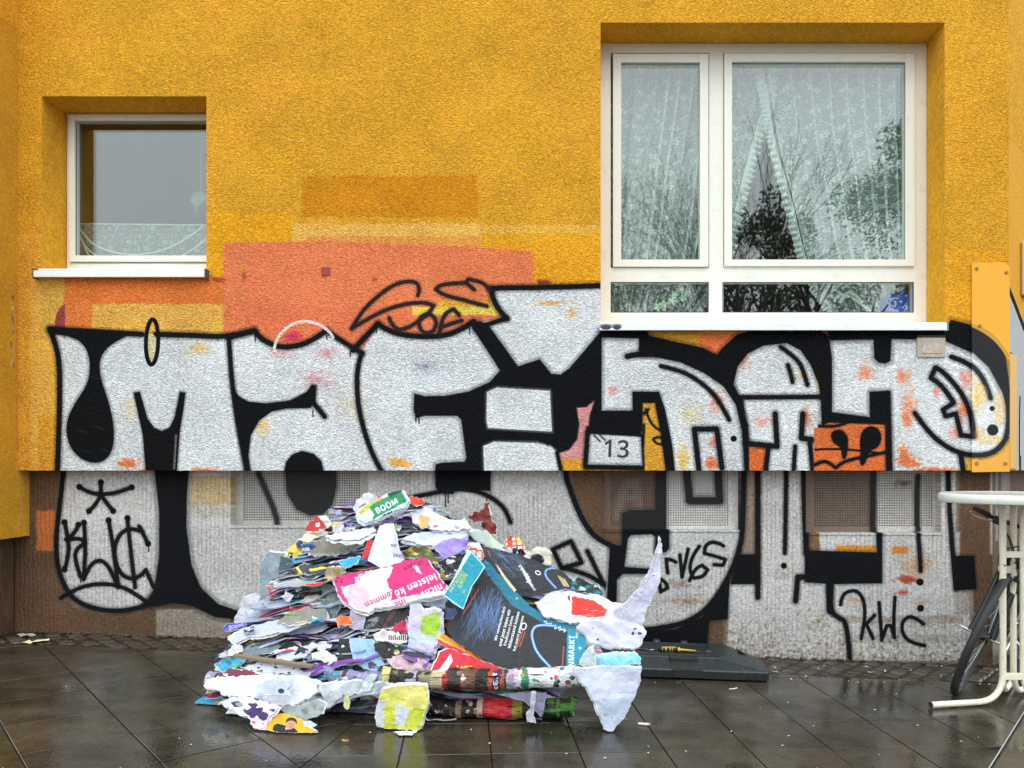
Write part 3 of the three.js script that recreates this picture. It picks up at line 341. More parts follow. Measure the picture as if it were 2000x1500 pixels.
    k.setTransform(128 / 90, 0, 0, 512 / 425, -1890 * 128 / 90, -505 * 512 / 425); k.fillStyle = '#f0ab34'; k.beginPath(); k.moveTo(1880, 500); k.lineTo(1990, 500); k.lineTo(1990, 706); k.lineTo(1964, 700); k.quadraticCurveTo(1945, 660, 1898, 640); k.lineTo(1880, 632); k.fill(); k.fillStyle = '#eba942'; k.beginPath(); k.moveTo(1886, 898); k.lineTo(1920, 900); k.lineTo(1960, 885); k.lineTo(1990, 840); k.lineTo(1990, 940); k.lineTo(1886, 940); k.fill(); k.globalAlpha = 0.16; k.strokeStyle = INK; k.lineWidth = 14; smooth(k, pairs([1886, 636, 1905, 642, 1940, 660, 1965, 700])); k.stroke(); k.lineWidth = 9; k.globalAlpha = 1; smooth(k, pairs([1880, 889, 1917, 891, 1948, 880, 1966, 852])); k.stroke();
    const mp = std({ map: canvasTex(pcv), roughness: 0.75 }); const plate = part('corner_plate', planar(pl, (x, y) => [((CX + x * F / D) - 1890) / 90, 1 - ((CY - (y - H) * F / D) - 505) / 425]), mp, building); plate.userData.label = 'bolted flat sheet metal plate on the wall corner';
    for (const [a, b] of [[1906, 525], [1964, 533], [1906, 905], [1962, 905], [1912, 637]]) part('bolt', merge([new THREE.CylinderGeometry(0.007, 0.009, 0.01, 10).rotateX(Math.PI / 2).translate(X(a), Y(b), 0.016), new THREE.CylinderGeometry(0.013, 0.013, 0.003, 14).rotateX(Math.PI / 2).translate(X(a), Y(b), 0.0125)]), std({ color: lin(0.45, 0.27, 0.06), roughness: 0.45, metalness: 0.5 }), plate);
    const p2 = byMetre(box(0.004, 0.155, Y(916), Y(690), 0.003, 0.008, 0.0015)); p2.rotateY(Math.PI / 4).translate(XR, 0, 0); part('corner_plate', p2, std({ color: lin(0.66, 0.35, 0.045), roughness: 0.55 }), building);
    // framed notice on the bevelled corner
    const sg = new THREE.Group(); const s1 = part('wall_sign', box(0.27, 0.8, Y(565), Y(455), 0.002, 0.03, 0.01).rotateY(Math.PI / 4).translate(XR, 0, 0), std({ color: lin(0.6, 0.6, 0.6), roughness: 0.3, metalness: 0.6 }), building); s1.userData.label = 'steel framed sign cut off by the picture edge'; part('sign_face', box(0.295, 0.775, Y(565) + 0.025, Y(455) - 0.025, 0.03, 0.034, 0.002).rotateY(Math.PI / 4).translate(XR, 0, 0), std({ color: lin(0.7, 0.7, 0.68), roughness: 0.25 }), s1); }
}
// ---------- windows ----------
const ZF = -0.25;
const ring = (px0, px1, py0, py1, w, z0, z1, zz) => { const a = X(px0, zz), b = X(px1, zz), lo = Y(py1, zz), hi = Y(py0, zz), [l, r, t, bo] = w; return [box(a, a + l, lo, hi, z0, z1, 0.004), box(b - r, b, lo, hi, z0, z1, 0.004), box(a + l - 0.001, b - r + 0.001, hi - t, hi, z0, z1 - 0.0012, 0.004), box(a + l - 0.001, b - r + 0.001, lo, lo + bo, z0, z1 - 0.0012, 0.004)]; };
const px2m = (n) => n * (D - ZF) / F;
const paneBox = (px0, px1, py0, py1, z) => new THREE.PlaneGeometry(X(px1, ZF) - X(px0, ZF), Y(py0, ZF) - Y(py1, ZF)).translate((X(px0, ZF) + X(px1, ZF)) / 2, (Y(py0, ZF) + Y(py1, ZF)) / 2, z);
const gask = (px0, px1, py0, py1, z) => merge(ring(px0, px1, py0, py1, [0.004, 0.004, 0.004, 0.004], z - 0.004, z + 0.006, ZF));
function casement(win, g0, g1, y0, y1, o, label) {   // a sash round a double pane
  const s = part('sash', merge(ring(g0 - o[0], g1 + o[1], y0 - o[2], y1 + o[3], o.map(px2m), ZF - 0.05, ZF + 0.018, ZF).map(byMetre)), M.frame, win);
  part('gasket', gask(g0 - 1, g1 + 1, y0 - 1, y1 + 1, ZF - 0.006), M.gasket, win);
  const p = part('pane', paneBox(g0 - 1, g1 + 1, y0 - 1, y1 + 1, ZF - 0.008), M.pane, win); part('pane', paneBox(g0 - 1, g1 + 1, y0 - 1, y1 + 1, ZF - 0.026), M.pane, win);
}
{ // small window
  const w = part('window', merge(ring(130, 440, 219, 530, [px2m(9), px2m(9), px2m(8), px2m(16)], ZF - 0.07, ZF, ZF).map(byMetre)), M.frame, building); w.userData.label = 'small white framed window in a deep yellow recess';
  casement(w, 148, 420, 237, 500, [11, 11, 11, 12]);
  part('sill', merge([box(openL[0] - 0.02, openL[1] + 0.01, Y(541, 0.05), Y(528, 0.05), 0.03, 0.05, 0.003), box(openL[0] + 0.001, openL[1] - 0.001, Y(530), Y(527), ZF - 0.01, 0.031)]), M.sillWhite, w);
  for (const x of [openL[0] - 0.026, openL[1] + 0.012]) part('sill_cap', box(x, x + 0.007, Y(543, 0.05), Y(524, 0.05), -0.02, 0.051, 0.002), std({ color: lin(0.09, 0.06, 0.05), roughness: 0.6 }), w);
  // large window
  const f = part('window', merge([...ring(1169, 1810, 84, 634, [px2m(24), px2m(25), px2m(19), px2m(24)], ZF - 0.07, ZF, ZF), box(X(1385, ZF), X(1413, ZF), Y(612, ZF), Y(103, ZF), ZF - 0.07, ZF - 0.002, 0.003), box(X(1192, ZF), X(1386, ZF), Y(551, ZF), Y(523, ZF), ZF - 0.07, ZF - 0.003, 0.003), box(X(1412, ZF), X(1786, ZF), Y(551, ZF), Y(521, ZF), ZF - 0.07, ZF - 0.003, 0.003)].map(byMetre)), M.frame, building);
  f.userData.label = 'large white window of four panes with lace curtains behind';
  casement(f, 1213, 1366, 124, 508, [16, 17, 17, 14]); casement(f, 1429, 1767, 123, 508, [15, 18, 17, 13]);
  for (const [a, b] of [[1193, 1383], [1411, 1784]]) { part('gasket', gask(a, b, 551, 610, ZF - 0.004), M.gasket, f); part('pane', paneBox(a, b, 551, 610, ZF - 0.008), M.pane, f); part('pane', paneBox(a, b, 551, 610, ZF - 0.026), M.pane, f); }
  const sc = document.createElement('canvas'); sc.width = 1024; sc.height = 64; { const k = sc.getContext('2d'); k.fillStyle = '#ecedef'; k.fillRect(0, 0, 1024, 64); k.fillStyle = '#2c3038'; for (const [a, b] of [[4, 34], [40, 62]]) { k.globalAlpha = 0.9; k.beginPath(); k.ellipse((a + b) / 2, 40, (b - a) / 2, 20, 0, 0, 7); k.fill(); k.globalAlpha = 0.5; k.beginPath(); k.ellipse((a + b) / 2, 30, (b - a) / 2 + 4, 26, 0, 0, 7); k.fill(); } k.globalAlpha = 0.25; for (let i = 0; i < 30; i++) k.fillRect(R(0, 1024), R(0, 64), R(1, 20), R(1, 3)); }
  part('sill', planar(merge([box(X(1171, 0.05), X(1850, 0.05), Y(645, 0.05), Y(632, 0.05), 0.03, 0.05, 0.003), box(openR[0] + 0.001, openR[1] - 0.001, Y(634), Y(631), ZF - 0.01, 0.031)]), (x, y) => [(x - X(1171, 0.05)) / 2.28, (y - Y(645, 0.05)) / 0.05]), std({ map: canvasTex(sc), roughness: 0.3 }), f);
  part('sill_cap', box(X(1850, 0.05), X(1853, 0.05), Y(646, 0.05), Y(630, 0.05), -0.02, 0.052, 0.002), std({ color: lin(0.2, 0.2, 0.2), roughness: 0.5 }), f);
  // dark rooms behind the glass
  const room = (a, b, lo, hi) => merge([box(a - 0.3, a - 0.25, lo, hi, -2.6, -0.362), box(b + 0.25, b + 0.3, lo, hi, -2.6, -0.362), box(a - 0.3, b + 0.3, lo - 0.05, lo, -2.6, -0.362), box(a - 0.3, b + 0.3, hi, hi + 0.05, -2.6, -0.362), box(a - 0.3, b + 0.3, lo, hi, -2.65, -2.6)]);
  part('room_interior', room(openL[0], openL[1], openL[2] - 0.4, openL[3] + 0.4), M.room, building); part('room_interior', room(openR[0], openR[1], openR[2] - 0.4, openR[3] + 0.4), M.room, building);
  for (const o of [openL, openR]) part('inner_sill', box(o[0] + 0.01, o[1] - 0.01, o[2] - 0.03, o[2] - 0.002, -0.55, -0.32, 0.01), std({ color: lin(0.3, 0.28, 0.26), roughness: 0.5 }), building);
}
// ---------- lace curtains ----------
const laceCv = document.createElement('canvas'); laceCv.width = laceCv.height = 512;
{
  const c = laceCv.getContext('2d'); c.fillStyle = '#686868'; c.fillRect(0, 0, 512, 512); c.fillStyle = '#404040'; for (let i = 0; i < 512; i += 8) for (let j = 0; j < 512; j += 8) c.fillRect(i + (j % 16 ? 4 : 0), j, 4, 4);
  const flower = (x, y, r) => { for (const [ox, oy] of [[0, 0], [512, 0], [-512, 0], [0, 512], [0, -512]]) { c.fillStyle = '#d4d4d4'; for (let k = 0; k < 6; k++) { const a = k * Math.PI / 3; c.beginPath(); c.ellipse(x + ox + Math.cos(a) * r * 0.62, y + oy + Math.sin(a) * r * 0.62, r * 0.36, r * 0.26, a, 0, 7); c.fill(); } c.fillStyle = '#777'; c.beginPath(); c.arc(x + ox, y + oy, r * 0.26, 0, 7); c.fill(); c.strokeStyle = '#4c4c4c'; c.lineWidth = 3; c.beginPath(); c.arc(x + ox, y + oy, r * 1.06, 0, 7); c.stroke(); } };
  c.strokeStyle = '#cfcfcf'; c.lineWidth = 4; for (const x of []) { c.beginPath(); for (let y = -10; y <= 522; y += 10) c.lineTo(x + 46 * Math.sin(y / 512 * Math.PI * 4), y); c.stroke(); }
  for (let k = 0; k < 170; k++) { const a = R(0, 6.3); c.save(); c.translate(R(20, 492), R(20, 492)); c.rotate(a); c.fillStyle = '#bcbcbc'; c.beginPath(); c.ellipse(0, 0, 13, 5, 0, 0, 7); c.fill(); c.restore(); }
  for (const [x, y] of [[120, 60], [60, 190], [150, 320], [70, 440], [250, 120], [330, 240], [420, 60], [400, 380], [260, 420], [470, 210], [190, 210], [330, 130], [160, 480], [490, 480], [370, 300], [20, 330]]) flower(x, y, R(26, 36));
}
const laceA = new THREE.CanvasTexture(laceCv); laceA.wrapS = laceA.wrapT = THREE.RepeatWrapping; laceA.repeat.set(3.1, 3.1);
const lace = std({ color: lin(0.76, 0.83, 0.8), alphaMap: laceA, transparent: true, roughness: 0.95 }), laceHem = std({ color: lin(0.7, 0.75, 0.71), roughness: 0.95, transparent: true, opacity: 0.78 });
function drape(name, label, z, left, right, folds, amp, mat, group) {   // left / right: edge curves in photo px at depth z, from the rail down
  const NS = 110, NR = 40, pos = [], uv = [], idx = [], L = new THREE.CatmullRomCurve3(pairs(left).map(([a, b]) => V(a, b, 0))), Rr = new THREE.CatmullRomCurve3(pairs(right).map(([a, b]) => V(a, b, 0)));
  for (let j = 0; j <= NR; j++) { const l = L.getPoint(j / NR), r = Rr.getPoint(j / NR); for (let i = 0; i <= NS; i++) { const s = i / NS, ph = s * folds * 6.283 + 2.4 * vn(s * folds * 0.55, j * 0.03, folds), q = at(lerp(l.x, r.x, s), lerp(l.y, r.y, s), z); pos.push(q.x + 0.025 * Math.min(1, j / 6 + 0.4) * Math.cos(ph), q.y, z + amp * (Math.sin(ph) + 0.4 * Math.sin(2 * ph + 1))); uv.push(s * Math.abs(X(right[0], z) - X(left[0], z)) * 1.25, q.y); } }
  for (let j = 0; j < NR; j++) for (let i = 0; i < NS; i++) { const a = j * (NS + 1) + i, b = a + NS + 1; idx.push(a, b, a + 1, a + 1, b, b + 1); }
  const g = new THREE.BufferGeometry(); g.setAttribute('position', new THREE.Float32BufferAttribute(pos, 3)); g.setAttribute('uv', new THREE.Float32BufferAttribute(uv, 2)); g.setIndex(idx); g.computeVertexNormals();
  const t = thing(name, label, 'curtain', [0, 0, 0], 0, group); part('lace_fabric', g, mat, t); return t;
}
function ruffle(parent, curve, z, w, n, mat, side) {   // gathered trim along an edge
  const C = new THREE.CatmullRomCurve3(pairs(curve).map(([a, b]) => at(a, b, z))), N = n * 6, pos = [], idx = [], uv = [];
  for (let i = 0; i <= N; i++) { const p = C.getPoint(i / N), t = C.getTangent(i / N), nx = V(-t.y, t.x, 0).multiplyScalar(side); const wv = Math.sin(i / 6 * 6.283); for (let k = 0; k <= 3; k++) { const q = k / 3, ww = w * (1 + 0.18 * wv + 0.1 * vn(i * 0.3, k, 5)); pos.push(p.x + nx.x * ww * q, p.y + nx.y * ww * q, p.z + 0.018 * q * wv + 0.008); uv.push(i * 0.02, q * 0.1); } }
  for (let i = 0; i < N; i++) for (let k = 0; k < 3; k++) { const a = i * 4 + k; idx.push(a, a + 4, a + 1, a + 1, a + 4, a + 5); }
  const g = new THREE.BufferGeometry(); g.setAttribute('position', new THREE.Float32BufferAttribute(pos, 3)); g.setAttribute('uv', new THREE.Float32BufferAttribute(uv, 2)); g.setIndex(idx); g.computeVertexNormals(); part('ruffle', g, mat, parent);
  part('hem_band', tube(curve.length ? pairs(curve).map(([a, b]) => at(a, b, z + 0.01)) : [], 0.006, 60, 6), laceHem, parent);
}
{
  const zc = -0.43, rEdge = [1506, 80, 1494, 200, 1482, 238, 1459, 320, 1437, 404, 1412, 500, 1380, 570, 1340, 620], lEdge = [1482, 80, 1500, 200, 1514, 280, 1548, 404, 1575, 509, 1605, 570, 1640, 625];
  const a = drape('lace_curtain', 'swept aside lace curtain filling the narrow pane of the large window', zc, [1180, 80, 1178, 300, 1180, 620], rEdge, 11, 0.04, lace); ruffle(a, rEdge, zc, 0.06, 52, laceHem, 1);
  const b = drape('lace_curtain', 'ruffled lace curtain drawn back across the wide pane of the large window', zc + 0.03, lEdge, [1800, 80, 1802, 300, 1800, 620], 9, 0.045, lace); ruffle(b, lEdge, zc + 0.03, 0.06, 56, laceHem, -1);
  part('tie_ribbon', merge([tube(pairs([1640, 592, 1655, 572, 1672, 578, 1684, 592]).map(([p, q]) => at(p, q, zc + 0.1)), 0.012, 20, 6), tube(pairs([1660, 580, 1640, 576, 1628, 588]).map(([p, q]) => at(p, q, zc + 0.1)), 0.01, 16, 6), tube(pairs([1664, 582, 1690, 600, 1700, 608]).map(([p, q]) => at(p, q, zc + 0.1)), 0.009, 16, 6)]), laceHem, b);
  // cafe curtain with a swag in the small window
  const zs = -0.4, t = drape('cafe_curtain', 'short lace curtain sagging along the bottom of the small window', zs, [140, 438, 142, 470, 150, 520], [440, 440, 440, 480, 440, 520], 5, 0.012, std({ color: lin(0.42, 0.47, 0.45), alphaMap: laceA, transparent: true, roughness: 0.95 }));
  part('curtain_rod', rod(at(135, 437, zs), at(445, 440, zs), 0.005), std({ color: lin(0.5, 0.53, 0.51), roughness: 0.4 }), t);
  for (const k of [[150, 440, 185, 478, 250, 497, 320, 488, 380, 455, 398, 440], [150, 450, 175, 490, 235, 515, 330, 510, 390, 478, 420, 450], [160, 470, 175, 500, 210, 522]]) part('swag_fold', tube(pairs(k).map(([p, q]) => at(p, q, zs + 0.03)), 0.006, 40, 6), laceHem, t);
  const o = thing('window_ornament', 'small translucent bird shaped ornament hanging inside the small window', 'ornament'); part('ornament_body', (() => { const s = new THREE.Shape(pairs([372, 392, 378, 378, 392, 374, 408, 384, 398, 394, 388, 402, 382, 418, 380, 402]).map(([p, q]) => { const v = at(p, q, -0.35); return new THREE.Vector2(v.x, v.y); })); return new THREE.ExtrudeGeometry(s, { depth: 0.006, bevelSize: 0.002, bevelThickness: 0.002, bevelSegments: 1 }).translate(0, 0, -0.355); })(), std({ color: lin(0.08, 0.11, 0.1), roughness: 0.5 }), o); part('cord', rod(at(392, 374, -0.35), at(394, 225, -0.35), 0.0012), std({ color: lin(0.5, 0.5, 0.5) }), o);
  // orchid and blue jar on the inner sill
  const or = thing('orchid', 'pale green orchid sprig behind the low narrow pane', 'plant'); const zo = -0.37, pm = std({ color: lin(0.5, 0.66, 0.45), roughness: 0.7 });
  part('stem', tube(pairs([1290, 612, 1300, 590, 1318, 572, 1330, 560]).map(([p, q]) => at(p, q, zo)), 0.004, 20, 6), std({ color: lin(0.12, 0.22, 0.08) }), or);
  for (const [p, q] of [[1326, 566], [1318, 574], [1312, 588], [1334, 582], [1284, 600], [1296, 594], [1340, 572]]) { const v = at(p, q, zo + 0.02), g = merge([0, 1, 2, 3, 4].map((k) => new THREE.SphereGeometry(0.017, 8, 6).scale(1, 0.6, 0.22).translate(0.016, 0, 0).rotateZ(k * 1.257 + p).rotateX(R(-0.4, 0.4)))); part('petal_flower', g.translate(v.x, v.y, v.z), pm, or); }
  part('pot', new THREE.LatheGeometry([[0, 0], [0.05, 0], [0.065, 0.1], [0.07, 0.105], [0.062, 0.105], [0.05, 0.02]].map(([a1, b1]) => new THREE.Vector2(a1, b1)), 20).translate(at(1290, 612, zo - 0.05).x, openR[2] - 0.002, zo - 0.05), std({ color: lin(0.3, 0.3, 0.28), roughness: 0.5 }), or);
  const bj = thing('blue_jar', 'dark blue glazed jar behind the low wide pane', 'jar'); part('jar_body', new THREE.LatheGeometry([[0, 0], [0.085, 0], [0.1, 0.03], [0.105, 0.24], [0.085, 0.28], [0.075, 0.285], [0.075, 0.26]].map(([a1, b1]) => new THREE.Vector2(a1, b1)), 28).translate(at(1760, 600, -0.36).x - 0.02, openR[2] - 0.001, -0.4), std({ color: lin(0.02, 0.07, 0.42), roughness: 0.25 }), bj);
}

// ---------- wet pavement ----------
const wetCol = rgbTex(512, (i, j) => { const n = fbm(i / 5, j / 5, 3, 3) * 0.22 + fbm(i / 70, j / 50, 6, 3) * 0.3 + (h2(i >> 1, j >> 1, 4) > 0.985 ? 0.5 : 0); return [59 * (1 + n), 55 * (1 + n), 46 * (1 + n)]; }, [1 / 1.1, 1 / 1.1]);
const wetRough = dataTex(512, (i, j) => { const p = Math.sin(i / 512 * 6.283) * 0; const w = fbm(i / 64, j / 40, 11, 4), f = fbm(i / 7, j / 7, 21, 3); return clamp(0.18 + w * 0.36 + f * 0.07, 0.05, 0.5); }, [1 / 3.1, 1 / 3.1]);
const wetBump = dataTex(512, (i, j) => 0.5 + 0.35 * fbm(i / 4, j / 4, 31, 3) + 0.3 * fbm(i / 40, j / 40, 33, 3), [1 / 1.1, 1 / 1.1]);
const slabMats = [[1, 1, 1], [1.16, 1.12, 1.06], [0.86, 0.87, 0.88], [1.05, 1.0, 0.9], [0.94, 0.97, 0.95]].map((k) => std({ color: lin(0.86 * k[0], 0.86 * k[1], 0.84 * k[2]), map: wetCol, roughnessMap: wetRough, roughness: 1, bumpMap: wetBump, bumpScale: 0.0008 }));
const bedMat = std({ color: lin(0.4, 0.38, 0.33), map: wetCol, roughness: 0.5, bumpMap: wetBump, bumpScale: 0.004 });
const onGround = (g) => { const p = g.attributes.position; for (let i = 0; i < p.count; i++) p.setY(i, p.getY(i) + groundY(p.getX(i))); g.computeVertexNormals(); return g; };
{
  const g = new THREE.PlaneGeometry(300, 300, 2, 2).rotateX(-Math.PI / 2).translate(0, -0.012, 100); const p = g.attributes.position, uv = g.attributes.uv; for (let i = 0; i < p.count; i++) { uv.setXY(i, p.getX(i), p.getZ(i)); } onGround(g);
  const ground = structure('pavement', g, bedMat, 'wet dark stone pavement falling gently along the wall');
  const clip = (pts, nx, nz, d) => { const o = []; for (let i = 0; i < pts.length; i++) { const a = pts[i], b = pts[(i + 1) % pts.length], da = a[0] * nx + a[1] * nz - d, db = b[0] * nx + b[1] * nz - d; if (da >= 0) o.push(a); if (da * db < 0) { const t = da / (da - db); o.push([lerp(a[0], b[0], t), lerp(a[1], b[1], t)]); } } return o; };
  const area = (p) => Math.abs(p.reduce((s, a, i) => { const b = p[(i + 1) % p.length]; return s + a[0] * b[1] - b[0] * a[1]; }, 0)) / 2;
  const slab = (pts, mat, name, top = 0, jit = 0.0008, bev = 0.0014, inset = 0.003) => {
    if (pts.reduce((s, a, i) => { const b = pts[(i + 1) % pts.length]; return s + a[0] * b[1] - b[0] * a[1]; }, 0) > 0) pts = pts.slice().reverse();
    const c = [pts.reduce((s, p) => s + p[0], 0) / pts.length, pts.reduce((s, p) => s + p[1], 0) / pts.length], tx = R(-jit, jit) * 4, tz = R(-jit, jit) * 4, h0 = top + R(-jit, jit);
    const rr = (k, y) => pts.map(([x, z]) => { const l = Math.hypot(x - c[0], z - c[1]) || 1, q = 1 - k / l; const X1 = c[0] + (x - c[0]) * q, Z1 = c[1] + (z - c[1]) * q; return [X1, y + h0 + tx * (X1 - c[0]) + tz * (Z1 - c[1]), Z1]; });
    const A = rr(inset * 1.4, -0.03), B = rr(inset * 1.4, -bev), C = rr(inset * 1.4 + bev * 1.2, 0), n = pts.length, pos = [], uv = []; const o = [rnd() * 9, rnd() * 9];
    const T = (...v) => v.forEach((q) => { pos.push(...q); uv.push(q[0], q[2]); });
    for (let i = 0; i < n; i++) { const j = (i + 1) % n; T(A[i], A[j], B[j]); T(A[i], B[j], B[i]); T(B[i], B[j], C[j]); T(B[i], C[j], C[i]); }
    for (let i = 1; i < n - 1; i++) T(C[0], C[i], C[i + 1]);
    const gg = new THREE.BufferGeometry(); gg.setAttribute('position', new THREE.Float32BufferAttribute(pos, 3)); gg.setAttribute('uv', new THREE.Float32BufferAttribute(uv, 2)); onGround(gg);
    return part(name, gg, mat, ground);
  };
  const strip = (x) => 0.3 + 0.02 * x, gridTo = (ang, ox, oz, s, test) => { const c = Math.cos(ang), q = Math.sin(ang); for (let i = -14; i < 14; i++) for (let j = -14; j < 14; j++) { let p = [[i, j], [i + 1, j], [i + 1, j + 1], [i, j + 1]].map(([a, b]) => [ox + (a * c - b * q) * s, oz + (a * q + b * c) * s]); p = test(p); if (p.length >= 3 && area(p) > 0.004) slab(p, pick(slabMats), 'paving_slab'); } };
  // straight rows beside the window, turned 7.5 degrees; diagonal slabs towards the wing; a dressed border between them
  const bx = -0.98, bz = 1.4, bd = [-0.13, 0.99], bn = [0.99, 0.13], bo = bx * bn[0] + bz * bn[1];
  const metalA = [1.884, 1.69], metalB = [2.48, 0.93], ml = Math.hypot(metalB[0] - metalA[0], metalB[1] - metalA[1]), mn = [-(metalB[1] - metalA[1]) / ml, (metalB[0] - metalA[0]) / ml], md = metalA[0] * mn[0] + metalA[1] * mn[1];   // beyond this line lies the entrance slab
  const common = (p) => { p = clip(p, -0.02, 1, 0.3); p = clip(p, 0, -1, -2.6); p = clip(p, 1, 0, XL - 0.12); return clip(p, -1, 0, -3.4); };
  gridTo(-0.13, 0.784, 1.24, 0.385, (p) => { p = clip(common(p), bn[0], bn[1], bo); return p.length ? clip(p, -mn[0], -mn[1], -md) : p; });
  gridTo(-0.757, -2.19, 1.38, 0.41, (p) => clip(common(p), -bn[0], -bn[1], -bo));
  const foot = clip(clip([[1.2, 0.31], [3.4, 0.36], [3.4, 2.6], [1.2, 2.6]], mn[0], mn[1], md + 0.012), -1, 0, -3.4);
  if (foot.length) slab(foot, std({ color: lin(1.15, 1.02, 0.8), map: wetCol, roughnessMap: wetRough, roughness: 1, bumpMap: wetBump, bumpScale: 0.001 }), 'entrance_slab', 0.002);
  const me = thing('edging_strip', 'thin metal edging strip let into the wet pavement before the table', 'edging strip'); part('strip_bar', rod(V(metalA[0] - 0.2, groundY(metalA[0] - 0.2) + 0.004, metalA[1] + 0.255), V(metalB[0] + 0.5, groundY(metalB[0] + 0.5) + 0.004, metalB[1] - 0.637), 0.0035, 0.0035, 6), M.steel, me);
  // strip of small setts along the wall
  const cob = [std({ color: lin(1.0, 0.95, 0.85), map: wetCol, roughness: 0.42, bumpMap: wetBump, bumpScale: 0.004 }), std({ color: lin(1.5, 1.35, 1.15), map: wetCol, roughness: 0.4, bumpMap: wetBump, bumpScale: 0.004 }), std({ color: lin(1.2, 1.0, 0.82), map: wetCol, roughness: 0.6, bumpMap: wetBump, bumpScale: 0.006 })];
  const bed = structure('cobble_strip', onGround(planar(box(XL - 0.1, 3.2, -0.03, -0.006, ZP - 0.1, 0.31), (x, y, z) => [x, z])), bedMat, 'narrow strip of small setts along the foot of the wall'); let n = 0; const cs = 0.1, cosd = Math.cos(0.72), sind = Math.sin(0.72);
  for (let i = -60; i < 60; i++) for (let j = -60; j < 60; j++) {
    const cx = (i * cosd - j * sind) * cs, cz = (i * sind + j * cosd) * cs + 0.02; if (cx < XL - 0.05 || cx > 2.95 || cz < ZP + 0.03 || cz > strip(cx) - 0.035 || n >= 296) continue; n++;
    const p = [[-1, -1], [1, -1], [1, 1], [-1, 1]].map(([a, b]) => { const u = a * cs * R(0.4, 0.5), v = b * cs * R(0.38, 0.5); return [cx + u * cosd - v * sind, cz + u * sind + v * cosd]; });
    const m = slab(p, cx < -1.4 ? cob[2] : pick(cob), 'cobblestone', R(-0.004, 0.006), 0.004, 0.012, 0.004); bed.add(m);
  }
  // dirt drifted into the corner by the wing
  const litter = [];
  for (let i = 0; i < 80; i++) { const x = R(-3.2, 2.6) * (0.4 + 0.6 * rnd()) + 0.3, z = R(0.35, 2.3), s = R(0.002, 0.008); litter.push(new THREE.TetrahedronGeometry(s).scale(R(0.6, 1.6), 0.3, R(0.6, 1.4)).rotateY(R(0, 6)).translate(x, groundY(x) + 0.003, z)); }
  for (let i = 0; i < 26; i++) { const x = R(1.1, 2.6), z = R(-0.05, 0.5), s = R(0.006, 0.012); litter.push(new THREE.TetrahedronGeometry(s).scale(R(0.6, 1.8), 0.3, 1).rotateY(R(0, 6)).translate(x, groundY(x) + 0.006, z)); }
  tag(structure('litter_specks', merge(litter), std({ color: lin(0.62, 0.6, 0.55), roughness: 0.8 }), 'tiny pale specks of paper scattered on the wet pavement'), null, null, null, 'stuff');
  const dirt = []; for (let i = 0; i < 420; i++) { const x = R(XL, 2.9), z = ZP + 0.004 + Math.abs(R(0, 0.05) * R(0, 1)), s = R(0.004, 0.012); dirt.push(new THREE.IcosahedronGeometry(s, 0).scale(R(0.7, 1.8), R(0.4, 0.8), 1).rotateY(R(0, 6)).translate(x, groundY(x) + s * 0.3, z)); } for (let i = 0; i < 260; i++) { const x = R(XL, -1.6), z = R(-0.05, 0.22), s = R(0.003, 0.009); dirt.push(new THREE.IcosahedronGeometry(s, 0).scale(R(0.7, 2.2), R(0.3, 0.6), 1).rotateY(R(0, 6)).translate(x, groundY(x) + s * 0.2, z)); }
  tag(structure('dirt', merge(dirt), std({ color: lin(0.085, 0.065, 0.048), roughness: 0.6 }), 'wet dirt and crumbs along the foot of the wall'), null, null, null, 'stuff');
}
const floorAt = (px, py) => { let d = 4; for (let k = 0; k < 12; k++) { const x = (px - CX) * d / F; d = (H - groundY(x)) * F / (py - CY); } const x = (px - CX) * d / F; return V(x, groundY(x), D - d); };   // the pavement point seen at a photo pixel
function scrap(name, label, category, px, py, w, d, col, turn, curl = 0.01, group) {
  const q = floorAt(px, py), t = thing(name, label, category, [q.x, q.y + 0.004, q.z], turn, group), g = new THREE.PlaneGeometry(w, d, 8, 4).rotateX(-Math.PI / 2), p = g.attributes.position;
  for (let i = 0; i < p.count; i++) { p.setXYZ(i, p.getX(i) * (1 + 0.12 * vn(i, 3, 7)), curl * (0.5 + vn(p.getX(i) * 40, p.getZ(i) * 40, px)) + curl * 2 * Math.pow(p.getX(i) / w, 2), p.getZ(i) * (1 + 0.2 * vn(i, 9, 2))); }
  const top = g.clone(); g.computeVertexNormals(); const b = g.clone().translate(0, -0.0012, 0); part('paper_scrap', merge([g, b]), std({ color: col, roughness: 0.7 }), t); return t;
}
scrap('paper_scrap', 'folded white scrap lying in the dirt by the side wing', 'paper scrap', 62, 1256, 0.17, 0.05, lin(0.75, 0.68, 0.45), 0.25);
scrap('paper_scrap', 'small grey scrap in the dirt beside the folded white one', 'paper scrap', 52, 1243, 0.1, 0.04, lin(0.35, 0.34, 0.3), -0.2);
scrap('paper_scrap', 'crumpled green scrap beside the dark barrier foot', 'paper scrap', 1514, 1317, 0.035, 0.025, lin(0.25, 0.55, 0.25), 0.3, 0.012);
scrap('paper_scrap', 'curled white sliver in front of the dark barrier foot', 'paper scrap', 1432, 1347, 0.045, 0.012, lin(0.8, 0.8, 0.78), 0.1, 0.004);
scrap('paper_scrap', 'orange sliver on the setts near the bicycle', 'paper scrap', 1700, 1314, 0.035, 0.014, lin(0.7, 0.4, 0.15), -0.5, 0.004);
scrap('paper_scrap', 'tiny white scrap below the yellow hanging sheet', 'paper scrap', 803, 1433, 0.05, 0.03, lin(0.78, 0.8, 0.84), 0.2, 0.01);
scrap('paper_scrap', 'reddish brown scrap on the pavement before the paper heap', 'paper scrap', 674, 1450, 0.03, 0.014, lin(0.5, 0.2, 0.12), -0.2, 0.006);
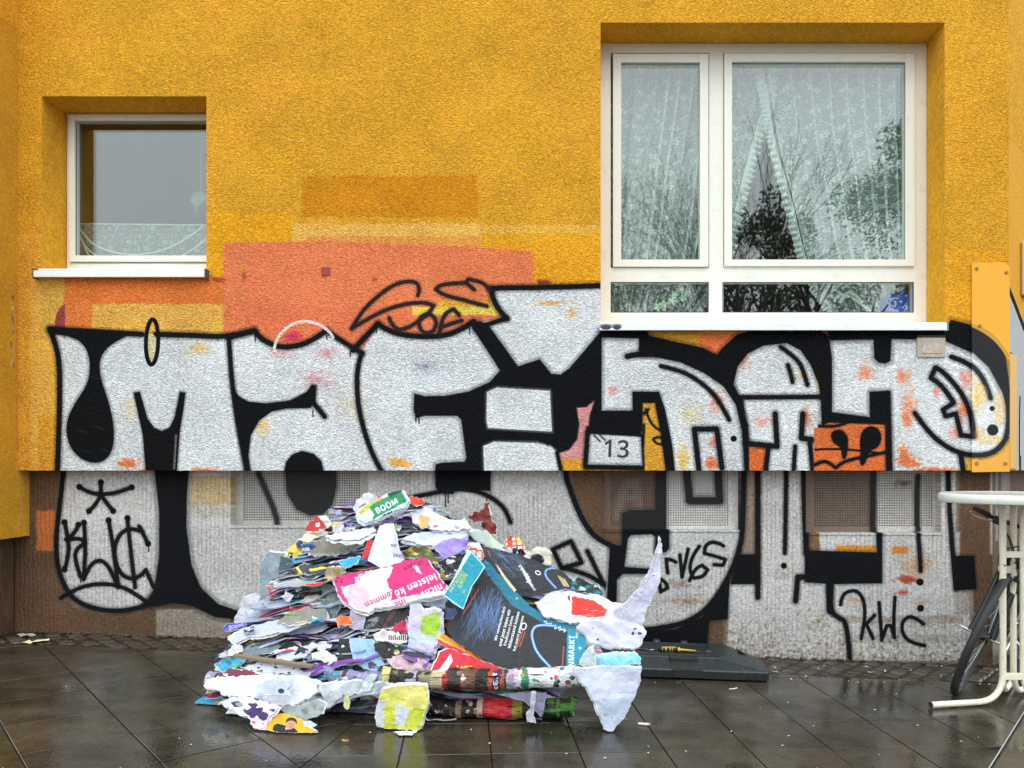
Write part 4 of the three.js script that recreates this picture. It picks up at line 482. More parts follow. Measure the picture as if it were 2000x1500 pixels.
scrap('paper_scrap', 'narrow lavender strip of paper lying under the poster roll', 'paper scrap', 860, 1409, 0.14, 0.016, lin(0.42, 0.42, 0.52), 0.05, 0.008);
{ const q = floorAt(1257, 1417), t = thing('cigarette_end', 'white cigarette end lying by the hanging white sheet', 'cigarette end', [q.x, q.y + 0.008, q.z], -0.12); part('paper_tube', rod(V(-0.026, 0, 0), V(0.02, 0, 0.004), 0.006), std({ color: lin(0.82, 0.8, 0.74), roughness: 0.7 }), t); part('filter_tip', rod(V(0.02, 0, 0.004), V(0.03, 0, 0.005), 0.0062), std({ color: lin(0.6, 0.5, 0.35), roughness: 0.7 }), t); }

// ---------- trees across the street: the window panes mirror them ----------
seed = 4242;
const bark = std({ color: lin(0.07, 0.055, 0.042), roughness: 0.95 });
const leafMats = [lin(0.06, 0.085, 0.035), lin(0.085, 0.1, 0.045), lin(0.045, 0.065, 0.03)].map((c) => std({ color: c, roughness: 0.8 }));
function branches(list, p, dir, len, r, depth, spread, tips) {
  const e = p.clone().addScaledVector(dir, len), mid = p.clone().lerp(e, 0.5).add(V(R(-1, 1), R(-0.4, 0.6), R(-1, 1)).multiplyScalar(len * 0.07));
  list.push(rod(p, mid, r, r * 0.84, depth > 2 ? 8 : 4), rod(mid, e, r * 0.84, r * 0.68, depth > 2 ? 8 : 4)); tips.push(e);
  if (depth > 0) for (let k = 0, n = depth > 3 ? 4 : 3; k < n; k++) branches(list, (k ? e : mid).clone(), dir.clone().add(V(R(-1, 1), R(-0.35, 0.7), R(-1, 1)).multiplyScalar(spread)).normalize(), len * R(0.6, 0.85), r * 0.6, depth - 1, spread, tips);
}
function tree(name, label, x, z, h, w, kind, leaves, low) {
  const t = thing(name, label, 'tree', [x, groundY(x) - 0.1, z], R(0, 6), 'trees across the street'), list = [], tips = [];
  branches(list, V(0, 0, 0), V(R(-0.05, 0.05), 1, R(-0.05, 0.05)).normalize(), h * 0.32, (kind === 'bare' ? 0.009 : 0.02) * h, kind === 'bare' ? 6 : 3, kind === 'bare' ? 0.55 : 0.6, tips);
  part('trunk', merge(list), bark, t);
  if (leaves) {
    const pos = [], nor = [];
    const clumps = []; for (let k = 0; k < 46; k++) { const y = R(low, 1), env = kind === 'conifer' ? (1.05 - y) * 0.9 + 0.12 : Math.sqrt(Math.max(0.05, 1 - Math.pow((y - (low + 1) / 2) / ((1 - low) / 2 + 0.02), 2))); const a = R(0, 6.283), q = Math.sqrt(R(0.1, 1)) * env * w; clumps.push([Math.cos(a) * q, y * h, Math.sin(a) * q, R(0.35, 0.65) * w * 0.45]); }
    for (let i = 0; i < leaves * 1.8; i++) { const c = pick(clumps), u = V(R(-1, 1), R(-1, 1), R(-1, 1)); if (u.lengthSq() > 1) continue; const p = V(c[0], c[1], c[2]).addScaledVector(u, c[3]), n = V(R(-1, 1), R(-0.2, 1), R(-1, 1)).normalize(), s = R(0.035, 0.085), e1 = n.clone().cross(V(R(-1, 1), R(-1, 1), R(-1, 1))).normalize(), e2 = n.clone().cross(e1); for (const [a, b] of [[-1, 0], [0, -0.55], [1, 0], [-1, 0], [1, 0], [0, 0.55]]) { const v = p.clone().addScaledVector(e1, a * s).addScaledVector(e2, b * s); pos.push(v.x, v.y, v.z); nor.push(n.x, n.y, n.z); } }
    const g = new THREE.BufferGeometry(); g.setAttribute('position', new THREE.Float32BufferAttribute(pos, 3)); g.setAttribute('normal', new THREE.Float32BufferAttribute(nor, 3)); part('crown', g, pick(leafMats), t);
  }
}
tree('broadleaf_tree', 'tall leafy tree mirrored at the edge of the wide pane', 10.3, 14, 12, 2.6, 'leaf', 14000, 0.2);
tree('broadleaf_tree', 'round topped leafy tree mirrored behind the drawn curtain', 9.4, 20.5, 11.2, 3.5, 'leaf', 11000, 0.2);
tree('evergreen_shrub_tree', 'dark evergreen mirrored in the gap between the curtains', 6.5, 19.5, 10.2, 2.0, 'leaf', 9000, 0.05);
tree('evergreen_shrub_tree', 'lower dark evergreen mirrored in the wide low pane', 8.6, 21.5, 8.4, 2.6, 'leaf', 9000, 0.05);
tree('evergreen_shrub_tree', 'broad evergreen mirrored at the foot of the narrow pane', 3.4, 20.5, 8.0, 2.6, 'leaf', 9000, 0.05);
tree('evergreen_shrub_tree', 'evergreen mirrored in the low narrow pane', 1.0, 22, 7.2, 2.4, 'leaf', 7000, 0.05);
tree('bare_tree', 'leafless tree whose twigs are mirrored between the curtains', 6.2, 22, 12.5, 3, 'bare', 0, 0);
tree('bare_tree', 'slender leafless tree mirrored in the narrow pane', 3.4, 24, 12.5, 3, 'bare', 0, 0);

// ---------- white bar table ----------
{
  const zt = D - 4.3, c = at(1976, 969, zt), gy = groundY(c.x), Rt = 131 * 4.3 / F, t = thing('bar_table', 'round white standing table with bent tube legs, cut off by the picture edge', 'table', [c.x, gy, c.z]), ht = c.y - gy;
  const cream = std({ map: rgbTex(256, (i, j) => { const n = Math.max(0, fbm(i / 14, j / 14, 23, 4) - 0.2) * 0.25, r = fbm(i / 2.4, j / 5, 29, 2) > 0.62 ? 0.55 : 0; return [237 * (1 - n) * (1 - r * 0.6), 230 * (1 - n * 1.1) * (1 - r * 0.8), 208 * (1 - n * 1.3) * (1 - r)]; }, [6, 1]), roughness: 0.34 }), topCv = document.createElement('canvas'); topCv.width = topCv.height = 256;
  { const k = topCv.getContext('2d'); k.fillStyle = '#e3e6e2'; k.fillRect(0, 0, 256, 256); for (let i = 0; i < 160; i++) { k.globalAlpha = 0.1; k.fillStyle = pick(['#f4efcf', '#cfd6d6', '#b9c3c6', '#efe6b8']); k.beginPath(); k.ellipse(R(0, 256), R(0, 256), R(5, 40), R(3, 16), R(0, 3), 0, 7); k.fill(); } }
  const prof = [[0, -0.02], [Rt - 0.03, -0.02], [Rt - 0.012, -0.036], [Rt - 0.003, -0.03], [Rt, -0.008], [Rt - 0.004, 0.012], [Rt - 0.014, 0.016], [Rt - 0.03, 0.013], [Rt - 0.04, 0.012], [0, 0.012]].map(([a, b]) => new THREE.Vector2(Math.max(a, 0.0001), b));
  part('tabletop', planar(new THREE.LatheGeometry(prof, 72).translate(0, ht, 0), (x, y, z) => [x / (2 * Rt) + 0.5, z / (2 * Rt) + 0.5]), std({ map: canvasTex(topCv), roughness: 0.14 }), t);
  const legR = 0.0168, sc = 4.3 / F, lx = (1955 - 1976) * sc, rx = (1994 - 1976) * sc;
  const leg = (x, z, fx, fz) => { const e = V(x + fx, 0.02 + groundY(c.x + x + fx) - gy, z + fz), dir = V(fx, 0, fz).normalize(), b = V(x, 0, z).addScaledVector(dir, 0.17); b.y = lerp(0.02, e.y, 0.2) + 0.006;
    const top0 = V(x, ht - 0.16, z), cp = new THREE.CurvePath(); const bendTop = V(x * 1.0, ht - 0.02, z).addScaledVector(dir, 0.07);
    cp.add(new THREE.QuadraticBezierCurve3(bendTop, V(x, ht - 0.03, z), top0)); cp.add(new THREE.LineCurve3(top0, V(x, 0.19, z))); cp.add(new THREE.QuadraticBezierCurve3(V(x, 0.19, z), V(x, b.y - 0.005, z), b)); cp.add(new THREE.LineCurve3(b, e));
    const l = part('leg', tube(null, legR, 90, 14, false, cp), cream, t);
    part('leg_end', new THREE.TorusGeometry(legR * 0.86, 0.004, 6, 16).lookAt(dir).translate(e.x, e.y, e.z), std({ color: lin(0.06, 0.04, 0.03), roughness: 0.7 }), l); part('leg_bore', new THREE.CircleGeometry(legR * 0.8, 16).lookAt(dir).translate(e.x + dir.x * 0.001, e.y, e.z + dir.z * 0.001), std({ color: lin(0.02, 0.015, 0.01), roughness: 0.9 }), l);
    part('rivet', new THREE.SphereGeometry(0.006, 8, 6).translate(x, 0.78, z + legR), std({ color: lin(0.12, 0.1, 0.08), roughness: 0.5 }), l); };
  const fl = floorAt(1818, 1384); leg(lx, 0.02, fl.x - c.x - lx, fl.z - c.z - 0.02); leg(rx, 0.02, 0.36, 0.36); leg(lx * 0.35 + 0.02, -0.09, 0.26, -0.34); leg(rx + 0.01, -0.09, 0.3, -0.28);
  for (const y of [1082, 1319]) part('crossbar', box(lx, rx, at(0, y + 6, zt).y - gy, at(0, y - 6, zt).y - gy, 0.004, 0.034, 0.003), cream, t);
  part('crossbar', box(lx * 0.35, rx + 0.01, 0.72, 0.76, -0.1, -0.075, 0.003), cream, t); part('support_plate', box(-0.14, 0.14, ht - 0.035, ht - 0.021, -0.12, 0.06, 0.003), cream, t);
}
// ---------- bicycle leaning on its stand behind the table ----------
{
  const q = floorAt(1868, 1352), t = thing('bicycle', 'black bicycle leaning behind the white table with its front wheel towards the pavement', 'bicycle', [q.x, q.y, q.z], THREE.MathUtils.degToRad(46));
  // parts are built upright, x to the rear, then leaned to the stand side
  const Lm = new THREE.Matrix4().makeRotationX(THREE.MathUtils.degToRad(19)), black = std({ color: lin(0.012, 0.013, 0.015), roughness: 0.35 }), rub = std({ color: lin(0.02, 0.021, 0.022), roughness: 0.6 }), alu = std({ color: lin(0.6, 0.6, 0.58), roughness: 0.3, metalness: 0.9 });
  const ax = V(0.07, 0.26, 0).normalize(), Sm = new THREE.Matrix4().makeTranslation(0.17, 0.66, 0).multiply(new THREE.Matrix4().makeRotationAxis(ax, THREE.MathUtils.degToRad(6.5))).multiply(new THREE.Matrix4().makeTranslation(-0.17, -0.66, 0));
  let steer = true; const P = (n, g, m, par = t) => part(n, g.applyMatrix4(steer ? Lm.clone().multiply(Sm) : Lm), m, par), wr = 0.378;
  const wheel = (x, fender) => {
    const w = P('wheel', new THREE.TorusGeometry(wr - 0.023, 0.023, 14, 72).translate(x, wr, 0), rub); w.userData.label = x < 0.5 ? 'front wheel of the bicycle' : 'rear wheel of the bicycle';
    P('rim', merge([new THREE.TorusGeometry(wr - 0.046, 0.012, 8, 64).scale(1, 1, 0.9).translate(x, wr, 0)]), std({ color: lin(0.03, 0.03, 0.032), roughness: 0.3, metalness: 0.6 }), w);
    const sp = []; for (let k = 0; k < 32; k++) { const a = k / 32 * 6.283, s = k % 2 ? 1 : -1, b = a + (k % 4 < 2 ? 0.5 : -0.5); sp.push(rod(V(x + 0.022 * Math.cos(b), wr + 0.022 * Math.sin(b), s * 0.03), V(x + (wr - 0.05) * Math.cos(a), wr + (wr - 0.05) * Math.sin(a), 0), 0.0013, 0.0013, 5)); } P('spokes', merge(sp), alu, w);
    P('hub', merge([rod(V(x, wr, -0.04), V(x, wr, 0.04), 0.026, 0.026, 16), rod(V(x, wr, -0.045), V(x, wr, -0.03), 0.034, 0.034, 16), rod(V(x, wr, 0.03), V(x, wr, 0.045), 0.034, 0.034, 16)]), black, w); P('axle_nut', rod(V(x, wr, -0.115), V(x, wr, -0.05), 0.009, 0.009), alu, w); P('axle_nut', rod(V(x, wr, 0.05), V(x, wr, 0.115), 0.009, 0.009), alu, w);
    if (fender) { const f = []; const cur = new THREE.CatmullRomCurve3(Array.from({ length: 20 }, (_, k) => { const a = lerp(0.55, 3.0, k / 19); return V(x + (wr + 0.02) * Math.cos(a), wr + (wr + 0.02) * Math.sin(a), 0); })); const g = new THREE.TubeGeometry(cur, 30, 0.026, 8); P('mudguard', g, black, w); }
  };
  wheel(0, false); steer = false; wheel(1.06, true); steer = true;
  const head0 = V(0.17, 0.72, 0), head1 = V(0.24, 0.92, 0), bb = V(0.6, 0.29, 0), seatT = V(0.82, 0.86, 0), rear = V(1.06, wr, 0);
  P('fork', merge([tube([V(0.16, 0.81, -0.05), V(0.12, 0.68, -0.052), V(0.05, 0.5, -0.052), V(0, wr, -0.058)], 0.02, 20, 8), tube([V(0.16, 0.81, 0.05), V(0.12, 0.68, 0.052), V(0.05, 0.5, 0.052), V(0, wr, 0.058)], 0.02, 20, 8), box(0.12, 0.19, 0.79, 0.835, -0.062, 0.062, 0.012)]), black);
  steer = false; P('frame', merge([rod(head0, head1, 0.02), rod(head1.clone().lerp(head0, 0.2), seatT, 0.016), rod(head0, bb, 0.02), rod(bb, seatT, 0.017), rod(bb, rear.clone().setZ(0.05), 0.01), rod(bb, rear.clone().setZ(-0.05), 0.01), rod(seatT, rear.clone().setZ(0.05), 0.008), rod(seatT, rear.clone().setZ(-0.05), 0.008)]), black);
  steer = true; P('brake', merge([tube([V(0.13, 0.86, -0.04), V(0.08, 0.83, -0.05), V(0.06, 0.76, -0.045)], 0.009, 12, 6), tube([V(0.13, 0.86, 0.04), V(0.08, 0.83, 0.05), V(0.06, 0.76, 0.045)], 0.009, 12, 6), box(0.04, 0.1, 0.73, 0.755, -0.055, -0.028, 0.005), box(0.04, 0.1, 0.73, 0.755, 0.028, 0.055, 0.005)]), black);
  steer = false; P('seat_post', rod(seatT, V(0.85, 0.97, 0), 0.013), alu); P('saddle', (() => { const s = new THREE.Shape(); s.moveTo(-0.15, 0); s.bezierCurveTo(-0.13, 0.035, -0.02, 0.03, 0.05, 0.06); s.bezierCurveTo(0.14, 0.1, 0.14, -0.1, 0.05, -0.06); s.bezierCurveTo(-0.02, -0.03, -0.13, -0.035, -0.15, 0); return new THREE.ExtrudeGeometry(s, { depth: 0.03, bevelSize: 0.012, bevelThickness: 0.015, bevelSegments: 3 }).rotateX(Math.PI / 2).translate(0.85, 1.01, 0); })(), rub);
  steer = true; P('stem', merge([rod(head1, V(0.26, 1.0, 0), 0.015), rod(V(0.26, 0.995, 0), V(0.2, 1.01, 0), 0.018)]), black);
  const bar = P('handlebar', tube([V(0.34, 1.0, -0.31), V(0.24, 1.0, -0.2), V(0.2, 1.01, -0.05), V(0.2, 1.01, 0.05), V(0.24, 1.0, 0.2), V(0.34, 1.0, 0.31)], 0.012, 50, 8), black);
  P('grip', merge([rod(V(0.36, 1.0, -0.33), V(0.27, 1.0, -0.235), 0.018), rod(V(0.36, 1.0, 0.33), V(0.27, 1.0, 0.235), 0.018)]), rub, bar);
  for (const s of [-1, 1]) P('brake_lever', tube([V(0.24, 0.99, s * 0.18), V(0.17, 0.985, s * 0.23), V(0.2, 0.985, s * 0.31), V(0.23, 0.99, s * 0.33)], 0.006, 24, 6), alu, bar); P('lever_clamp', merge([box(0.2, 0.255, 0.975, 1.02, -0.2, -0.15, 0.01), box(0.2, 0.255, 0.975, 1.02, 0.15, 0.2, 0.01)]), black, bar);
  P('brake_cable', merge([tube([V(0.2, 0.99, -0.17), V(0.09, 0.97, -0.1), V(0.06, 0.88, -0.03), V(0.12, 0.77, -0.03)], 0.004, 40, 6), tube([V(0.2, 0.99, 0.17), V(0.1, 0.96, 0.06), V(0.07, 0.86, -0.08), V(0.08, 0.76, -0.06)], 0.004, 40, 6), tube([V(0.2, 0.99, -0.15), V(0.05, 0.93, -0.05), V(0.1, 0.8, 0.02), V(0.2, 0.72, 0.02)], 0.004, 40, 6)]), black);
  steer = false; P('crank', merge([new THREE.TorusGeometry(0.085, 0.006, 6, 36).translate(0.6, 0.29, 0.05), rod(V(0.6, 0.29, 0.06), V(0.46, 0.21, 0.07), 0.01), rod(V(0.6, 0.29, -0.06), V(0.74, 0.37, -0.07), 0.01)]), alu); P('pedal', merge([box(0.41, 0.51, 0.2, 0.222, 0.08, 0.16, 0.004), box(0.69, 0.79, 0.36, 0.382, -0.16, -0.08, 0.004)]), rub);
  part('kickstand', rod(V(0.62, 0.27, 0.06).applyMatrix4(Lm), V(0.66, groundY(q.x + 0.5) - q.y + 0.01, 0.34), 0.009), alu, t);
}
// ---------- dark barrier foot behind the heap ----------
{
  const a = floorAt(1501, 1334), t = thing('barrier_foot', 'dark grey recycled plastic barrier foot lying against the plinth', 'barrier foot', [a.x, a.y, a.z]), gm = rgbTex(128, (i, j) => { const n = fbm(i / 6, j / 6, 3, 3) * 0.3; return [42 * (1 + n), 49 * (1 + n), 51 * (1 + n)]; }, [2, 2]), mat = std({ map: gm, roughness: 0.42 }), dk = std({ color: lin(0.012, 0.013, 0.014), roughness: 0.55 });
  const hh = 0.1, L = 1.0, dp = 0.62, slope = Math.atan(0.035); t.rotation.z = -slope;
  // plan: long slab with bevelled end, skirt below, sloping top edge
  const ring2 = (ins, y) => [[-L, 0 - ins], [-0.0 - ins * 0.6, -ins * 1.0], [0.04 - ins * 0.9, -0.3 - ins * 0.2], [-0.08 - ins * 0.9, -dp + ins], [-L, -dp + ins]].map(([x, z]) => V(x, y, z)), rings = [ring2(0, 0.012), ring2(0, 0.055), ring2(0.008, 0.062), ring2(0.17, hh - 0.006), ring2(0.178, hh)];
  rings[3][0].z = rings[3][1].z = -0.15; rings[4][0].z = rings[4][1].z = -0.158; rings[3][1].x = -0.26; rings[4][1].x = -0.268; rings[3][2].x = -0.13; rings[3][2].z = -0.32; rings[4][2].x = -0.138; rings[4][2].z = -0.322; rings[3][3].set(-0.16, hh - 0.006, -dp + 0.06); rings[4][3].set(-0.168, hh, -dp + 0.068);
  const pos = []; const T = (...v) => v.forEach((p) => pos.push(p.x, p.y, p.z)); for (let k = 1; k < 4; k++) for (let i = 0; i < 5; i++) { const j = (i + 1) % 5; T(rings[k][i], rings[k][j], rings[k + 1][j]); T(rings[k][i], rings[k + 1][j], rings[k + 1][i]); } for (let i = 1; i < 4; i++) { T(rings[4][0], rings[4][i], rings[4][i + 1]); T(rings[0][0], rings[0][i + 1], rings[0][i]); }
  const g = new THREE.BufferGeometry(); g.setAttribute('position', new THREE.Float32BufferAttribute(pos, 3)); g.computeVertexNormals(); part('slab_body', planar(g, (x, y, z) => [x, z + y]), mat, t);
  { const q = [], S = (...v) => v.forEach((p) => q.push(p.x, p.y, p.z)); for (let i = 0; i < 5; i++) { const j = (i + 1) % 5; S(rings[0][i], rings[0][j], rings[1][j]); S(rings[0][i], rings[1][j], rings[1][i]); } const gs = new THREE.BufferGeometry(); gs.setAttribute('position', new THREE.Float32BufferAttribute(q, 3)); gs.computeVertexNormals(); part('slab_skirt', planar(gs, (x, y, z) => [x, z + y]), std({ map: gm, color: lin(0.42, 0.42, 0.42), roughness: 0.5 }), t); }
  part('grip_pocket_shade', box(-0.57, -0.39, 0.012, 0.064, -0.02, 0.004, 0.004), dk, t); part('grip_pocket_shade', box(-0.57, -0.4, 0.078, 0.1045, -0.17, -0.1, 0.003), dk, t);  // near-black raised blocks: the shade of the grip recesses as colour
  part('socket_pocket_shade', box(-0.46, -0.3, hh - 0.004, hh + 0.0025, -0.44, -0.34, 0.001), dk, t); part('socket_pocket_shade', box(-0.78, -0.62, hh - 0.004, hh + 0.0025, -0.46, -0.34, 0.001), dk, t); part('end_slot_shade', box(-0.03, 0.03, -0.002, 0.004, -0.05, 0.05, 0.001).rotateZ(-0.5).rotateY(0.1).translate(-0.07, 0.084, -0.38), dk, t);  // sockets and slot are black plates, their inner shade painted on
  part('anchor_boss', merge([[-0.88, -0.27], [-0.6, -0.56], [-0.42, -0.54], [-0.3, -0.32]].map(([bx, bz]) => new THREE.CylinderGeometry(0.022, 0.028, 0.012, 16).translate(bx, hh + 0.004, bz)).concat([box(-0.94, -0.58, hh, hh + 0.009, -0.3, -0.285, 0.002), box(-0.52, -0.36, hh, hh + 0.012, -0.3, -0.25, 0.003), box(-0.28, -0.262, hh - 0.03, hh + 0.004, -0.5, -0.25, 0.002)])), mat, t); part('top_ridge', merge([box(-0.95, -0.32, hh - 0.002, hh + 0.006, -0.2, -0.18, 0.002), box(-0.9, -0.34, hh - 0.002, hh + 0.006, -0.5, -0.485, 0.002), box(-0.34, -0.325, hh - 0.002, hh + 0.005, -0.5, -0.2, 0.002)]), mat, t);
  const y0 = hh + 0.016, o = thing('striped_stick', 'short yellow and black banded stick on the dark barrier foot', 'stick', [a.x - 0.6, a.y + 0.022, a.z - 0.26]), yl = std({ color: lin(0.7, 0.42, 0.02), roughness: 0.4 });
  part('handle', merge([rod(V(-0.0, y0, 0), V(0.1, y0, 0.01), 0.013, 0.011), new THREE.SphereGeometry(0.016, 10, 8).translate(-0.005, y0, 0)]), dk, o); part('yellow_band', merge([[-0.012, 0.006], [0.022, 0.03], [0.05, 0.056], [0.066, 0.07], [0.1, 0.112]].map(([p, q]) => rod(V(p, y0, p * 0.1), V(q, y0, q * 0.1), 0.0142, 0.0142))), yl, o); part('blade', merge([rod(V(0.1, y0, 0.01), V(0.21, y0 - 0.004, 0.024), 0.008, 0.003), box(0.0, 0.09, y0 + 0.011, y0 + 0.015, -0.004, 0.01, 0.001)]), yl, o);
  scrap('paper_scrap', 'small pale scrap lying on the dark barrier foot', 'paper scrap', 1290, 1310, 0.05, 0.03, lin(0.7, 0.74, 0.85), 0.1, 0.012).position.set(a.x - 0.68, a.y + hh + 0.035, a.z - 0.23);
}

// ---------- the heap of torn posters ----------
seed = 777;
const crease = dataTex(512, (i, j) => { const a = 1 - Math.abs(fbm(i / 42, j / 42, 51, 4)) * 1.6, b = 1 - Math.abs(fbm(i / 17 + 9, j / 30, 57, 3)) * 1.6; return clamp(0.55 * a + 0.45 * b, 0, 1); }, [2.2, 2.2]);
const tornWhite = std({ color: lin(0.74, 0.76, 0.8), roughness: 0.75, bumpMap: crease, bumpScale: 0.003 }), greyBack = std({ color: lin(0.42, 0.43, 0.46), roughness: 0.75, bumpMap: crease, bumpScale: 0.003 });
function delaunay(P) {   // Bowyer-Watson on a few hundred points
  const n = P.length, pts = P.concat([[-1e3, -1e3], [1e3, -1e3], [0, 1e3]]); let tr = [];
  const circ = (a, b, c) => { const [ax, ay] = pts[a], [bx, by] = pts[b], [cx, cy] = pts[c], d = 2 * (ax * (by - cy) + bx * (cy - ay) + cx * (ay - by)) || 1e-12, A = ax * ax + ay * ay, B = bx * bx + by * by, C = cx * cx + cy * cy, x = (A * (by - cy) + B * (cy - ay) + C * (ay - by)) / d, y = (A * (cx - bx) + B * (ax - cx) + C * (bx - ax)) / d; return [a, b, c, x, y, (ax - x) ** 2 + (ay - y) ** 2]; };
  tr.push(circ(n, n + 1, n + 2));
  for (let i = 0; i < n; i++) { const [x, y] = pts[i], keep = [], edge = new Map(); for (const t of tr) { if ((x - t[3]) ** 2 + (y - t[4]) ** 2 < t[5]) for (const [a, b] of [[t[0], t[1]], [t[1], t[2]], [t[2], t[0]]]) { const r = b + '_' + a; if (edge.has(r)) edge.delete(r); else edge.set(a + '_' + b, [a, b]); } else keep.push(t); } for (const [a, b] of edge.values()) keep.push(circ(a, b, i)); tr = keep; }
  return tr.filter((t) => t[0] < n && t[1] < n && t[2] < n);
}
const inside = (p, x, y) => { let c = false; for (let i = 0, j = p.length - 1; i < p.length; j = i++) if (p[i][1] > y !== p[j][1] > y && x < (p[j][0] - p[i][0]) * (y - p[i][1]) / (p[j][1] - p[i][1]) + p[i][0]) c = !c; return c; };
// sheet prints share a few large canvases
const pages = [];
function packed(cv, W, Hh, ox, oy) {
  const w = cv.width, h = cv.height, N = 2048; let g = pages[pages.length - 1];
  if (g && g.x + w + 4 > N) { g.x = 2; g.y += g.row + 4; g.row = 0; }
  if (!g || g.y + h + 4 > N) { const c = document.createElement('canvas'); c.width = c.height = N; g = { c, x: 2, y: 2, row: 0, tex: canvasTex(c) }; pages.push(g); }
  g.c.getContext('2d').drawImage(cv, g.x, g.y); const t = g.tex.clone(); t.repeat.set(w / N / W, h / N / Hh); t.offset.set((g.x + w * ox / W) / N, (N - g.y - h + h * oy / Hh) / N); g.x += w + 4; g.row = Math.max(g.row, h); return t;
}
const heapZ = (py) => clamp(0.62 + (py - 970) / 430 * 0.86, 0.55, 1.52);
const papers = [];
/* one sheet: outline as seen in the photo laid onto the sheet's own plane (centre depth z, leaning back by pitch, turned by yaw), then creased, bent and torn */
function sheet(name, label, category, outline, o, print) {
  const pts = pairs(outline), c0 = [pts.reduce((s, p) => s + p[0], 0) / pts.length, pts.reduce((s, p) => s + p[1], 0) / pts.length];
  const { z = heapZ(c0[1]) + 0.06, pitch = 34, yaw = 0, amp = 0.012, wave = 5, torn = 0.0048, thick = 0.0016, bend = torn >= 0.004 ? [0, 1].map(() => { const a = R(0, 6.283); return [Math.cos(a), Math.sin(a), R(0.08, 0.3), R(0.2, 1) * (rnd() < 0.8 ? 1 : -0.5), 1]; }) : [], back = tornWhite, edge = '#d6d8e0', rough = 0.6, parent, ripple = 0 } = o;
  const anchor = at(c0[0], c0[1], z), pr = THREE.MathUtils.degToRad(pitch), yr = THREE.MathUtils.degToRad(yaw), n = V(Math.sin(yr) * Math.cos(pr), Math.sin(pr), Math.cos(yr) * Math.cos(pr)), e1 = V(0, 1, 0).cross(n).normalize(), e2 = n.clone().cross(e1);
  const eye = V(0, H, D), toUV = (px, py) => { const d = V((px - CX) / F, -(py - CY) / F, -1), t = anchor.clone().sub(eye).dot(n) / d.dot(n), q = eye.clone().addScaledVector(d, t).sub(anchor); return [q.dot(e1), q.dot(e2)]; };
  const poly2 = pts.map((p) => toUV(...p)), sd = Math.floor(rnd() * 1000);
  let x0 = Infinity, x1 = -Infinity, y0 = Infinity, y1 = -Infinity; for (const [u, v] of poly2) { x0 = Math.min(x0, u); x1 = Math.max(x1, u); y0 = Math.min(y0, v); y1 = Math.max(y1, v); }
  const size = Math.max(x1 - x0, y1 - y0), st = Math.max(0.011, size / 26), bd = [];
  for (let i = 0; i < poly2.length; i++) { const a = poly2[i], b = poly2[(i + 1) % poly2.length], l = Math.hypot(b[0] - a[0], b[1] - a[1]), k = Math.max(1, Math.round(l / (st * 0.6))); for (let j = 0; j < k; j++) { const t = j / k, nx = (b[1] - a[1]) / l, ny = -(b[0] - a[0]) / l, w = (j ? 1 : 0.3) * torn * (1.5 * vn(i * 7 + t * l / 0.11, sd, 2) + 0.6 * vn(i * 7 + t * l / 0.035, sd, 3) + 0.55 * vn(i * 7 + t * l / 0.011, sd, 5)); bd.push([lerp(a[0], b[0], t) + nx * w, lerp(a[1], b[1], t) + ny * w]); } }
  const P = bd.slice(); for (let v = y0; v <= y1; v += st) for (let u = x0; u <= x1; u += st) { const q = [u + R(-0.3, 0.3) * st, v + R(-0.3, 0.3) * st]; if (!inside(bd, q[0], q[1])) continue; let m = 1; for (const b of bd) m = Math.min(m, Math.hypot(b[0] - q[0], b[1] - q[1])); if (m > st * 0.45) P.push(q); }
  const jit = P.map(([u, v]) => [u + R(-1, 1) * 1e-6, v + R(-1, 1) * 1e-6]), tri = delaunay(jit).filter((t) => { const u = (P[t[0]][0] + P[t[1]][0] + P[t[2]][0]) / 3, v = (P[t[0]][1] + P[t[1]][1] + P[t[2]][1]) / 3; return inside(bd, u, v); });
  const f = wave / Math.max(size, 0.15), lift = ([u, v]) => { let w = amp * (fbm(u * f, v * f, sd, 3) * 1.3 + 0.7 * (0.4 - Math.abs(fbm(u * f * 1.3 + 4, v * f * 0.8, sd + 9, 2)) * 1.5)); if (ripple) w += ripple * Math.sin((u * 0.6 + v) * 90 / (1 + 0)) * 0.5; for (const [du, dv, off, k, own] of bend) { const s = u * du + v * dv - (own ? off * size : off); if (s > 0) w += own ? k * Math.min(0.03, 0.16 * s * s / size) : k * s * s; } return w; };
  const top = P.map((p) => { const w = lift(p); return anchor.clone().addScaledVector(e1, p[0]).addScaledVector(e2, p[1]).addScaledVector(n, w); }), bot = top.map((p) => p.clone().addScaledVector(n, -thick));
  for (const a of [top, bot]) for (const p of a) p.y = Math.max(p.y, groundY(p.x) + (a === top ? 0.006 + thick : 0.006));
  // canvas and print
  const S = clamp(900 / Math.max(size, 0.2), 300, 1100) * 0.62, mg = 0.02, cv = document.createElement('canvas'); cv.width = Math.max(16, Math.ceil((x1 - x0 + 2 * mg) * S)); cv.height = Math.max(16, Math.ceil((y1 - y0 + 2 * mg) * S));
  const k = cv.getContext('2d'), C = (px, py) => { const q = toUV(px, py); return [(q[0] - x0 + mg) * S, (y1 + mg - q[1]) * S]; }, A = C(...c0), B = C(c0[0] + 10, c0[1]), E = C(c0[0], c0[1] + 10), tf = [(B[0] - A[0]) / 10, (B[1] - A[1]) / 10, (E[0] - A[0]) / 10, (E[1] - A[1]) / 10]; k.setTransform(...tf, A[0] - tf[0] * c0[0] - tf[2] * c0[1], A[1] - tf[1] * c0[0] - tf[3] * c0[1]);
  const bb = { x0: Math.min(...pts.map((p) => p[0])) - 8, x1: Math.max(...pts.map((p) => p[0])) + 8, y0: Math.min(...pts.map((p) => p[1])) - 8, y1: Math.max(...pts.map((p) => p[1])) + 8 };
  print(k, bb); k.globalAlpha = 1;
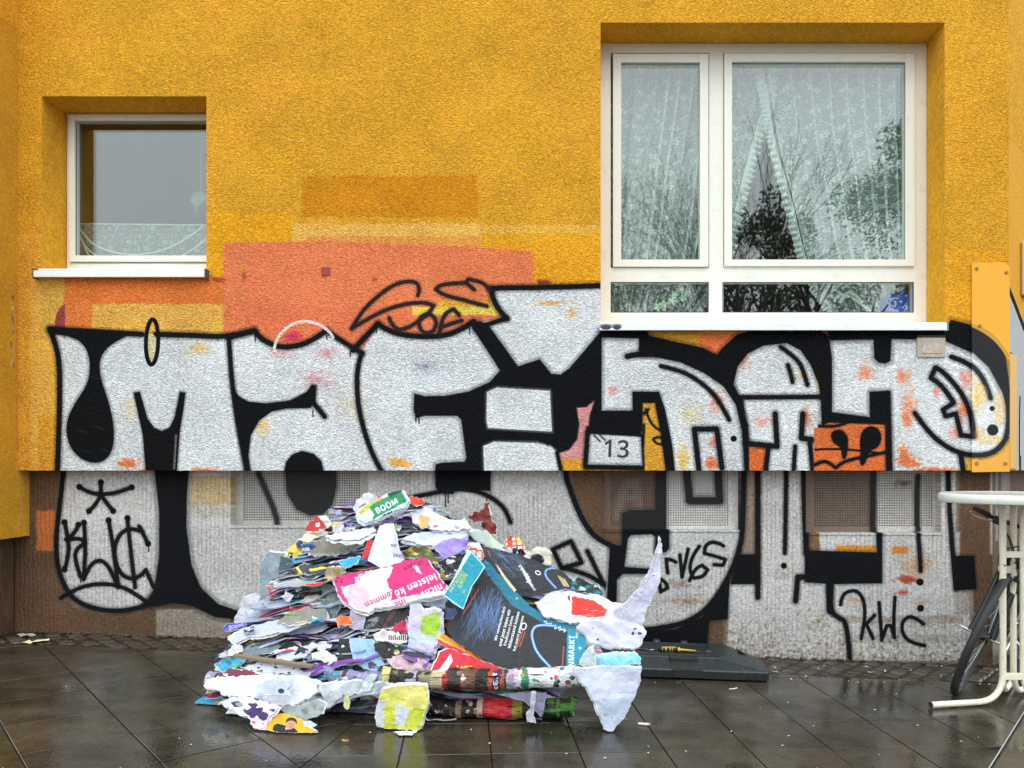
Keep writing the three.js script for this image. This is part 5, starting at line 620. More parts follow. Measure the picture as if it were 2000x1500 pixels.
  if (torn && edge) { k.setTransform(1, 0, 0, 1, 0, 0); k.strokeStyle = edge; k.lineJoin = 'round'; for (let i = 0; i < bd.length; i++) { const a = bd[i], b = bd[(i + 1) % bd.length], w = torn * S * Math.max(0, 0.05 + 1.0 * vn(i * 0.17, sd, 8) + 0.4 * vn(i * 0.9, sd, 6)); if (w < 0.6) continue; k.lineWidth = w * 1.5; k.beginPath(); k.moveTo((a[0] - x0 + mg) * S, (y1 + mg - a[1]) * S); k.lineTo((b[0] - x0 + mg) * S, (y1 + mg - b[1]) * S); k.stroke(); } }
  const W = x1 - x0 + 2 * mg, Hh = y1 - y0 + 2 * mg, tex = packed(cv, W, Hh, -x0 + mg, -y0 + mg);
  const geo = (list, want, flip) => { const pos = [], uv = []; for (const p of list) pos.push(p.x, p.y, p.z); for (const p of P) uv.push(p[0], p[1]); const idx = []; for (const t of tri) { const a = P[t[0]], b = P[t[1]], c = P[t[2]], ccw = (b[0] - a[0]) * (c[1] - a[1]) - (b[1] - a[1]) * (c[0] - a[0]) > 0; (ccw !== flip) ? idx.push(t[0], t[1], t[2]) : idx.push(t[0], t[2], t[1]); } const g = new THREE.BufferGeometry(); g.setAttribute('position', new THREE.Float32BufferAttribute(pos, 3)); g.setAttribute('uv', new THREE.Float32BufferAttribute(uv, 2)); g.setIndex(idx); g.computeVertexNormals(); return g; };
  const rim = (() => { const pos = [], uv = []; const T = (p, u) => { pos.push(p.x, p.y, p.z); uv.push(...u); }; for (let i = 0; i < bd.length; i++) { const j = (i + 1) % bd.length; T(top[i], P[i]); T(bot[i], P[i]); T(top[j], P[j]); T(top[j], P[j]); T(bot[i], P[i]); T(bot[j], P[j]); } const g = new THREE.BufferGeometry(); g.setAttribute('position', new THREE.Float32BufferAttribute(pos, 3)); g.setAttribute('uv', new THREE.Float32BufferAttribute(uv, 2)); g.computeVertexNormals(); return g; })();
  const t = thing(name, label, category, [0, 0, 0], 0, o.group), m = std({ map: tex, roughness: rough, bumpMap: crease, bumpScale: o.crumple ?? 0.0045 });
  part('printed_face', geo(top, 0, false), m, t); part('paper_back', merge([geo(bot, 0, true), rim]), back, t);
  const plies = o.plies ?? (torn < 0.0025 ? 0 : size > 0.24 ? 3 : 1);   // older layers glued underneath, torn a little wider
  if (plies) { const gs = []; for (let q = 1; q <= plies; q++) { const list = P.map(([u, v], i) => { const e = i < bd.length ? 1 + 0.008 * q + 0.022 * vn(i * 0.11, q, sd) + 0.01 * vn(i * 0.5, q + 5, sd) : 1; const a = [u * e + 0.004 * q * vn(q, 1, sd), v * e + 0.004 * q * vn(q, 2, sd)], p = anchor.clone().addScaledVector(e1, a[0]).addScaledVector(e2, a[1]).addScaledVector(n, lift([u, v]) - thick - 0.0035 * q - (i < bd.length ? 0.006 * q * Math.abs(vn(i * 0.2, q, sd + 3)) : 0)); p.y = Math.max(p.y, groundY(p.x) + 0.008); return p; }); gs.push(geo(list, 0, false)); } part('under_layer', merge(gs), tornWhite, t); }
  papers.push(t); return t;
}
// print helpers, in photo pixels
const base = (k, b, col) => { k.fillStyle = col; k.fillRect(b.x0 - 40, b.y0 - 40, b.x1 - b.x0 + 80, b.y1 - b.y0 + 80); };
const mottle = (k, b, cols, n = 40, al = 0.12, r = 14) => { for (let i = 0; i < n; i++) { k.globalAlpha = al * R(0.4, 1); k.fillStyle = pick(cols); k.beginPath(); k.ellipse(R(b.x0, b.x1), R(b.y0, b.y1), R(2, r), R(1, r * 0.5), R(-1, 1), 0, 7); k.fill(); } k.globalAlpha = 1; };
const rag = (k, pts, col, j = 2) => { const p = pairs(pts), o = []; for (let i = 0; i < p.length; i++) { const a = p[i], b = p[(i + 1) % p.length], n = Math.max(1, Math.round(Math.hypot(b[0] - a[0], b[1] - a[1]) / 4)); for (let q = 0; q < n; q++) o.push([lerp(a[0], b[0], q / n) + R(-j, j), lerp(a[1], b[1], q / n) + R(-j, j)]); } k.fillStyle = col; poly(k, o); k.fill(); };
const txt = (k, s, x, y, size, rot, col, font = 'sans-serif', w = 'bold') => { k.save(); k.translate(x, y); k.rotate(rot); k.fillStyle = col; k.font = w + ' ' + size + 'px ' + font; k.fillText(s, 0, 0); k.restore(); };
const bits = (k, b, n, cols, lo = 4, hi = 16) => { for (let i = 0; i < n; i++) { const x = R(b.x0, b.x1), y = R(b.y0, b.y1), r = R(lo, hi), m = 5 + Math.floor(rnd() * 3), p = []; for (let q = 0; q < m; q++) { const a = q / m * 6.283 + R(-0.3, 0.3); p.push(x + Math.cos(a) * r * R(0.6, 1.3), y + Math.sin(a) * r * R(0.3, 0.8)); } rag(k, p, pick(cols), 1); } };
const lines = (k, b, n, col, w = 1) => { k.strokeStyle = col; k.lineWidth = w; for (let i = 0; i < n; i++) { const y = R(b.y0, b.y1), x = R(b.x0, b.x1); k.globalAlpha = R(0.3, 0.9); k.beginPath(); k.moveTo(x, y); k.lineTo(x + R(8, 30), y + R(-3, 3)); k.stroke(); } k.globalAlpha = 1; };
const WH = ['#d0d5e3', '#bfc6d9', '#b2bace', '#d8dce7', '#a6b0c8'], DK = ['#1b1c22', '#2a2a33', '#33343c', '#15161b'], BR = ['#d8264a', '#2aa0c8', '#f0c93a', '#3a8f5a', '#e85c2c', '#7a3fa0', '#9bc43a', '#c81f6a', '#1f3f7a'];
const plain = (col, cols = WH, n = 30, extra) => (k, b) => { base(k, b, col); mottle(k, b, cols, n, 0.25); lines(k, b, 6, '#9aa0b4', 0.8); extra && extra(k, b); };

// inner layers nobody could count: bent, torn multi-sheet slabs packed on one another
const leftAt = (py) => { const t = [[955, 700], [1000, 610], [1040, 572], [1080, 548], [1150, 495], [1220, 442], [1270, 415], [1300, 398], [1330, 388], [1350, 420], [1380, 455], [1420, 520]]; for (let i = 0; i < t.length - 1; i++) if (py <= t[i + 1][0]) return lerp(t[i][1], t[i + 1][1], clamp((py - t[i][0]) / (t[i + 1][0] - t[i][0]), 0, 1)); return 520; };
const rightAt = (py) => { const t = [[955, 780], [980, 830], [1005, 885], [1030, 950], [1060, 1000], [1090, 1060], [1130, 1140], [1165, 1205], [1230, 1240], [1300, 1235], [1340, 1130], [1390, 1115], [1420, 1000]]; for (let i = 0; i < t.length - 1; i++) if (py <= t[i + 1][0]) return lerp(t[i][1], t[i + 1][1], clamp((py - t[i][0]) / (t[i + 1][0] - t[i][0]), 0, 1)); return 1000; };
{
  // one atlas of 36 torn-print swatches
  const at6 = document.createElement('canvas'); at6.width = at6.height = 1536; const k = at6.getContext('2d');
  for (let i = 0; i < 36; i++) { const x = (i % 6) * 256, y = Math.floor(i / 6) * 256, b = { x0: x, x1: x + 256, y0: y, y1: y + 256 }; k.save(); k.beginPath(); k.rect(x, y, 256, 256); k.clip(); const w = i % 6;
    k.fillStyle = w < 3 ? pick(WH) : w === 3 ? pick(['#8b93a6', '#a4a8a8', '#6e7680', '#7d7f78', '#b7bcae']) : w === 4 ? pick(DK) : pick([...BR, '#c9c0dc', '#b8d4e8', '#d9d49a']); k.fillRect(x, y, 256, 256); mottle(k, b, w < 3 ? ['#aeb6cc', '#f6f7fa', '#c3cbd0', '#d9cfe2'] : [...WH, ...DK], 50, 0.3, 40);
    bits(k, b, w < 3 ? 7 : 12, [...WH, ...DK, ...BR], 8, 46); if (w >= 3 || rnd() < 0.4) bits(k, b, 14, WH, 6, 40); lines(k, b, 26, pick(['#30323c', '#6a7088', '#c02848']), 2.4); if (w === 1) for (let q = 0; q < 7; q++) { k.fillStyle = '#3a3c48'; k.fillRect(x + 30, y + 40 + q * 22, R(60, 190), 5); } k.restore(); }
  const atlas = canvasTex(at6), lm = std({ map: atlas, roughness: 0.6, bumpMap: crease, bumpScale: 0.004 });
  const pos = [], uv = [];
  const quad = (a, b, c, d, ua, ub, uc, ud) => { for (const [p, u] of [[a, ua], [b, ub], [c, uc], [a, ua], [c, uc], [d, ud]]) { pos.push(p.x, p.y, p.z); uv.push(...u); } };
  const plate = (py, xa, xb, zf, depth, th, sag, sw, rise, wob, nx = 26) => {
    const y0 = H - (py - CY) * (D - zf) / F, sd = Math.floor(rnd() * 1e5), X0 = X(xa, zf), X1 = X(xb, zf), nz = 5, xc = X(790, zf), cu = (sw % 6) / 6, cvv = Math.floor(sw / 6) / 6;
    const G = [], B = []; for (let j = 0; j <= nz; j++) { G.push([]); B.push([]); for (let i = 0; i <= nx; i++) { const s = i / nx, r = j / nz; let x = lerp(X0, X1, s), tear = (j === 0 ? 0.07 * vn(s * (X1 - X0) * 3.4, 1, sd) + 0.014 * vn(s * (X1 - X0) * 16, 4, sd) + 0.006 * vn(s * nx * 0.9, 2, sd) : 0), z = zf + tear - r * depth; x += (i === 0 || i === nx ? 0.025 * vn(j * 1.3, i, sd) : 0);
      const y = y0 - sag * Math.abs(x - xc) + sag * Math.abs((X0 + X1) / 2 - xc) + rise * r * depth + wob * fbm(x * 4.2, z * 3.5 + py * 0.012, 77, 3) + 0.5 * wob * fbm(x * 13, z * 9, sd, 2) - 0.012 * Math.pow(1 - r, 4) * (1 + 2 * vn(s * 5, 4, sd));
      const yy = Math.max(y, groundY(x) + 0.012); G[j].push(V(x, yy, z)); B[j].push(V(x + 0.001, Math.max(yy - th * (0.7 + 0.5 * vn(s * 9, 3, sd)), groundY(x) + 0.005), z - 0.004)); } }
    const U = (i, j) => [cu + (0.04 + 0.92 * (i / nx)) / 6, 1 - cvv - (0.04 + 0.92 * (j / nz)) / 6], EU = [cu + 0.02, 1 - cvv - 0.03];
    const we = [(0.08 + 0.5 * rnd()) / 6, 1 - (0.08) / 6 - (sw % 3) / 6];
    for (let j = 0; j < nz; j++) for (let i = 0; i < nx; i++) { quad(G[j][i], G[j][i + 1], G[j + 1][i + 1], G[j + 1][i], U(i, j), U(i + 1, j), U(i + 1, j + 1), U(i, j + 1)); if (j < 2) quad(B[j][i], B[j + 1][i], B[j + 1][i + 1], B[j][i + 1], we, we, we, we); }
    for (let i = 0; i < nx; i++) { const e = (q) => [((q / nx) * 0.9 + 0.05) / 6 + (sw % 3) / 6, 1 - (Math.floor(sw / 6) + 0.03) / 6]; quad(B[0][i], B[0][i + 1], G[0][i + 1], G[0][i], e(i), e(i + 1), e(i + 1), e(i)); }
    for (let j = 0; j < nz; j++) { quad(B[j + 1][0], B[j][0], G[j][0], G[j + 1][0], EU, EU, EU, EU); quad(B[j][nx], B[j + 1][nx], G[j + 1][nx], G[j][nx], EU, EU, EU, EU); }
  };
  const swatch = () => { const r = rnd(), col = r < 0.46 ? Math.floor(rnd() * 3) : r < 0.66 ? 3 : r < 0.85 ? 4 : 5; return col + 6 * Math.floor(rnd() * 6); };
  for (let i = 0; i < 165; i++) {
    const py = 985 + 400 * (i / 165) + R(-5, 5), l = leftAt(py) + 6, r = rightAt(py) - 8, w = Math.min(r - l, R(230, 560)), xa = rnd() < 0.42 ? l + R(-4, 14) : R(l, Math.max(l + 1, r - w)), side = Math.abs((xa + w / 2 - 790) / 400);
    plate(py, xa, Math.min(r, xa + w), heapZ(py) - (xa + w / 2 < 660 ? 0.07 : 0.12) - 0.05 * side * side + R(-0.07, 0.04), py < 1080 ? R(0.15, 0.3) : R(0.3, 0.5), R(0.002, 0.009), R(0.12, 0.26), swatch(), py < 1080 ? R(-0.05, 0.04) : R(-0.05, 0.2), 0.036);
  }
  // small loose flakes over the upper slope
  for (let i = 0; i < 90; i++) { const py = R(985, 1385), l = leftAt(py) + 10, r = rightAt(py) - 14, px = R(l, r), zf = heapZ(py) - 0.06 + R(-0.03, 0.03) - 0.08 * Math.pow((px - 790) / 400, 2), c = at(px, py, zf), w = R(0.02, 0.085), h = R(0.012, 0.05), q = new THREE.Quaternion().setFromEuler(new THREE.Euler(-R(0.2, 1.3), R(-0.7, 0.7), R(-0.6, 0.6))), sw = swatch(), cu = (sw % 6) / 6 + R(0.01, 0.1), cv = 1 - Math.floor(sw / 6) / 6 - R(0.03, 0.12), N = 4, g = []; for (let j = 0; j <= 2; j++) for (let a = 0; a <= N; a++) g.push(V((a / N - 0.5) * w + R(-1, 1) * w * 0.07, (j / 2 - 0.5) * h + R(-1, 1) * h * 0.16, 0.018 * vn(a * 0.9, j * 0.9, i)).applyQuaternion(q).add(c)); for (const p of g) p.y = Math.max(p.y, groundY(p.x) + 0.01); const u = (a, j) => [cu + a / N * 0.05, cv - j / 2 * 0.03]; for (let j = 0; j < 2; j++) for (let a = 0; a < N; a++) quad(g[j * (N + 1) + a], g[j * (N + 1) + a + 1], g[(j + 1) * (N + 1) + a + 1], g[(j + 1) * (N + 1) + a], u(a, j), u(a + 1, j), u(a + 1, j + 1), u(a, j + 1)); }
  const g = new THREE.BufferGeometry(); g.setAttribute('position', new THREE.Float32BufferAttribute(pos, 3)); g.setAttribute('uv', new THREE.Float32BufferAttribute(uv, 2)); g.computeVertexNormals();
  tag(part('torn_paper_layers', g, lm, scene), 'countless torn white and printed poster layers packed flat inside the heap', null, null, 'stuff');
}

// ----- sheets one can tell apart, from the back and top of the heap to the front -----
const G = 'torn posters on the heap';
sheet('poster_board', 'tall blue grey board with a red mark standing at the heap back edge', 'poster board', [500, 1190, 507, 1108, 525, 1076, 552, 1080, 578, 1092, 560, 1140, 540, 1165, 530, 1200], { z: 0.42, pitch: 12, yaw: -16, amp: 0.01, thick: 0.004 }, plain('#8795a0', ['#a9b5bd', '#6f7c88', '#c6ced6'], 40, (k) => { rag(k, [526, 1155, 538, 1155, 546, 1160, 540, 1167, 527, 1165], '#c8202c', 1); rag(k, [548, 1085, 575, 1095, 556, 1140, 545, 1120], '#3d5a66', 1); }));
sheet('poster_board', 'pale crumpled board leaning low behind the heap beside the black sprayed curve', 'poster board', [456, 1216, 476, 1162, 502, 1156, 506, 1170, 494, 1200, 486, 1222], { z: 0.5, pitch: 16, yaw: -20, thick: 0.003 }, plain('#c3c2cf'));
sheet('torn_poster', 'round topped white crumple at the very top of the heap', 'torn poster', [690, 995, 697, 975, 708, 966, 722, 962, 736, 968, 740, 980, 728, 995, 716, 1006, 700, 1010], { z: 0.72, pitch: 10, amp: 0.015, wave: 3 }, plain('#dcdde6', WH, 30, (k, b) => { rag(k, [700, 990, 712, 982, 722, 992, 712, 1002], '#9a6f86', 1); rag(k, [716, 972, 726, 976, 722, 984], '#b9c6d8', 1); }));
sheet('green_flyer', 'green flyer with white BOOM lettering on top of the heap', 'flyer', [698, 997, 716, 985, 732, 980, 752, 966, 783, 956, 800, 980, 792, 992, 767, 997, 740, 1012, 716, 1021, 702, 1012], { z: 0.74, pitch: 22, amp: 0.01 }, (k, b) => { base(k, b, '#cfe0e2'); rag(k, [700, 1000, 740, 972, 752, 972, 706, 1006], '#e3a24a', 1); rag(k, [712, 988, 736, 978, 742, 984, 704, 1004], '#bcc24a', 1); rag(k, [722, 990, 760, 968, 786, 962, 796, 980, 770, 992, 730, 1016], '#1f8a5e', 1); txt(k, 'N BOOM', 722, 1013, 16, -0.5, '#eef6f4'); rag(k, [757, 963, 783, 955, 787, 961, 760, 971], '#2a4a44', 1); rag(k, [740, 1012, 765, 997, 770, 1002, 746, 1017], '#222733', 1); });
sheet('torn_poster', 'orange red scrap sticking out beside the green flyer', 'torn poster', [798, 972, 806, 968, 824, 974, 828, 986, 815, 990, 803, 984], { z: 0.66, pitch: 25 }, plain('#d8452a', ['#e06a40', '#b83a24'], 20));
sheet('paper_packet', 'red and white torn packet on the upper edge of the heap by the vent', 'packet', [592, 1037, 604, 1020, 624, 1008, 636, 1006, 652, 1024, 640, 1031, 620, 1038, 600, 1042], { z: 0.6, pitch: 30, yaw: -12, amp: 0.01, thick: 0.004 }, (k, b) => { base(k, b, '#b3222c'); bits(k, b, 14, ['#e9e6e4', '#d8d5d8'], 2, 7); rag(k, [622, 1008, 637, 1004, 654, 1024, 640, 1032], '#e2ddd2', 1); lines(k, { x0: 626, x1: 640, y0: 1010, y1: 1026 }, 6, '#777', 1); });
sheet('torn_poster', 'yellow scrap wedged beside the red packet', 'torn poster', [648, 1030, 656, 1018, 668, 1020, 665, 1028, 652, 1034], { z: 0.64, pitch: 30 }, plain('#e0b02c', ['#f0cc5a', '#c8932a'], 12));
sheet('torn_poster', 'brownish red torn scrap jutting from the top right flank of the heap', 'torn poster', [910, 1012, 922, 1004, 938, 1000, 947, 990, 957, 983, 957, 1000, 953, 1014, 962, 1022, 968, 1036, 962, 1046, 950, 1042, 940, 1026, 924, 1022], { z: 0.5, pitch: 8, yaw: 18, torn: 0.01, amp: 0.02 }, (k, b) => { base(k, b, '#7c2a22'); bits(k, b, 10, ['#e2dcd8', '#d4c8c4', '#5c1f1a'], 2, 6); rag(k, [936, 1020, 946, 1018, 950, 1030, 942, 1036], '#3a2f2c', 1); });
sheet('torn_poster', 'wide pale blue sheet lying across the upper heap', 'torn poster', [786, 1052, 812, 1040, 846, 1036, 880, 1030, 914, 1038, 908, 1050, 880, 1058, 840, 1064, 812, 1062], { z: 0.74, pitch: 50, amp: 0.012 }, plain('#cdd7ee', WH, 40));
sheet('torn_poster', 'white curled sheet below the green flyer', 'torn poster', [636, 1048, 660, 1040, 700, 1036, 730, 1030, 735, 1038, 712, 1050, 680, 1056, 650, 1055], { z: 0.78, pitch: 52, amp: 0.016 }, plain('#dbe0e8'));
sheet('torn_poster', 'white crumpled heap top sheet right of the green flyer', 'torn poster', [800, 1000, 830, 992, 850, 1000, 880, 1016, 905, 1012, 920, 1030, 880, 1036, 840, 1028, 810, 1022], { z: 0.68, pitch: 46, amp: 0.014, torn: 0.01 }, plain('#d8dbe6', WH, 30, (k, b) => { bits(k, b, 6, ['#e2b06a', '#c83a6a', '#2a2a33', '#8aa0c8'], 3, 8); }));
sheet('torn_poster', 'small peach coloured scrap on the upper heap', 'torn poster', [815, 1012, 826, 1004, 838, 1010, 836, 1022, 826, 1030, 816, 1024], { z: 0.8, pitch: 30 }, plain('#e3b070', ['#f0cf9a', '#d0923f'], 12));
sheet('torn_poster', 'grey green sheet on the right shoulder of the heap', 'torn poster', [913, 1040, 930, 1036, 950, 1037, 969, 1054, 986, 1066, 975, 1074, 950, 1066, 928, 1056], { z: 0.66, pitch: 40, yaw: 10, torn: 0.003 }, plain('#a9b8b0', ['#bfcac4', '#93a59b'], 20, (k) => rag(k, [955, 1040, 984, 1068, 970, 1072, 958, 1058], '#b5d8b4', 1)));
sheet('torn_poster', 'lavender purple sheet folded over the upper heap', 'torn poster', [845, 1066, 862, 1056, 890, 1052, 914, 1046, 911, 1070, 894, 1084, 862, 1090], { z: 0.84, pitch: 26, amp: 0.016 }, plain('#9a86d6', ['#b3a3e6', '#8371c6', '#cfc6f0'], 40));
sheet('torn_poster', 'yellow crumple on the left shoulder of the heap', 'torn poster', [556, 1088, 568, 1070, 582, 1056, 604, 1058, 602, 1074, 588, 1084, 570, 1090], { z: 0.62, pitch: 36, yaw: -14, amp: 0.02, torn: 0.009 }, plain('#e5cf3a', ['#f4e88a', '#d9b92a', '#efe6c0'], 24));
sheet('torn_poster', 'pale yellow fold above the yellow crumple', 'torn poster', [580, 1056, 600, 1042, 626, 1040, 632, 1048, 606, 1058], { z: 0.64, pitch: 48, amp: 0.02 }, plain('#dcd9bd', ['#f0eec8', '#c8c4a4'], 14));
sheet('torn_poster', 'olive grey sheet beside the narrow red strip', 'torn poster', [606, 1062, 640, 1050, 700, 1058, 712, 1066, 680, 1078, 620, 1084, 602, 1078], { z: 0.72, pitch: 46, amp: 0.02 }, plain('#7a786a', ['#96927f', '#5f5d52', '#b0b0a4'], 30));
sheet('torn_poster', 'cyan scrap left of the white upright sheet', 'torn poster', [664, 1096, 680, 1088, 704, 1086, 694, 1104, 676, 1112], { z: 0.86, pitch: 38 }, plain('#2aa6d4', ['#58c0e4', '#1f86b0'], 14));
sheet('torn_poster', 'narrow bright red strip along the white upright sheet', 'torn poster', [717, 1055, 729, 1054, 721, 1090, 706, 1091], { z: 0.84, pitch: 24, torn: 0.001, amp: 0.004 }, plain('#d0202c', ['#e04a4a', '#b01822'], 8));
sheet('torn_poster', 'white upright sheet hanging down the middle of the upper heap', 'torn poster', [742, 1026, 752, 1023, 770, 1023, 774, 1040, 780, 1070, 790, 1098, 768, 1102, 745, 1110, 718, 1094, 730, 1058], { z: 0.88, pitch: 22, amp: 0.006, wave: 2, torn: 0.002 }, plain('#d3e0ea', ['#e2ecf2', '#c2d2de'], 20, (k) => { rag(k, [772, 1040, 784, 1075, 790, 1098, 764, 1080], '#c2bfe0', 1); txt(k, 'uo', 776, 1064, 10, 3.3, '#2a2a33'); txt(k, 'uot', 786, 1084, 11, 3.3, '#2a2a33'); }));
sheet('torn_poster', 'dark collage sheet with a gold emblem above the pink poster', 'torn poster', [785, 1076, 806, 1068, 836, 1068, 846, 1084, 866, 1092, 862, 1106, 830, 1094, 790, 1092], { z: 0.86, pitch: 28, amp: 0.02 }, (k, b) => { base(k, b, '#5b5a34'); bits(k, b, 16, ['#8a8440', '#2a2a24', '#c8b860', '#3a3a33'], 3, 10); txt(k, '5', 800, 1084, 18, -0.3, '#b8962a'); });
sheet('torn_poster', 'black and white torn print between pink poster and teal flyer', 'torn poster', [856, 1100, 872, 1090, 900, 1082, 916, 1082, 908, 1098, 886, 1124, 872, 1128, 860, 1114], { z: 0.9, pitch: 30, yaw: 8, amp: 0.02 }, (k, b) => { base(k, b, '#24262c'); bits(k, b, 16, ['#dfe2e8', '#8aa09a', '#3a3c44', '#c8ccd4'], 3, 9); txt(k, '1/12', 852, 1106, 9, 0.9, '#dde'); });
sheet('price_leaflet', 'orange and white leaflet with a calendar grid behind the rolled dark poster', 'leaflet', [986, 1055, 998, 1046, 1014, 1047, 1026, 1064, 1032, 1088, 1012, 1088, 996, 1074], { z: 0.52, pitch: 20, yaw: 14, amp: 0.012 }, (k, b) => { base(k, b, '#e8e4e0'); k.strokeStyle = '#d6502c'; k.lineWidth = 3; for (let i = 0; i < 6; i++) { k.beginPath(); k.moveTo(985 + i * 11, 1044); k.lineTo(990 + i * 11, 1092); k.stroke(); k.beginPath(); k.moveTo(984, 1050 + i * 9); k.lineTo(1036, 1046 + i * 9); k.stroke(); } rag(k, [990, 1052, 1000, 1050, 1002, 1066, 992, 1068], '#d6502c', 1); rag(k, [1010, 1050, 1018, 1052, 1018, 1060, 1010, 1060], '#e6c82a', 1); });
sheet('price_leaflet', 'white leaflet with red frames near the tip of the teal flyer', 'leaflet', [902, 1066, 914, 1058, 936, 1060, 944, 1084, 936, 1096, 920, 1086], { z: 0.8, pitch: 26, yaw: 8 }, (k, b) => { base(k, b, '#e4e0e2'); txt(k, '23', 910, 1072, 9, 0.3, '#3a3a44'); k.strokeStyle = '#d64a34'; k.lineWidth = 3; k.strokeRect(918, 1072, 12, 12); k.strokeRect(930, 1076, 12, 14); });
sheet('torn_poster', 'cream torn scrap with a dark hole behind the rolled dark poster', 'torn poster', [1030, 1078, 1046, 1068, 1066, 1072, 1078, 1082, 1076, 1100, 1062, 1104, 1040, 1094], { z: 0.5, pitch: 14, yaw: 12, amp: 0.02, torn: 0.01 }, (k, b) => { base(k, b, '#d9d2b8'); k.fillStyle = '#1a1a1e'; k.beginPath(); k.ellipse(1050, 1092, 14, 9, 0.3, 0, 7); k.fill(); mottle(k, b, WH, 20, 0.3); });
sheet('torn_poster', 'teal and white patchy strip trailing from the rolled dark poster', 'torn poster', [1112, 1130, 1122, 1126, 1150, 1136, 1170, 1142, 1178, 1158, 1168, 1166, 1140, 1158, 1114, 1146], { z: 0.62, pitch: 30, yaw: 10, amp: 0.02 }, (k, b) => { base(k, b, '#2a2f33'); bits(k, b, 16, ['#1f7f86', '#dfe6e8', '#b8c8cc', '#1f7f86'], 4, 12); });
sheet('dark_poster', 'second dark poster with a blue loop rolled over the right shoulder of the heap', 'poster', [940, 1066, 972, 1073, 1008, 1082, 1040, 1092, 1073, 1104, 1104, 1119, 1118, 1132, 1116, 1150, 1098, 1152, 1036, 1165, 1014, 1160, 997, 1144, 968, 1112, 950, 1092], { z: 0.94, pitch: 30, yaw: 6, amp: 0.01, torn: 0.002, bend: [[0.3, 0.95, 0.02, -1.6], [-0.3, -0.95, 0.04, -1.2]], edge: null }, (k, b) => { base(k, b, '#1d2129'); mottle(k, b, ['#2a3040', '#14171c', '#39414f'], 60, 0.4); k.strokeStyle = '#6a86b8'; k.lineWidth = 0.9; for (let i = 0; i < 60; i++) { k.globalAlpha = 0.45; k.beginPath(); const x = R(955, 1010), y = R(1070, 1110); k.moveTo(x, y); k.quadraticCurveTo(x + R(5, 20), y + R(0, 20), x + R(10, 40), y + R(5, 34)); k.stroke(); } k.globalAlpha = 1; for (let i = 0; i < 6; i++) txt(k, pick(['gesund', 'bleiben', 'weiter', 'heute']), 1014 + i * 3, 1104 + i * 6, 7, 0.9, '#dfe3ea'); k.strokeStyle = '#e6e6ea'; k.lineWidth = 2; k.beginPath(); k.ellipse(1051, 1118, 5, 3.5, 0.4, 0, 7); k.stroke(); k.strokeStyle = '#6f9ade'; k.lineWidth = 4; smooth(k, pairs([1092, 1110, 1070, 1108, 1064, 1118, 1070, 1134, 1086, 1150])); k.stroke(); k.strokeStyle = '#c9b98a'; k.lineWidth = 2; for (let i = 0; i < 4; i++) { k.beginPath(); k.moveTo(1090 + i * 4, 1124 + i * 2); k.lineTo(1102 + i * 3, 1146); k.stroke(); } k.strokeStyle = '#b0503a'; k.lineWidth = 2; k.beginPath(); k.moveTo(952, 1074); k.lineTo(958, 1088); k.stroke(); });
sheet('torn_poster', 'grey green limp sheet at the left end of the pink poster', 'torn poster', [626, 1140, 646, 1144, 662, 1152, 668, 1172, 654, 1204, 636, 1232, 630, 1200], { z: 0.92, pitch: 18, yaw: -10, amp: 0.02 }, plain('#6f7d7c', ['#8a9896', '#566463'], 30));
sheet('torn_poster', 'cream leaf poking from the hollow on the left of the heap', 'torn poster', [586, 1173, 600, 1163, 616, 1160, 636, 1168, 634, 1176, 612, 1184], { z: 0.9, pitch: 50, amp: 0.008, torn: 0.002 }, plain('#c3bcae', ['#d4cec2', '#aca598'], 12));
sheet('torn_poster', 'khaki and tan crumpled paper at the left tip of the pink poster', 'torn poster', [628, 1128, 640, 1112, 664, 1108, 676, 1120, 660, 1132, 640, 1136], { z: 0.88, pitch: 36, amp: 0.03, torn: 0.01 }, plain('#a8966a', ['#c8b88a', '#7a6a42', '#d8ccb0'], 30));
sheet('torn_poster', 'dark sheet with two yellow bars on the left flank of the heap', 'torn poster', [574, 1112, 592, 1100, 640, 1106, 638, 1120, 606, 1134, 590, 1128], { z: 0.8, pitch: 40, yaw: -8, amp: 0.014 }, (k, b) => { base(k, b, '#3a4650'); mottle(k, b, DK, 20, 0.4); rag(k, [575, 1104, 580, 1103, 590, 1119, 584, 1120], '#e6d22a', 0.6); rag(k, [604, 1113, 636, 1104, 637, 1109, 606, 1118], '#e6d22a', 0.6); });
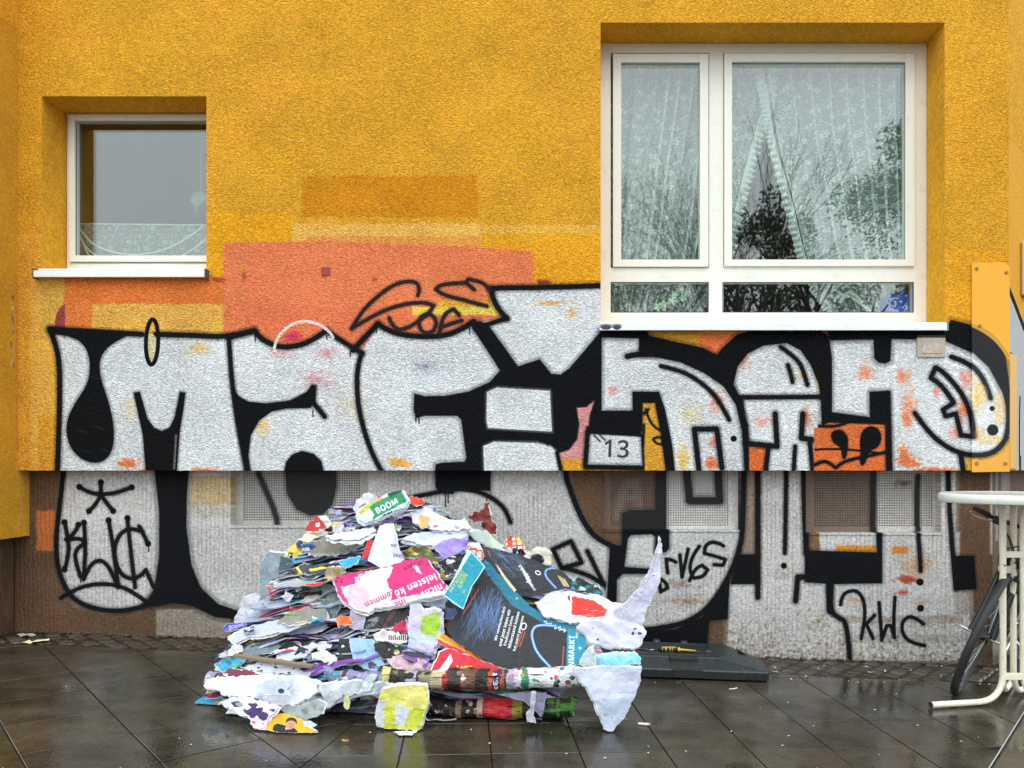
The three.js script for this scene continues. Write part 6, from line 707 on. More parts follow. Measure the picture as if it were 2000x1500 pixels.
sheet('pink_poster', 'magenta poster with upside down white lettering and torn white patches', 'poster', [652, 1130, 670, 1124, 700, 1118, 735, 1114, 762, 1104, 790, 1092, 820, 1090, 838, 1096, 857, 1122, 872, 1146, 868, 1159, 836, 1168, 801, 1177, 758, 1184, 736, 1186, 719, 1197, 698, 1191, 675, 1177, 660, 1154], { z: 1.02, pitch: 30, yaw: -3, amp: 0.016, wave: 3, torn: 0.006, bend: [[-0.5, -0.85, 0.1, 1.2]] }, (k, b) => {
  base(k, b, '#d01e72'); mottle(k, b, ['#e0388a', '#b8165e', '#c83a80'], 60, 0.25, 20);
  rag(k, [664, 1148, 690, 1140, 706, 1130, 712, 1118, 760, 1106, 768, 1110, 756, 1134, 768, 1160, 752, 1190, 716, 1200, 690, 1192], '#ecd9e4', 2); rag(k, [678, 1150, 694, 1142, 712, 1146, 722, 1166, 720, 1192, 698, 1190, 680, 1174], '#d8b2bf', 2); rag(k, [736, 1176, 790, 1166, 850, 1156, 872, 1152, 868, 1162, 800, 1180, 756, 1188], '#e6d0dc', 2); rag(k, [806, 1104, 816, 1102, 824, 1122, 816, 1118], '#cfc3dc', 1);
  mottle(k, { x0: 690, x1: 760, y0: 1120, y1: 1190 }, ['#f4eaf0', '#d9c6d4'], 30, 0.3); txt(k, '12', 672, 1130, 15, 3.3, '#3a1028'); k.save(); const u = 2.98; const pr = 2.72; txt(k, 'ge', 708, 1124, 16, 2.85, '#f4e6ee'); txt(k, 'leisten kö', 851, 1120, 19, pr, '#f6e8f0'); txt(k, 'nicht me', 862, 1140, 18, pr, '#f6e8f0'); txt(k, 'ine', 790, 1168, 16, pr, '#c81e6a'); txt(k, 'kommen', 770, 1152, 15, pr, '#b02a66'); txt(k, 'Unsere', 826, 1094, 12, 2.8, '#5a1030'); k.restore();
});
sheet('torn_poster', 'pale blue underside showing below the pink poster', 'torn poster', [802, 1180, 830, 1168, 868, 1158, 868, 1190, 846, 1188, 820, 1182], { z: 0.98, pitch: 30 }, plain('#bcd0da', WH, 14));
sheet('torn_poster', 'blue black printed sheet tucked under the teal flyer', 'torn poster', [862, 1170, 872, 1162, 906, 1186, 898, 1220, 880, 1240, 856, 1236, 858, 1204], { z: 1.0, pitch: 24, amp: 0.012 }, (k, b) => { base(k, b, '#23252d'); rag(k, [868, 1186, 894, 1190, 892, 1216, 872, 1212], '#4a5a8a', 2); bits(k, b, 10, ['#5a6a9a', '#1a1a20', '#2f3548'], 3, 10); rag(k, [864, 1222, 880, 1214, 884, 1232, 872, 1238], '#c83a24', 1); rag(k, [856, 1232, 872, 1226, 876, 1238], '#1f7a66', 1); });
sheet('dark_poster', 'large dark poster with blue scribbled hair, a blue loop and teal borders', 'poster', [946, 1097, 956, 1096, 980, 1118, 1013, 1160, 1040, 1186, 1073, 1208, 1104, 1216, 1127, 1217, 1125, 1235, 1144, 1250, 1142, 1270, 1134, 1284, 1122, 1312, 1060, 1309, 992, 1306, 939, 1284, 896, 1258, 878, 1238, 872, 1226, 890, 1200, 904, 1190, 922, 1146, 934, 1120], { z: 1.12, pitch: 34, yaw: 2, amp: 0.018, wave: 2.2, torn: 0.002, edge: '#9fb4bc', bend: [[-0.3, 0.95, 0.12, 0.7], [0.95, -0.2, 0.22, 0.5]] }, (k, b) => {
  base(k, b, '#1b2027'); mottle(k, b, ['#272d36', '#12161b', '#2f3740'], 120, 0.35, 24);
  k.strokeStyle = '#5f86c4'; for (let i = 0; i < 130; i++) { k.globalAlpha = R(0.2, 0.6); k.lineWidth = R(0.6, 1.3); let x = R(925, 985), y = R(1142, 1190); k.beginPath(); k.moveTo(x, y); for (let q = 0; q < 5; q++) { x += R(-10, 4); y += R(6, 18); k.lineTo(x, y); } k.stroke(); } k.globalAlpha = 1;
  rag(k, [946, 1093, 1012, 1158, 1073, 1205, 1134, 1212, 1140, 1230, 1108, 1232, 1060, 1216, 1000, 1180, 938, 1106], '#11708a', 0.8); rag(k, [962, 1096, 968, 1098, 1000, 1130, 1010, 1150, 1004, 1154, 980, 1124], '#cfc79a', 0.8); rag(k, [1108, 1228, 1140, 1228, 1150, 1250, 1138, 1290, 1126, 1316, 1102, 1316], '#1284a2', 0.8);
  txt(k, 'DENMARKT', 1116, 1322, 15, -1.5, '#d8ecf0'); for (let i = 0; i < 5; i++) txt(k, ['21', '26', 'DE', '03', 'JA'][i], 1062 + i * 9, 1212 + i * 4, 8, 1.25, '#dfeef2'); txt(k, 'mo', 1128, 1248, 9, -1.4, '#cfe6ea'); txt(k, 'o', 1133, 1270, 10, -1.4, '#cfe6ea'); txt(k, 'o', 1006, 1166, 8, 0.9, '#d8d49a');
  const rt = -1.32; ['Wir vermischen dich', 'und jetzt leben wir', 'friedlichen Zeiten', 'Widerstand leisten', 'hat zuerst gewonnen'].forEach((s, i) => txt(k, s, 970 + i * 9, 1250 + i * 5 + (i === 1 ? 6 : 0), i === 1 || i === 3 ? 8.2 : 7, rt, '#e6e8ec'));
  k.fillStyle = '#b04a38'; k.fillRect(0, 0, 0, 0); k.strokeStyle = '#c0523c'; k.lineWidth = 2; k.beginPath(); k.moveTo(1022, 1228); k.lineTo(1010, 1262); k.moveTo(1026, 1232); k.lineTo(1015, 1262); k.moveTo(1100, 1262); k.lineTo(1095, 1304); k.moveTo(934, 1150); k.lineTo(904, 1196); k.moveTo(922, 1148); k.lineTo(912, 1166); k.stroke();
  k.strokeStyle = '#eceaec'; k.lineWidth = 2; k.beginPath(); k.ellipse(1023, 1222, 5, 6.5, 0.3, 0, 7); k.stroke(); k.strokeStyle = '#5f8fe0'; k.lineWidth = 5; smooth(k, pairs([1086, 1222, 1050, 1218, 1038, 1232, 1040, 1252, 1050, 1280, 1078, 1306])); k.stroke(); k.lineWidth = 2; k.strokeStyle = '#a9c6f4'; k.stroke();
});
sheet('teal_flyer', 'bright teal flyer with yellow lettering lying over the corner of the large dark poster', 'flyer', [914, 1073, 922, 1076, 948, 1107, 934, 1128, 921, 1147, 905, 1191, 886, 1180, 866, 1162, 880, 1138, 898, 1104], { z: 1.16, pitch: 26, yaw: 4, amp: 0.008, wave: 2, torn: 0.0012, bend: [[0, 1, 0.08, -1.2]] }, (k, b) => { base(k, b, '#0a8fa8'); mottle(k, b, ['#0c7f98', '#17a0b8', '#2fb0c4'], 40, 0.3); rag(k, [914, 1070, 920, 1076, 904, 1106, 884, 1138, 880, 1138, 898, 1102], '#b8d0ea', 1); txt(k, 'ART WORT', 882, 1158, 10, -1.0, '#b8b84a'); txt(k, 'GRÜN', 900, 1150, 11, -1.1, '#a8c24a'); txt(k, 'ab', 906, 1160, 7, -1.1, '#b8b84a'); k.strokeStyle = '#d8ecf0'; k.lineWidth = 1.6; poly(k, pairs([921, 1077, 947, 1107, 921, 1146, 905, 1190, 867, 1162])); k.stroke(); });
sheet('torn_poster', 'orange and yellow striped edge along the lower side of the large dark poster', 'torn poster', [853, 1240, 866, 1236, 900, 1262, 940, 1286, 990, 1306, 986, 1312, 930, 1296, 890, 1276, 856, 1256], { z: 1.2, pitch: 40, torn: 0.002, amp: 0.006 }, (k, b) => { base(k, b, '#e8c23a'); rag(k, [850, 1246, 990, 1312, 980, 1316, 850, 1262], '#c8203a', 1); rag(k, [866, 1234, 942, 1284, 934, 1290, 858, 1244], '#e8882a', 1); rag(k, [944, 1288, 992, 1306, 990, 1312, 940, 1294], '#2f8f6a', 1); });
sheet('red_poster', 'red poster with yellow lettering below the large dark poster', 'poster', [843, 1314, 850, 1292, 858, 1274, 881, 1266, 920, 1284, 985, 1305, 980, 1314, 942, 1327, 880, 1330, 841, 1327], { z: 1.3, pitch: 42, amp: 0.012, torn: 0.003 }, (k, b) => { base(k, b, '#c11f34'); mottle(k, b, ['#a01828', '#d83a4a', '#7a1420'], 50, 0.3); txt(k, 'NTI', 888, 1312, 20, 0.12, '#efb62a'); txt(k, 'GO', 864, 1322, 18, 0.25, '#efb62a'); txt(k, '61', 926, 1324, 10, 0.1, '#efb62a'); lines(k, b, 12, '#5a0f18', 2); });
sheet('torn_poster', 'white folded corner lying on the red poster', 'torn poster', [844, 1312, 860, 1306, 872, 1288, 880, 1276, 884, 1290, 874, 1308, 858, 1314], { z: 1.38, pitch: 40, torn: 0.001, amp: 0.006 }, plain('#dcdbe8', WH, 10));
sheet('torn_poster', 'lilac sheet with a lime green patch standing in the centre of the heap', 'torn poster', [803, 1180, 816, 1178, 827, 1192, 842, 1190, 860, 1192, 860, 1252, 848, 1264, 842, 1288, 818, 1284, 793, 1278, 796, 1250, 797, 1222], { z: 1.12, pitch: 20, yaw: -4, amp: 0.008, ripple: 0.004, torn: 0.004 }, (k, b) => { base(k, b, '#c9c3e2'); mottle(k, b, ['#dcd8ee', '#b3aad2', '#a8c4e0'], 40, 0.3); rag(k, [824, 1206, 838, 1200, 858, 1194, 862, 1222, 850, 1244, 822, 1236], '#9fcf1f', 2); rag(k, [794, 1238, 860, 1246, 862, 1260, 796, 1252], '#c6dce8', 2); rag(k, [794, 1262, 846, 1274, 842, 1290, 790, 1280], '#a898bc', 2); k.strokeStyle = '#8a80b0'; k.lineWidth = 1; for (let i = 0; i < 26; i++) { k.globalAlpha = 0.4; const x = 796 + i * 2.6; k.beginPath(); k.moveTo(x + 8, 1180); k.lineTo(x, 1288); k.stroke(); } });
sheet('dark_poster', 'narrow dark poster with grey and red lettering under the pink poster', 'poster', [712, 1200, 730, 1192, 800, 1186, 812, 1184, 800, 1206, 786, 1216, 750, 1226, 708, 1230], { z: 1.06, pitch: 30, amp: 0.01, torn: 0.003 }, (k, b) => { base(k, b, '#1d1c21'); mottle(k, b, ['#2d2c33', '#101014'], 20, 0.4); txt(k, 'SCHWESTERN', 752, 1228, 9, -0.95, '#8a2a30'); txt(k, 'HAUS', 730, 1226, 9, -0.95, '#6f7078'); rag(k, [716, 1214, 736, 1204, 740, 1214], '#7c8290', 1); txt(k, 'LIVE', 716, 1228, 8, -0.4, '#8a8c94'); });
sheet('torn_poster', 'lavender grey strip hanging beside the narrow dark poster', 'torn poster', [684, 1192, 700, 1190, 716, 1198, 710, 1228, 694, 1230, 680, 1224], { z: 1.08, pitch: 20, torn: 0.002, amp: 0.005 }, plain('#a9a3b8', ['#bcb6ca', '#938da4'], 16));
sheet('torn_poster', 'orange scrap left of the lavender grey strip', 'torn poster', [655, 1210, 668, 1202, 680, 1204, 690, 1224, 676, 1222, 664, 1220, 660, 1226], { z: 1.1, pitch: 30, amp: 0.01 }, plain('#e2581f', ['#ef7f42', '#c84a18', '#f0e4dc'], 16));
sheet('torn_poster', 'crimson scrap edged white beside the lilac sheet', 'torn poster', [758, 1226, 770, 1214, 786, 1212, 797, 1202, 796, 1230, 782, 1236, 766, 1236], { z: 1.1, pitch: 30, torn: 0.008 }, plain('#b8124a', ['#d02a62', '#960e3a'], 14));
sheet('torn_poster', 'white scrap with black print below the crimson scrap', 'torn poster', [728, 1240, 750, 1228, 780, 1234, 796, 1240, 794, 1254, 760, 1256, 732, 1250], { z: 1.14, pitch: 34, torn: 0.006 }, plain('#cfc8c4', WH, 20, (k) => { k.strokeStyle = '#1a1a1e'; k.lineWidth = 2; for (let i = 0; i < 9; i++) { k.beginPath(); k.moveTo(760 + i * 4, 1250); k.lineTo(760 + i * 4, 1236 + R(0, 8)); k.stroke(); } }));
sheet('torn_poster', 'black and white patterned strip left of the sky blue sheet', 'torn poster', [662, 1246, 682, 1244, 686, 1268, 692, 1296, 672, 1306, 656, 1300, 660, 1270], { z: 1.18, pitch: 26, amp: 0.008 }, (k, b) => { base(k, b, '#15161b'); bits(k, b, 26, ['#dfe2e8', '#cfd4de', '#1a1a20', '#3a8a9a'], 2, 6); rag(k, [658, 1278, 690, 1274, 690, 1292, 660, 1298], '#101216', 1); });
sheet('torn_poster', 'plain sky blue sheet in the lower centre of the heap', 'torn poster', [683, 1247, 706, 1246, 731, 1250, 738, 1268, 752, 1302, 734, 1312, 712, 1306, 690, 1294], { z: 1.2, pitch: 28, amp: 0.006, torn: 0.003 }, plain('#8fb4dc', ['#a3c4e6', '#7fa4cc'], 16, (k) => rag(k, [718, 1296, 728, 1292, 736, 1300, 730, 1306, 720, 1306], '#4a3a5a', 1)));
sheet('torn_poster', 'black torn print with white flecks right of the sky blue sheet', 'torn poster', [732, 1256, 752, 1252, 780, 1258, 790, 1276, 778, 1290, 752, 1288, 738, 1272], { z: 1.2, pitch: 34, amp: 0.02, torn: 0.009 }, (k, b) => { base(k, b, '#191a1f'); bits(k, b, 10, ['#dfe2e8', '#101014', '#5aa03a', '#c8b08a'], 2, 8); });
sheet('torn_poster', 'rosy crumple under the lilac sheet', 'torn poster', [756, 1292, 780, 1284, 820, 1288, 846, 1292, 842, 1308, 800, 1314, 764, 1308], { z: 1.26, pitch: 46, amp: 0.03, torn: 0.01 }, plain('#c3a3ae', ['#e4dfe6', '#8a3a4a', '#d8b8c4'], 40));
sheet('torn_poster', 'long black sheet fragment on the left half of the heap', 'torn poster', [528, 1272, 556, 1254, 596, 1236, 622, 1246, 600, 1262, 560, 1280, 534, 1288], { z: 1.08, pitch: 42, yaw: -6, torn: 0.005, amp: 0.008 }, plain('#1f2026', DK, 20));
sheet('torn_poster', 'pale torn sheet below the long black fragment', 'torn poster', [530, 1274, 560, 1270, 610, 1254, 622, 1258, 600, 1278, 560, 1292, 536, 1286], { z: 1.12, pitch: 44, yaw: -6, torn: 0.008, amp: 0.012 }, plain('#c2cbe0'));
sheet('torn_poster', 'blue violet printed strip poking out on the far left of the heap', 'torn poster', [436, 1226, 444, 1218, 486, 1212, 520, 1208, 516, 1218, 470, 1228, 438, 1232], { z: 0.9, pitch: 46, yaw: -10, torn: 0.003 }, (k, b) => { base(k, b, '#3a35a0'); bits(k, b, 8, ['#5a5ad0', '#2a2580', '#7ae03a'], 3, 8); txt(k, 'SOMMER', 446, 1228, 9, -0.12, '#c9c8f0'); });
sheet('torn_poster', 'turquoise and yellow printed edge on the lower left of the heap', 'torn poster', [420, 1300, 446, 1282, 476, 1280, 480, 1288, 456, 1304, 432, 1312], { z: 1.14, pitch: 46, yaw: -8, amp: 0.01 }, (k, b) => { base(k, b, '#2f9cc0'); bits(k, b, 12, ['#e0d24a', '#3ab890', '#d8e2ea', '#1f6f9a'], 4, 12); });
{ const t = thing('wooden_batten', 'thin brown wooden batten sticking out across the left of the heap', 'batten'); part('batten_bar', (() => { const a = at(458, 1280, 1.2), b = at(612, 1302, 1.3), d = b.clone().sub(a), g = new RoundedBoxGeometry(d.length(), 0.018, 0.03, 2, 0.004); g.applyQuaternion(new THREE.Quaternion().setFromUnitVectors(V(1, 0, 0), d.clone().normalize())); return g.translate((a.x + b.x) / 2, (a.y + b.y) / 2, (a.z + b.z) / 2); })(), std({ color: lin(0.24, 0.18, 0.11), roughness: 0.8 }), t); }
sheet('torn_poster', 'white torn tongue rising high against the plinth at the right of the heap', 'torn poster', [1284, 1050, 1288, 1062, 1291, 1090, 1288, 1130, 1279, 1158, 1264, 1186, 1256, 1216, 1242, 1232, 1220, 1214, 1202, 1198, 1228, 1170, 1250, 1142, 1266, 1116, 1276, 1088], { z: 1.12, pitch: 6, yaw: -8, amp: 0.014, torn: 0.006, ripple: 0.003 }, plain('#c6c5dd', ['#d9d8ea', '#b5b8d0', '#d4bcd0'], 60, (k, b) => { bits(k, b, 8, ['#8a8aa0', '#2a2a33'], 1, 3); k.strokeStyle = '#b8a0b8'; k.lineWidth = 2; smooth(k, pairs([1284, 1060, 1280, 1110, 1262, 1140])); k.stroke(); }));
sheet('torn_poster', 'crumpled white sheet with a bright red patch on the right of the heap', 'torn poster', [1044, 1176, 1070, 1162, 1110, 1156, 1150, 1162, 1180, 1172, 1226, 1186, 1238, 1206, 1200, 1216, 1140, 1214, 1118, 1216, 1070, 1206], { z: 1.08, pitch: 34, yaw: 4, amp: 0.014, torn: 0.006, ripple: 0.003, crumple: 0.003 }, (k, b) => { base(k, b, '#d0d0e4'); mottle(k, b, WH, 60, 0.4); mottle(k, b, ['#a8a4c0'], 20, 0.2); rag(k, [1116, 1164, 1124, 1164, 1160, 1174, 1186, 1194, 1180, 1205, 1150, 1206, 1116, 1200], '#e22a1c', 1.4); rag(k, [1110, 1162, 1118, 1160, 1116, 1200, 1112, 1202], '#e8e2dc', 1); lines(k, { x0: 1130, x1: 1176, y0: 1186, y1: 1202 }, 6, '#f4d0c8', 1); rag(k, [1108, 1168, 1113, 1160, 1113, 1176], '#2a2024', 1); });
sheet('torn_poster', 'pleated lavender white sheet below the red patch', 'torn poster', [1128, 1222, 1160, 1210, 1210, 1212, 1250, 1216, 1256, 1240, 1246, 1264, 1220, 1268, 1180, 1262, 1150, 1250], { z: 1.17, pitch: 28, yaw: 4, amp: 0.012, torn: 0.006, ripple: 0.006, crumple: 0.003 }, plain('#bfc0d8', ['#d8d8ea', '#a9a8c4', '#c8b4c8'], 60, (k, b) => bits(k, b, 5, ['#2a2a33', '#3a3a44'], 2, 5)));
sheet('torn_poster', 'pale green grey stiff paper leaning beside the dark poster corner', 'torn poster', [1130, 1320, 1120, 1318, 1132, 1292, 1146, 1268, 1160, 1262, 1164, 1290, 1168, 1318, 1150, 1326], { z: 1.3, pitch: 16, amp: 0.006, torn: 0.003 }, plain('#b3c4c4', ['#c8d6d6', '#9fb2b2'], 20));
sheet('torn_poster', 'bright blue striped sheet jutting out at the right end of the heap', 'torn poster', [1166, 1276, 1200, 1272, 1240, 1270, 1250, 1284, 1248, 1300, 1210, 1306, 1172, 1304], { z: 1.26, pitch: 30, amp: 0.012, torn: 0.006, ripple: 0.003 }, (k, b) => { base(k, b, '#7cc4e8'); mottle(k, b, ['#9ad6f2', '#5ab0dc', '#c8e2f0'], 50, 0.35); rag(k, [1160, 1262, 1250, 1262, 1250, 1276, 1160, 1282], '#b4d2ea', 2); });
sheet('torn_poster', 'large white torn sheet hanging down to the pavement at the right end of the heap', 'torn poster', [1120, 1312, 1140, 1306, 1180, 1302, 1212, 1302, 1248, 1300, 1247, 1326, 1238, 1362, 1222, 1394, 1206, 1416, 1196, 1432, 1180, 1424, 1172, 1396, 1160, 1368, 1146, 1340, 1132, 1326], { z: 1.45, pitch: 4, yaw: 8, amp: 0.012, torn: 0.004, wave: 3, crumple: 0.0025, bend: [[0.9, 0.3, 0.04, 2.2]] }, plain('#cdd2e8', ['#dde1f0', '#b6c0da', '#d8c8d8'], 70, (k, b) => { rag(k, [1166, 1368, 1246, 1360, 1200, 1430, 1178, 1428], '#b9c4d8', 2); bits(k, { x0: 1175, x1: 1225, y0: 1390, y1: 1425 }, 10, ['#6a8a70', '#5a5a6a'], 1, 2); }));
sheet('torn_poster', 'yellow lime sliver pointing out of the poster roll', 'torn poster', [1136, 1336, 1150, 1328, 1170, 1322, 1180, 1324, 1160, 1334, 1142, 1340], { z: 1.44, pitch: 40, torn: 0.001, amp: 0.004 }, plain('#d8dc3a', ['#eef08a', '#b8bc2a'], 8));
sheet('torn_poster', 'lavender paper triangle hanging under the poster roll', 'torn poster', [974, 1356, 1010, 1352, 1068, 1352, 1064, 1376, 1056, 1402, 1044, 1388, 1024, 1370, 998, 1364], { z: 1.4, pitch: 4, torn: 0.002, amp: 0.008 }, plain('#8f86a4', ['#a49cb8', '#7d7492'], 12));
sheet('torn_poster', 'thin pale strip dangling over the lavender triangle', 'torn poster', [1037, 1350, 1046, 1350, 1044, 1380, 1042, 1400, 1046, 1412, 1030, 1410, 1028, 1396, 1036, 1384], { z: 1.46, pitch: 4, torn: 0.003, amp: 0.008 }, plain('#b0b0bc', WH, 10));
sheet('torn_poster', 'dark brown sheet added as shade for the hollow left of the pink poster', 'torn poster', [566, 1184, 582, 1160, 604, 1142, 628, 1140, 634, 1166, 610, 1180, 580, 1194], { z: 0.86, pitch: 46, amp: 0.012 }, plain('#4a4038', ['#3a322c', '#5c5046'], 20));  // dark sheet added to give the hollow its shade by colour
sheet('torn_poster', 'stiff grey khaki sheet lying below the hollow on the left of the heap', 'torn poster', [540, 1216, 566, 1192, 600, 1186, 636, 1192, 640, 1208, 600, 1214, 560, 1222], { z: 0.98, pitch: 50, yaw: -4, amp: 0.012, torn: 0.004 }, plain('#86857c', ['#a09f92', '#6c6c66', '#b8b4a0'], 30));
sheet('torn_poster', 'long white and lilac torn edge running across the left half of the heap', 'torn poster', [446, 1244, 480, 1226, 530, 1216, 590, 1210, 628, 1212, 640, 1222, 600, 1234, 540, 1238, 490, 1246, 456, 1258], { z: 1.02, pitch: 50, yaw: -5, amp: 0.014, torn: 0.008 }, plain('#b6bcd0', ['#d3d6e2', '#9aa2b8', '#c8bcd6'], 40, (k) => rag(k, [596, 1212, 626, 1212, 624, 1222, 594, 1226], '#cfcbe6', 1)));
sheet('torn_poster', 'white curled tube end at the left edge of the heap', 'torn poster', [446, 1268, 456, 1258, 470, 1262, 470, 1274, 456, 1282, 444, 1280], { z: 1.12, pitch: 20, amp: 0.02, wave: 3 }, plain('#d8d4e0', WH, 10));
sheet('torn_poster', 'slate grey sheet folded over above the wooden batten', 'torn poster', [470, 1274, 500, 1256, 536, 1250, 548, 1262, 530, 1276, 500, 1284, 478, 1288], { z: 1.1, pitch: 46, yaw: -6, amp: 0.014, torn: 0.005 }, plain('#6d7a80', ['#8a969c', '#566268', '#a9b4b8'], 30));
sheet('torn_poster', 'pale sheet with rows of black letters below the wooden batten', 'torn poster', [468, 1300, 500, 1292, 556, 1298, 604, 1310, 600, 1322, 540, 1318, 490, 1314], { z: 1.26, pitch: 44, yaw: -4, amp: 0.014, torn: 0.007 }, (k, b) => { base(k, b, '#c3c7d2'); mottle(k, b, WH, 30, 0.3); bits(k, b, 34, ['#24242c', '#2f3038', '#3a2a3a'], 1, 4); });
sheet('torn_poster', 'dark red printed edge under the row of black letters', 'torn poster', [424, 1318, 450, 1306, 500, 1312, 560, 1322, 540, 1330, 480, 1326, 436, 1328], { z: 1.3, pitch: 46, yaw: -5, amp: 0.012, torn: 0.007 }, (k, b) => { base(k, b, '#6a2a36'); bits(k, b, 20, ['#c8cbd8', '#b02a3a', '#2a2430', '#dcd8e2'], 3, 10); });
sheet('torn_poster', 'red and white scrap left of the black and white patterned strip', 'torn poster', [606, 1276, 626, 1270, 652, 1278, 656, 1290, 630, 1292, 610, 1288], { z: 1.2, pitch: 40, amp: 0.014, torn: 0.006 }, (k, b) => { base(k, b, '#d6d3de'); bits(k, b, 8, ['#d23a3a', '#e0a0a0', '#c9c3e2'], 3, 8); });
// rolled and folded bundles along the bottom edge
function roll(name, label, a, b, r, sx, sy, paint, twist = 0) {
  const d = b.clone().sub(a), L = d.length(), cv = document.createElement('canvas'); cv.width = 1024; cv.height = 192; const k = cv.getContext('2d'); paint(k); const N = 72, Mm = 20, pos = [], uv = [], idx = [];
  for (let i = 0; i <= N; i++) for (let j = 0; j <= Mm; j++) { const t = i / N, an = j / Mm * 6.283 + 0.6, q = 1 + 0.14 * vn(t * 14, j * 0.5, 61) + 0.08 * vn(t * 40, j * 0.9, 63), y = Math.sin(an) * r * sy * q + 0.014 * vn(t * 5, 2, 9), z = Math.cos(an) * r * sx * q; pos.push(t * L + (i === 0 || i === N ? 0.02 * vn(j, i, 4) : 0), y, z); uv.push(t, (((1.62 - j / Mm) % 1) + 1) % 1 < 0.999 ? 1.3 - j / Mm : 0); }
  for (let i = 0; i < N; i++) for (let j = 0; j < Mm; j++) { const p = i * (Mm + 1) + j, q = p + Mm + 1; idx.push(p, p + 1, q, q, p + 1, q + 1); }
  const g = new THREE.BufferGeometry(); g.setAttribute('position', new THREE.Float32BufferAttribute(pos, 3)); g.setAttribute('uv', new THREE.Float32BufferAttribute(uv, 2)); g.setIndex(idx); g.computeVertexNormals(); g.applyQuaternion(new THREE.Quaternion().setFromUnitVectors(V(1, 0, 0), d.clone().normalize())).translate(a.x, a.y, a.z);
  const p = g.attributes.position; for (let i = 0; i < p.count; i++) p.setY(i, Math.max(p.getY(i), groundY(p.getX(i)) + 0.008)); const t = thing(name, label, 'poster roll'), tx = canvasTex(cv, true); part('rolled_print', g, std({ map: tx, roughness: 0.32, bumpMap: crease, bumpScale: 0.004 }), t);
  const e = []; for (const [c, dir] of [[a, -1], [b, 1]]) for (let q = 0; q < 3; q++) e.push(new THREE.TorusGeometry(r * (0.3 + 0.22 * q), 0.004, 5, 20).scale(1, sy, 1).rotateY(Math.PI / 2).translate(c.x - dir * 0.006, c.y, c.z)); part('rolled_end', merge(e), tornWhite, t); return t;
}
roll('poster_roll', 'flattened roll of many coloured posters along the front edge of the heap', at(744, 1326, 1.38), at(1132, 1324, 1.38), 0.062, 0.9, 0.8, (k) => { k.fillStyle = '#2e2823'; k.fillRect(0, 0, 1024, 192); const b = { x0: 0, x1: 1024, y0: 0, y1: 192 }; const blob = (x, w, col, n = 3) => { for (let q = 0; q < n; q++) rag(k, [x + R(-12, 12), R(-10, 90), x + w + R(-14, 14), R(-10, 70), x + w + R(-14, 14), R(110, 200), x + R(-12, 12), R(120, 200)], col, 5); };
  blob(20, 70, '#c9c27a'); blob(60, 40, '#26211c'); blob(140, 60, '#8f8fbe'); blob(150, 40, '#a9a6c4'); blob(210, 110, '#8a8062'); blob(260, 90, '#b8a988'); blob(330, 120, '#a32430'); blob(350, 60, '#2a1f1a', 2); blob(430, 70, '#6a4634'); blob(500, 60, '#2a2420'); blob(560, 70, '#a8522a'); blob(575, 44, '#352a52'); blob(650, 50, '#a9a4c6'); blob(700, 150, '#cfd4de'); blob(730, 30, '#2f7f5a', 2); blob(840, 180, '#d4d8dc'); bits(k, { x0: 0, x1: 560, y0: 0, y1: 192 }, 46, ['#b9a27a', '#1c1814', '#6f6a52', '#3a322a', '#d0c6a8', '#14110e'], 8, 30); bits(k, { x0: 690, x1: 1024, y0: 0, y1: 192 }, 70, ['#e0e3e8', '#2f8f56', '#c2436a', '#d8dce4', '#2a6a86', '#a83a3a', '#7a9a3a', '#2a3040', '#5a4a3a'], 5, 16); bits(k, { x0: 880, x1: 1024, y0: 0, y1: 192 }, 26, ['#1f6a4a', '#1c6f86', '#26303a', '#7a2a3a'], 8, 20); for (const y of [60, 150]) { txt(k, '1,39', 600, y, 30, -1.4, '#f0e6d8'); txt(k, 'HAUS', 660, y - 10, 20, 0.1, '#c83a4a'); txt(k, 'FEST', 860, y, 22, 0.1, '#f0f0f0'); } lines(k, b, 60, '#2a2a2a', 2); });
roll('poster_roll', 'dark red and green poster bundle lying under the flattened roll', at(840, 1380, 1.3), at(1122, 1384, 1.32), 0.055, 1, 0.86, (k) => { const cols = [['#2a211d', 0, 190], ['#8a6a5a', 190, 40], ['#1f1916', 230, 110], ['#b99a94', 340, 40], ['#a81f26', 380, 210], ['#c0262c', 420, 120], ['#8a7f2a', 590, 70], ['#1a1814', 660, 130], ['#3a6f22', 790, 240]]; for (const [c, x, w] of cols) { k.fillStyle = c; k.fillRect(x, 0, w + 10, 192); } const b = { x0: 0, x1: 380, y0: 0, y1: 192 }; bits(k, b, 30, ['#7a5a4a', '#1a1412', '#b09a8a'], 6, 20); k.strokeStyle = '#0f1a0c'; k.lineWidth = 16; for (const y of [-10, 60, 130]) { k.strokeRect(820, y, 70, 44); k.strokeRect(930, y + 16, 60, 30); } lines(k, { x0: 0, x1: 1024, y0: 0, y1: 192 }, 40, '#111', 3); });
roll('poster_roll', 'grey blue rolled poster strip left of the sky blue sheet', at(636, 1316, 1.34), at(746, 1328, 1.37), 0.046, 0.9, 0.7, (k) => { k.fillStyle = '#8f90b4'; k.fillRect(0, 0, 1024, 192); bits(k, { x0: 0, x1: 1024, y0: 0, y1: 192 }, 50, ['#4a9ab0', '#a8a4c8', '#6f7a8a', '#2a3a40', '#c8d4e0', '#5a2a38'], 12, 60); });
roll('poster_roll', 'dark green folded bundle showing at the lower left of the heap', at(420, 1352, 1.12), at(640, 1366, 1.24), 0.045, 1.1, 0.7, (k) => { k.fillStyle = '#0f4a40'; k.fillRect(0, 0, 1024, 192); bits(k, { x0: 0, x1: 1024, y0: 0, y1: 192 }, 30, ['#2a2a2a', '#5a1a24', '#0a3028', '#17584c'], 14, 60); });
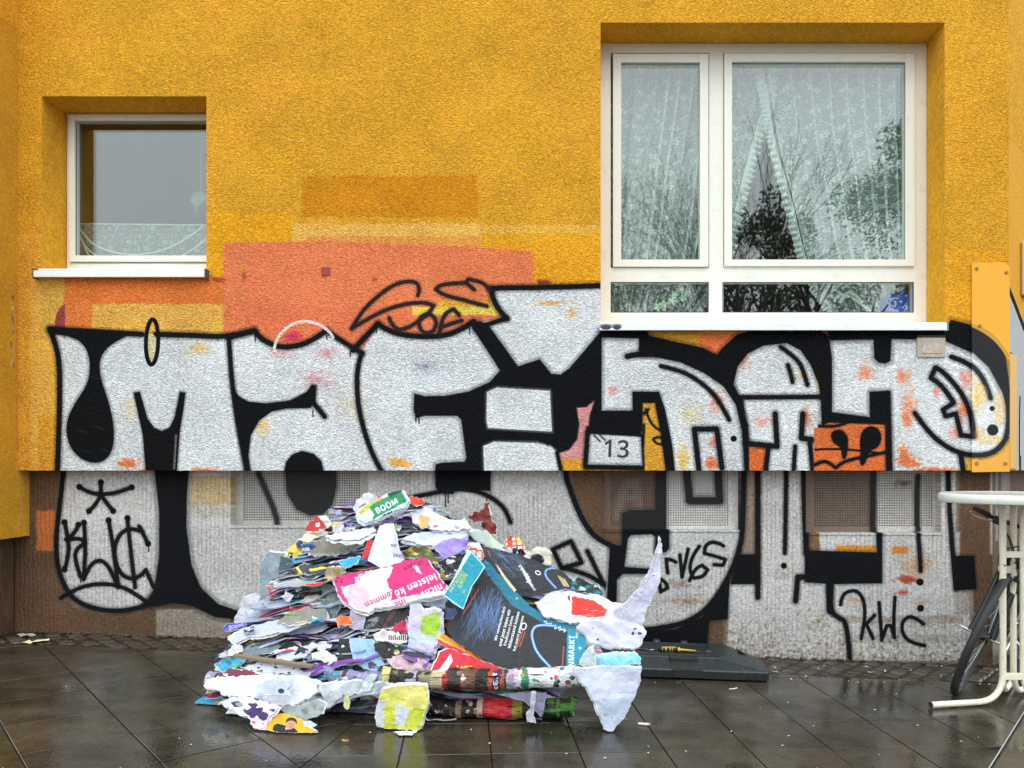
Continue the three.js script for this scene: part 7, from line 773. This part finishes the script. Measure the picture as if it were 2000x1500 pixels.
sheet('torn_poster', 'broad white torn sheet at the lower left corner of the heap', 'torn poster', [400, 1340, 408, 1328, 455, 1324, 510, 1318, 566, 1320, 628, 1336, 622, 1352, 600, 1366, 586, 1372, 560, 1383, 530, 1376, 500, 1364, 474, 1360, 430, 1353], { z: 1.4, pitch: 36, yaw: -8, amp: 0.018, torn: 0.008 }, plain('#d9dbe6', WH, 60, (k, b) => { bits(k, b, 8, ['#c2304a', '#2a2a38', '#a8b4cc', '#e8dfe6'], 3, 10); }));
sheet('text_sheet', 'lavender sheet with fine print and a black blot on the lower left of the heap', 'printed sheet', [496, 1342, 516, 1330, 546, 1320, 573, 1322, 568, 1340, 566, 1360, 530, 1358, 502, 1356], { z: 1.47, pitch: 32, yaw: -6, amp: 0.008, torn: 0.003 }, (k, b) => { base(k, b, '#b9c2e6'); mottle(k, b, ['#cfd6f2', '#a9b2da'], 30, 0.3); k.fillStyle = '#8a92c0'; for (let i = 0; i < 9; i++) { k.globalAlpha = 0.6; k.fillRect(512 + i * 0.5, 1330 + i * 3, 44, 1); } k.globalAlpha = 1; k.fillStyle = '#1a1a20'; k.beginPath(); k.ellipse(549, 1350, 6, 5, 0.2, 0, 7); k.fill(); txt(k, 'm', 562, 1350, 9, -0.4, '#4a4a6a'); });
sheet('torn_poster', 'wide pale grey sheet with drooping tips along the lower front of the heap', 'torn poster', [628, 1336, 660, 1330, 710, 1332, 764, 1334, 750, 1344, 732, 1354, 715, 1358, 690, 1354, 667, 1356, 652, 1372, 636, 1384, 632, 1360], { z: 1.46, pitch: 14, amp: 0.014, torn: 0.005 }, plain('#c6ccd6', ['#d9dee6', '#aeb8c6'], 40));
sheet('torn_poster', 'translucent pale strip curling over the grey blue roll', 'torn poster', [714, 1322, 730, 1316, 738, 1318, 728, 1336, 722, 1350, 702, 1350, 708, 1336], { z: 1.46, pitch: 18, amp: 0.01, torn: 0.003 }, plain('#b3c4c6', ['#c9d8d8'], 14));
sheet('torn_poster', 'yellow and lime sheet hanging down to the pavement from the front of the heap', 'torn poster', [748, 1342, 780, 1340, 834, 1342, 836, 1362, 838, 1374, 828, 1400, 818, 1426, 796, 1428, 770, 1427, 736, 1420, 731, 1398, 738, 1370], { z: 1.53, pitch: 2, amp: 0.01, torn: 0.005, wave: 3 }, (k, b) => { base(k, b, '#e0da7a'); mottle(k, b, ['#eee89a', '#d0c860', '#c8d03a'], 60, 0.35); rag(k, [728, 1366, 752, 1368, 750, 1428, 726, 1424], '#c8ccd4', 2); rag(k, [772, 1376, 790, 1378, 802, 1394, 790, 1416, 774, 1416], '#c9cfe2', 1.5); rag(k, [802, 1384, 830, 1384, 822, 1424, 788, 1420], '#bcc83a', 2); rag(k, [750, 1380, 772, 1384, 772, 1420, 750, 1422], '#c9cc4a', 2); lines(k, b, 16, '#8a8a4a', 1); });
sheet('torn_poster', 'white scrap on the pavement directly under the yellow and lime sheet', 'torn poster', [766, 1430, 786, 1427, 810, 1430, 806, 1440, 778, 1441], { z: 1.58, pitch: 76, amp: 0.005 }, plain('#c8d4e4', WH, 8));
sheet('torn_poster', 'purple and white crumpled sheet spilling onto the pavement at the lower left', 'torn poster', [428, 1378, 440, 1366, 470, 1362, 508, 1366, 540, 1380, 536, 1398, 520, 1424, 506, 1426, 488, 1414, 482, 1398, 462, 1390, 448, 1386], { z: 1.53, pitch: 46, yaw: -6, amp: 0.02, torn: 0.01 }, (k, b) => { base(k, b, '#c9c9d6'); bits(k, b, 26, ['#3a1f5a', '#2a2a33', '#e0e2ea', '#4a4a54', '#d8d4e4', '#8a8a94'], 4, 14); rag(k, [474, 1386, 500, 1380, 512, 1394, 492, 1404], '#35195c', 2); bits(k, { x0: 490, x1: 515, y0: 1410, y1: 1426 }, 6, ['#d2506a', '#e6c0cc'], 3, 7); });
sheet('torn_poster', 'grey torn poster curling behind the yellow portrait card', 'torn poster', [540, 1384, 570, 1376, 604, 1370, 632, 1372, 630, 1388, 616, 1402, 596, 1410, 560, 1396], { z: 1.52, pitch: 36, amp: 0.014, torn: 0.008 }, plain('#8f9696', ['#6f7a78', '#b3baba', '#2f4a44'], 40));
sheet('portrait_card', 'yellow printed card with a portrait of a dark haired person in black on the pavement', 'printed card', [516, 1424, 526, 1408, 538, 1390, 552, 1393, 594, 1406, 596, 1414, 622, 1428, 608, 1432, 580, 1431, 545, 1432], { z: 1.585, pitch: 58, amp: 0.004, wave: 2, torn: 0.0025 }, (k, b) => {
  base(k, b, '#e2a312'); mottle(k, b, ['#efb62a', '#cf920c'], 20, 0.2); k.fillStyle = '#17161a'; k.beginPath(); k.moveTo(533, 1426); k.quadraticCurveTo(532, 1414, 543, 1413); k.lineTo(556, 1417); k.quadraticCurveTo(580, 1420, 582, 1432); k.lineTo(540, 1432); k.fill();
  k.fillStyle = '#b98a70'; k.beginPath(); k.ellipse(568, 1414, 8.5, 10.5, 0.3, 0, 7); k.fill(); k.fillRect(558, 1418, 8, 7); k.fillStyle = '#2c1a14'; k.beginPath(); k.moveTo(558, 1413); k.quadraticCurveTo(557, 1401, 570, 1401); k.quadraticCurveTo(583, 1403, 579, 1415); k.quadraticCurveTo(577, 1407, 569, 1407); k.quadraticCurveTo(561, 1407, 558, 1413); k.fill(); k.fillStyle = '#3a2218'; for (const x of [565.5, 572]) { k.beginPath(); k.ellipse(x, 1413, 1.2, 0.7, 0.2, 0, 7); k.fill(); } k.fillStyle = '#9a6a54'; k.fillRect(568, 1414, 1.2, 3.4); k.fillStyle = '#8a4a40'; k.fillRect(565.5, 1419.4, 5, 1); k.fillStyle = '#d8d4c8'; poly(k, pairs([557, 1420, 561, 1423, 558, 1426])); k.fill(); rag(k, [594, 1404, 626, 1424, 618, 1430, 596, 1416], '#d8d9d4', 1);
});
sheet('torn_poster', 'small pale blue card beside the yellow portrait card', 'torn poster', [592, 1412, 606, 1410, 620, 1416, 606, 1424, 594, 1424], { z: 1.58, pitch: 56, torn: 0.001 }, plain('#aebada', ['#c2cce8'], 6));
sheet('torn_poster', 'pale yellow drip shaped scrap hanging under the front edge of the heap', 'torn poster', [674, 1356, 680, 1354, 684, 1370, 682, 1384, 676, 1386, 671, 1378], { z: 1.47, pitch: 6, torn: 0.001, amp: 0.004 }, plain('#c9cc8a', ['#dde0a8'], 6));

renderer.render(scene, camera);
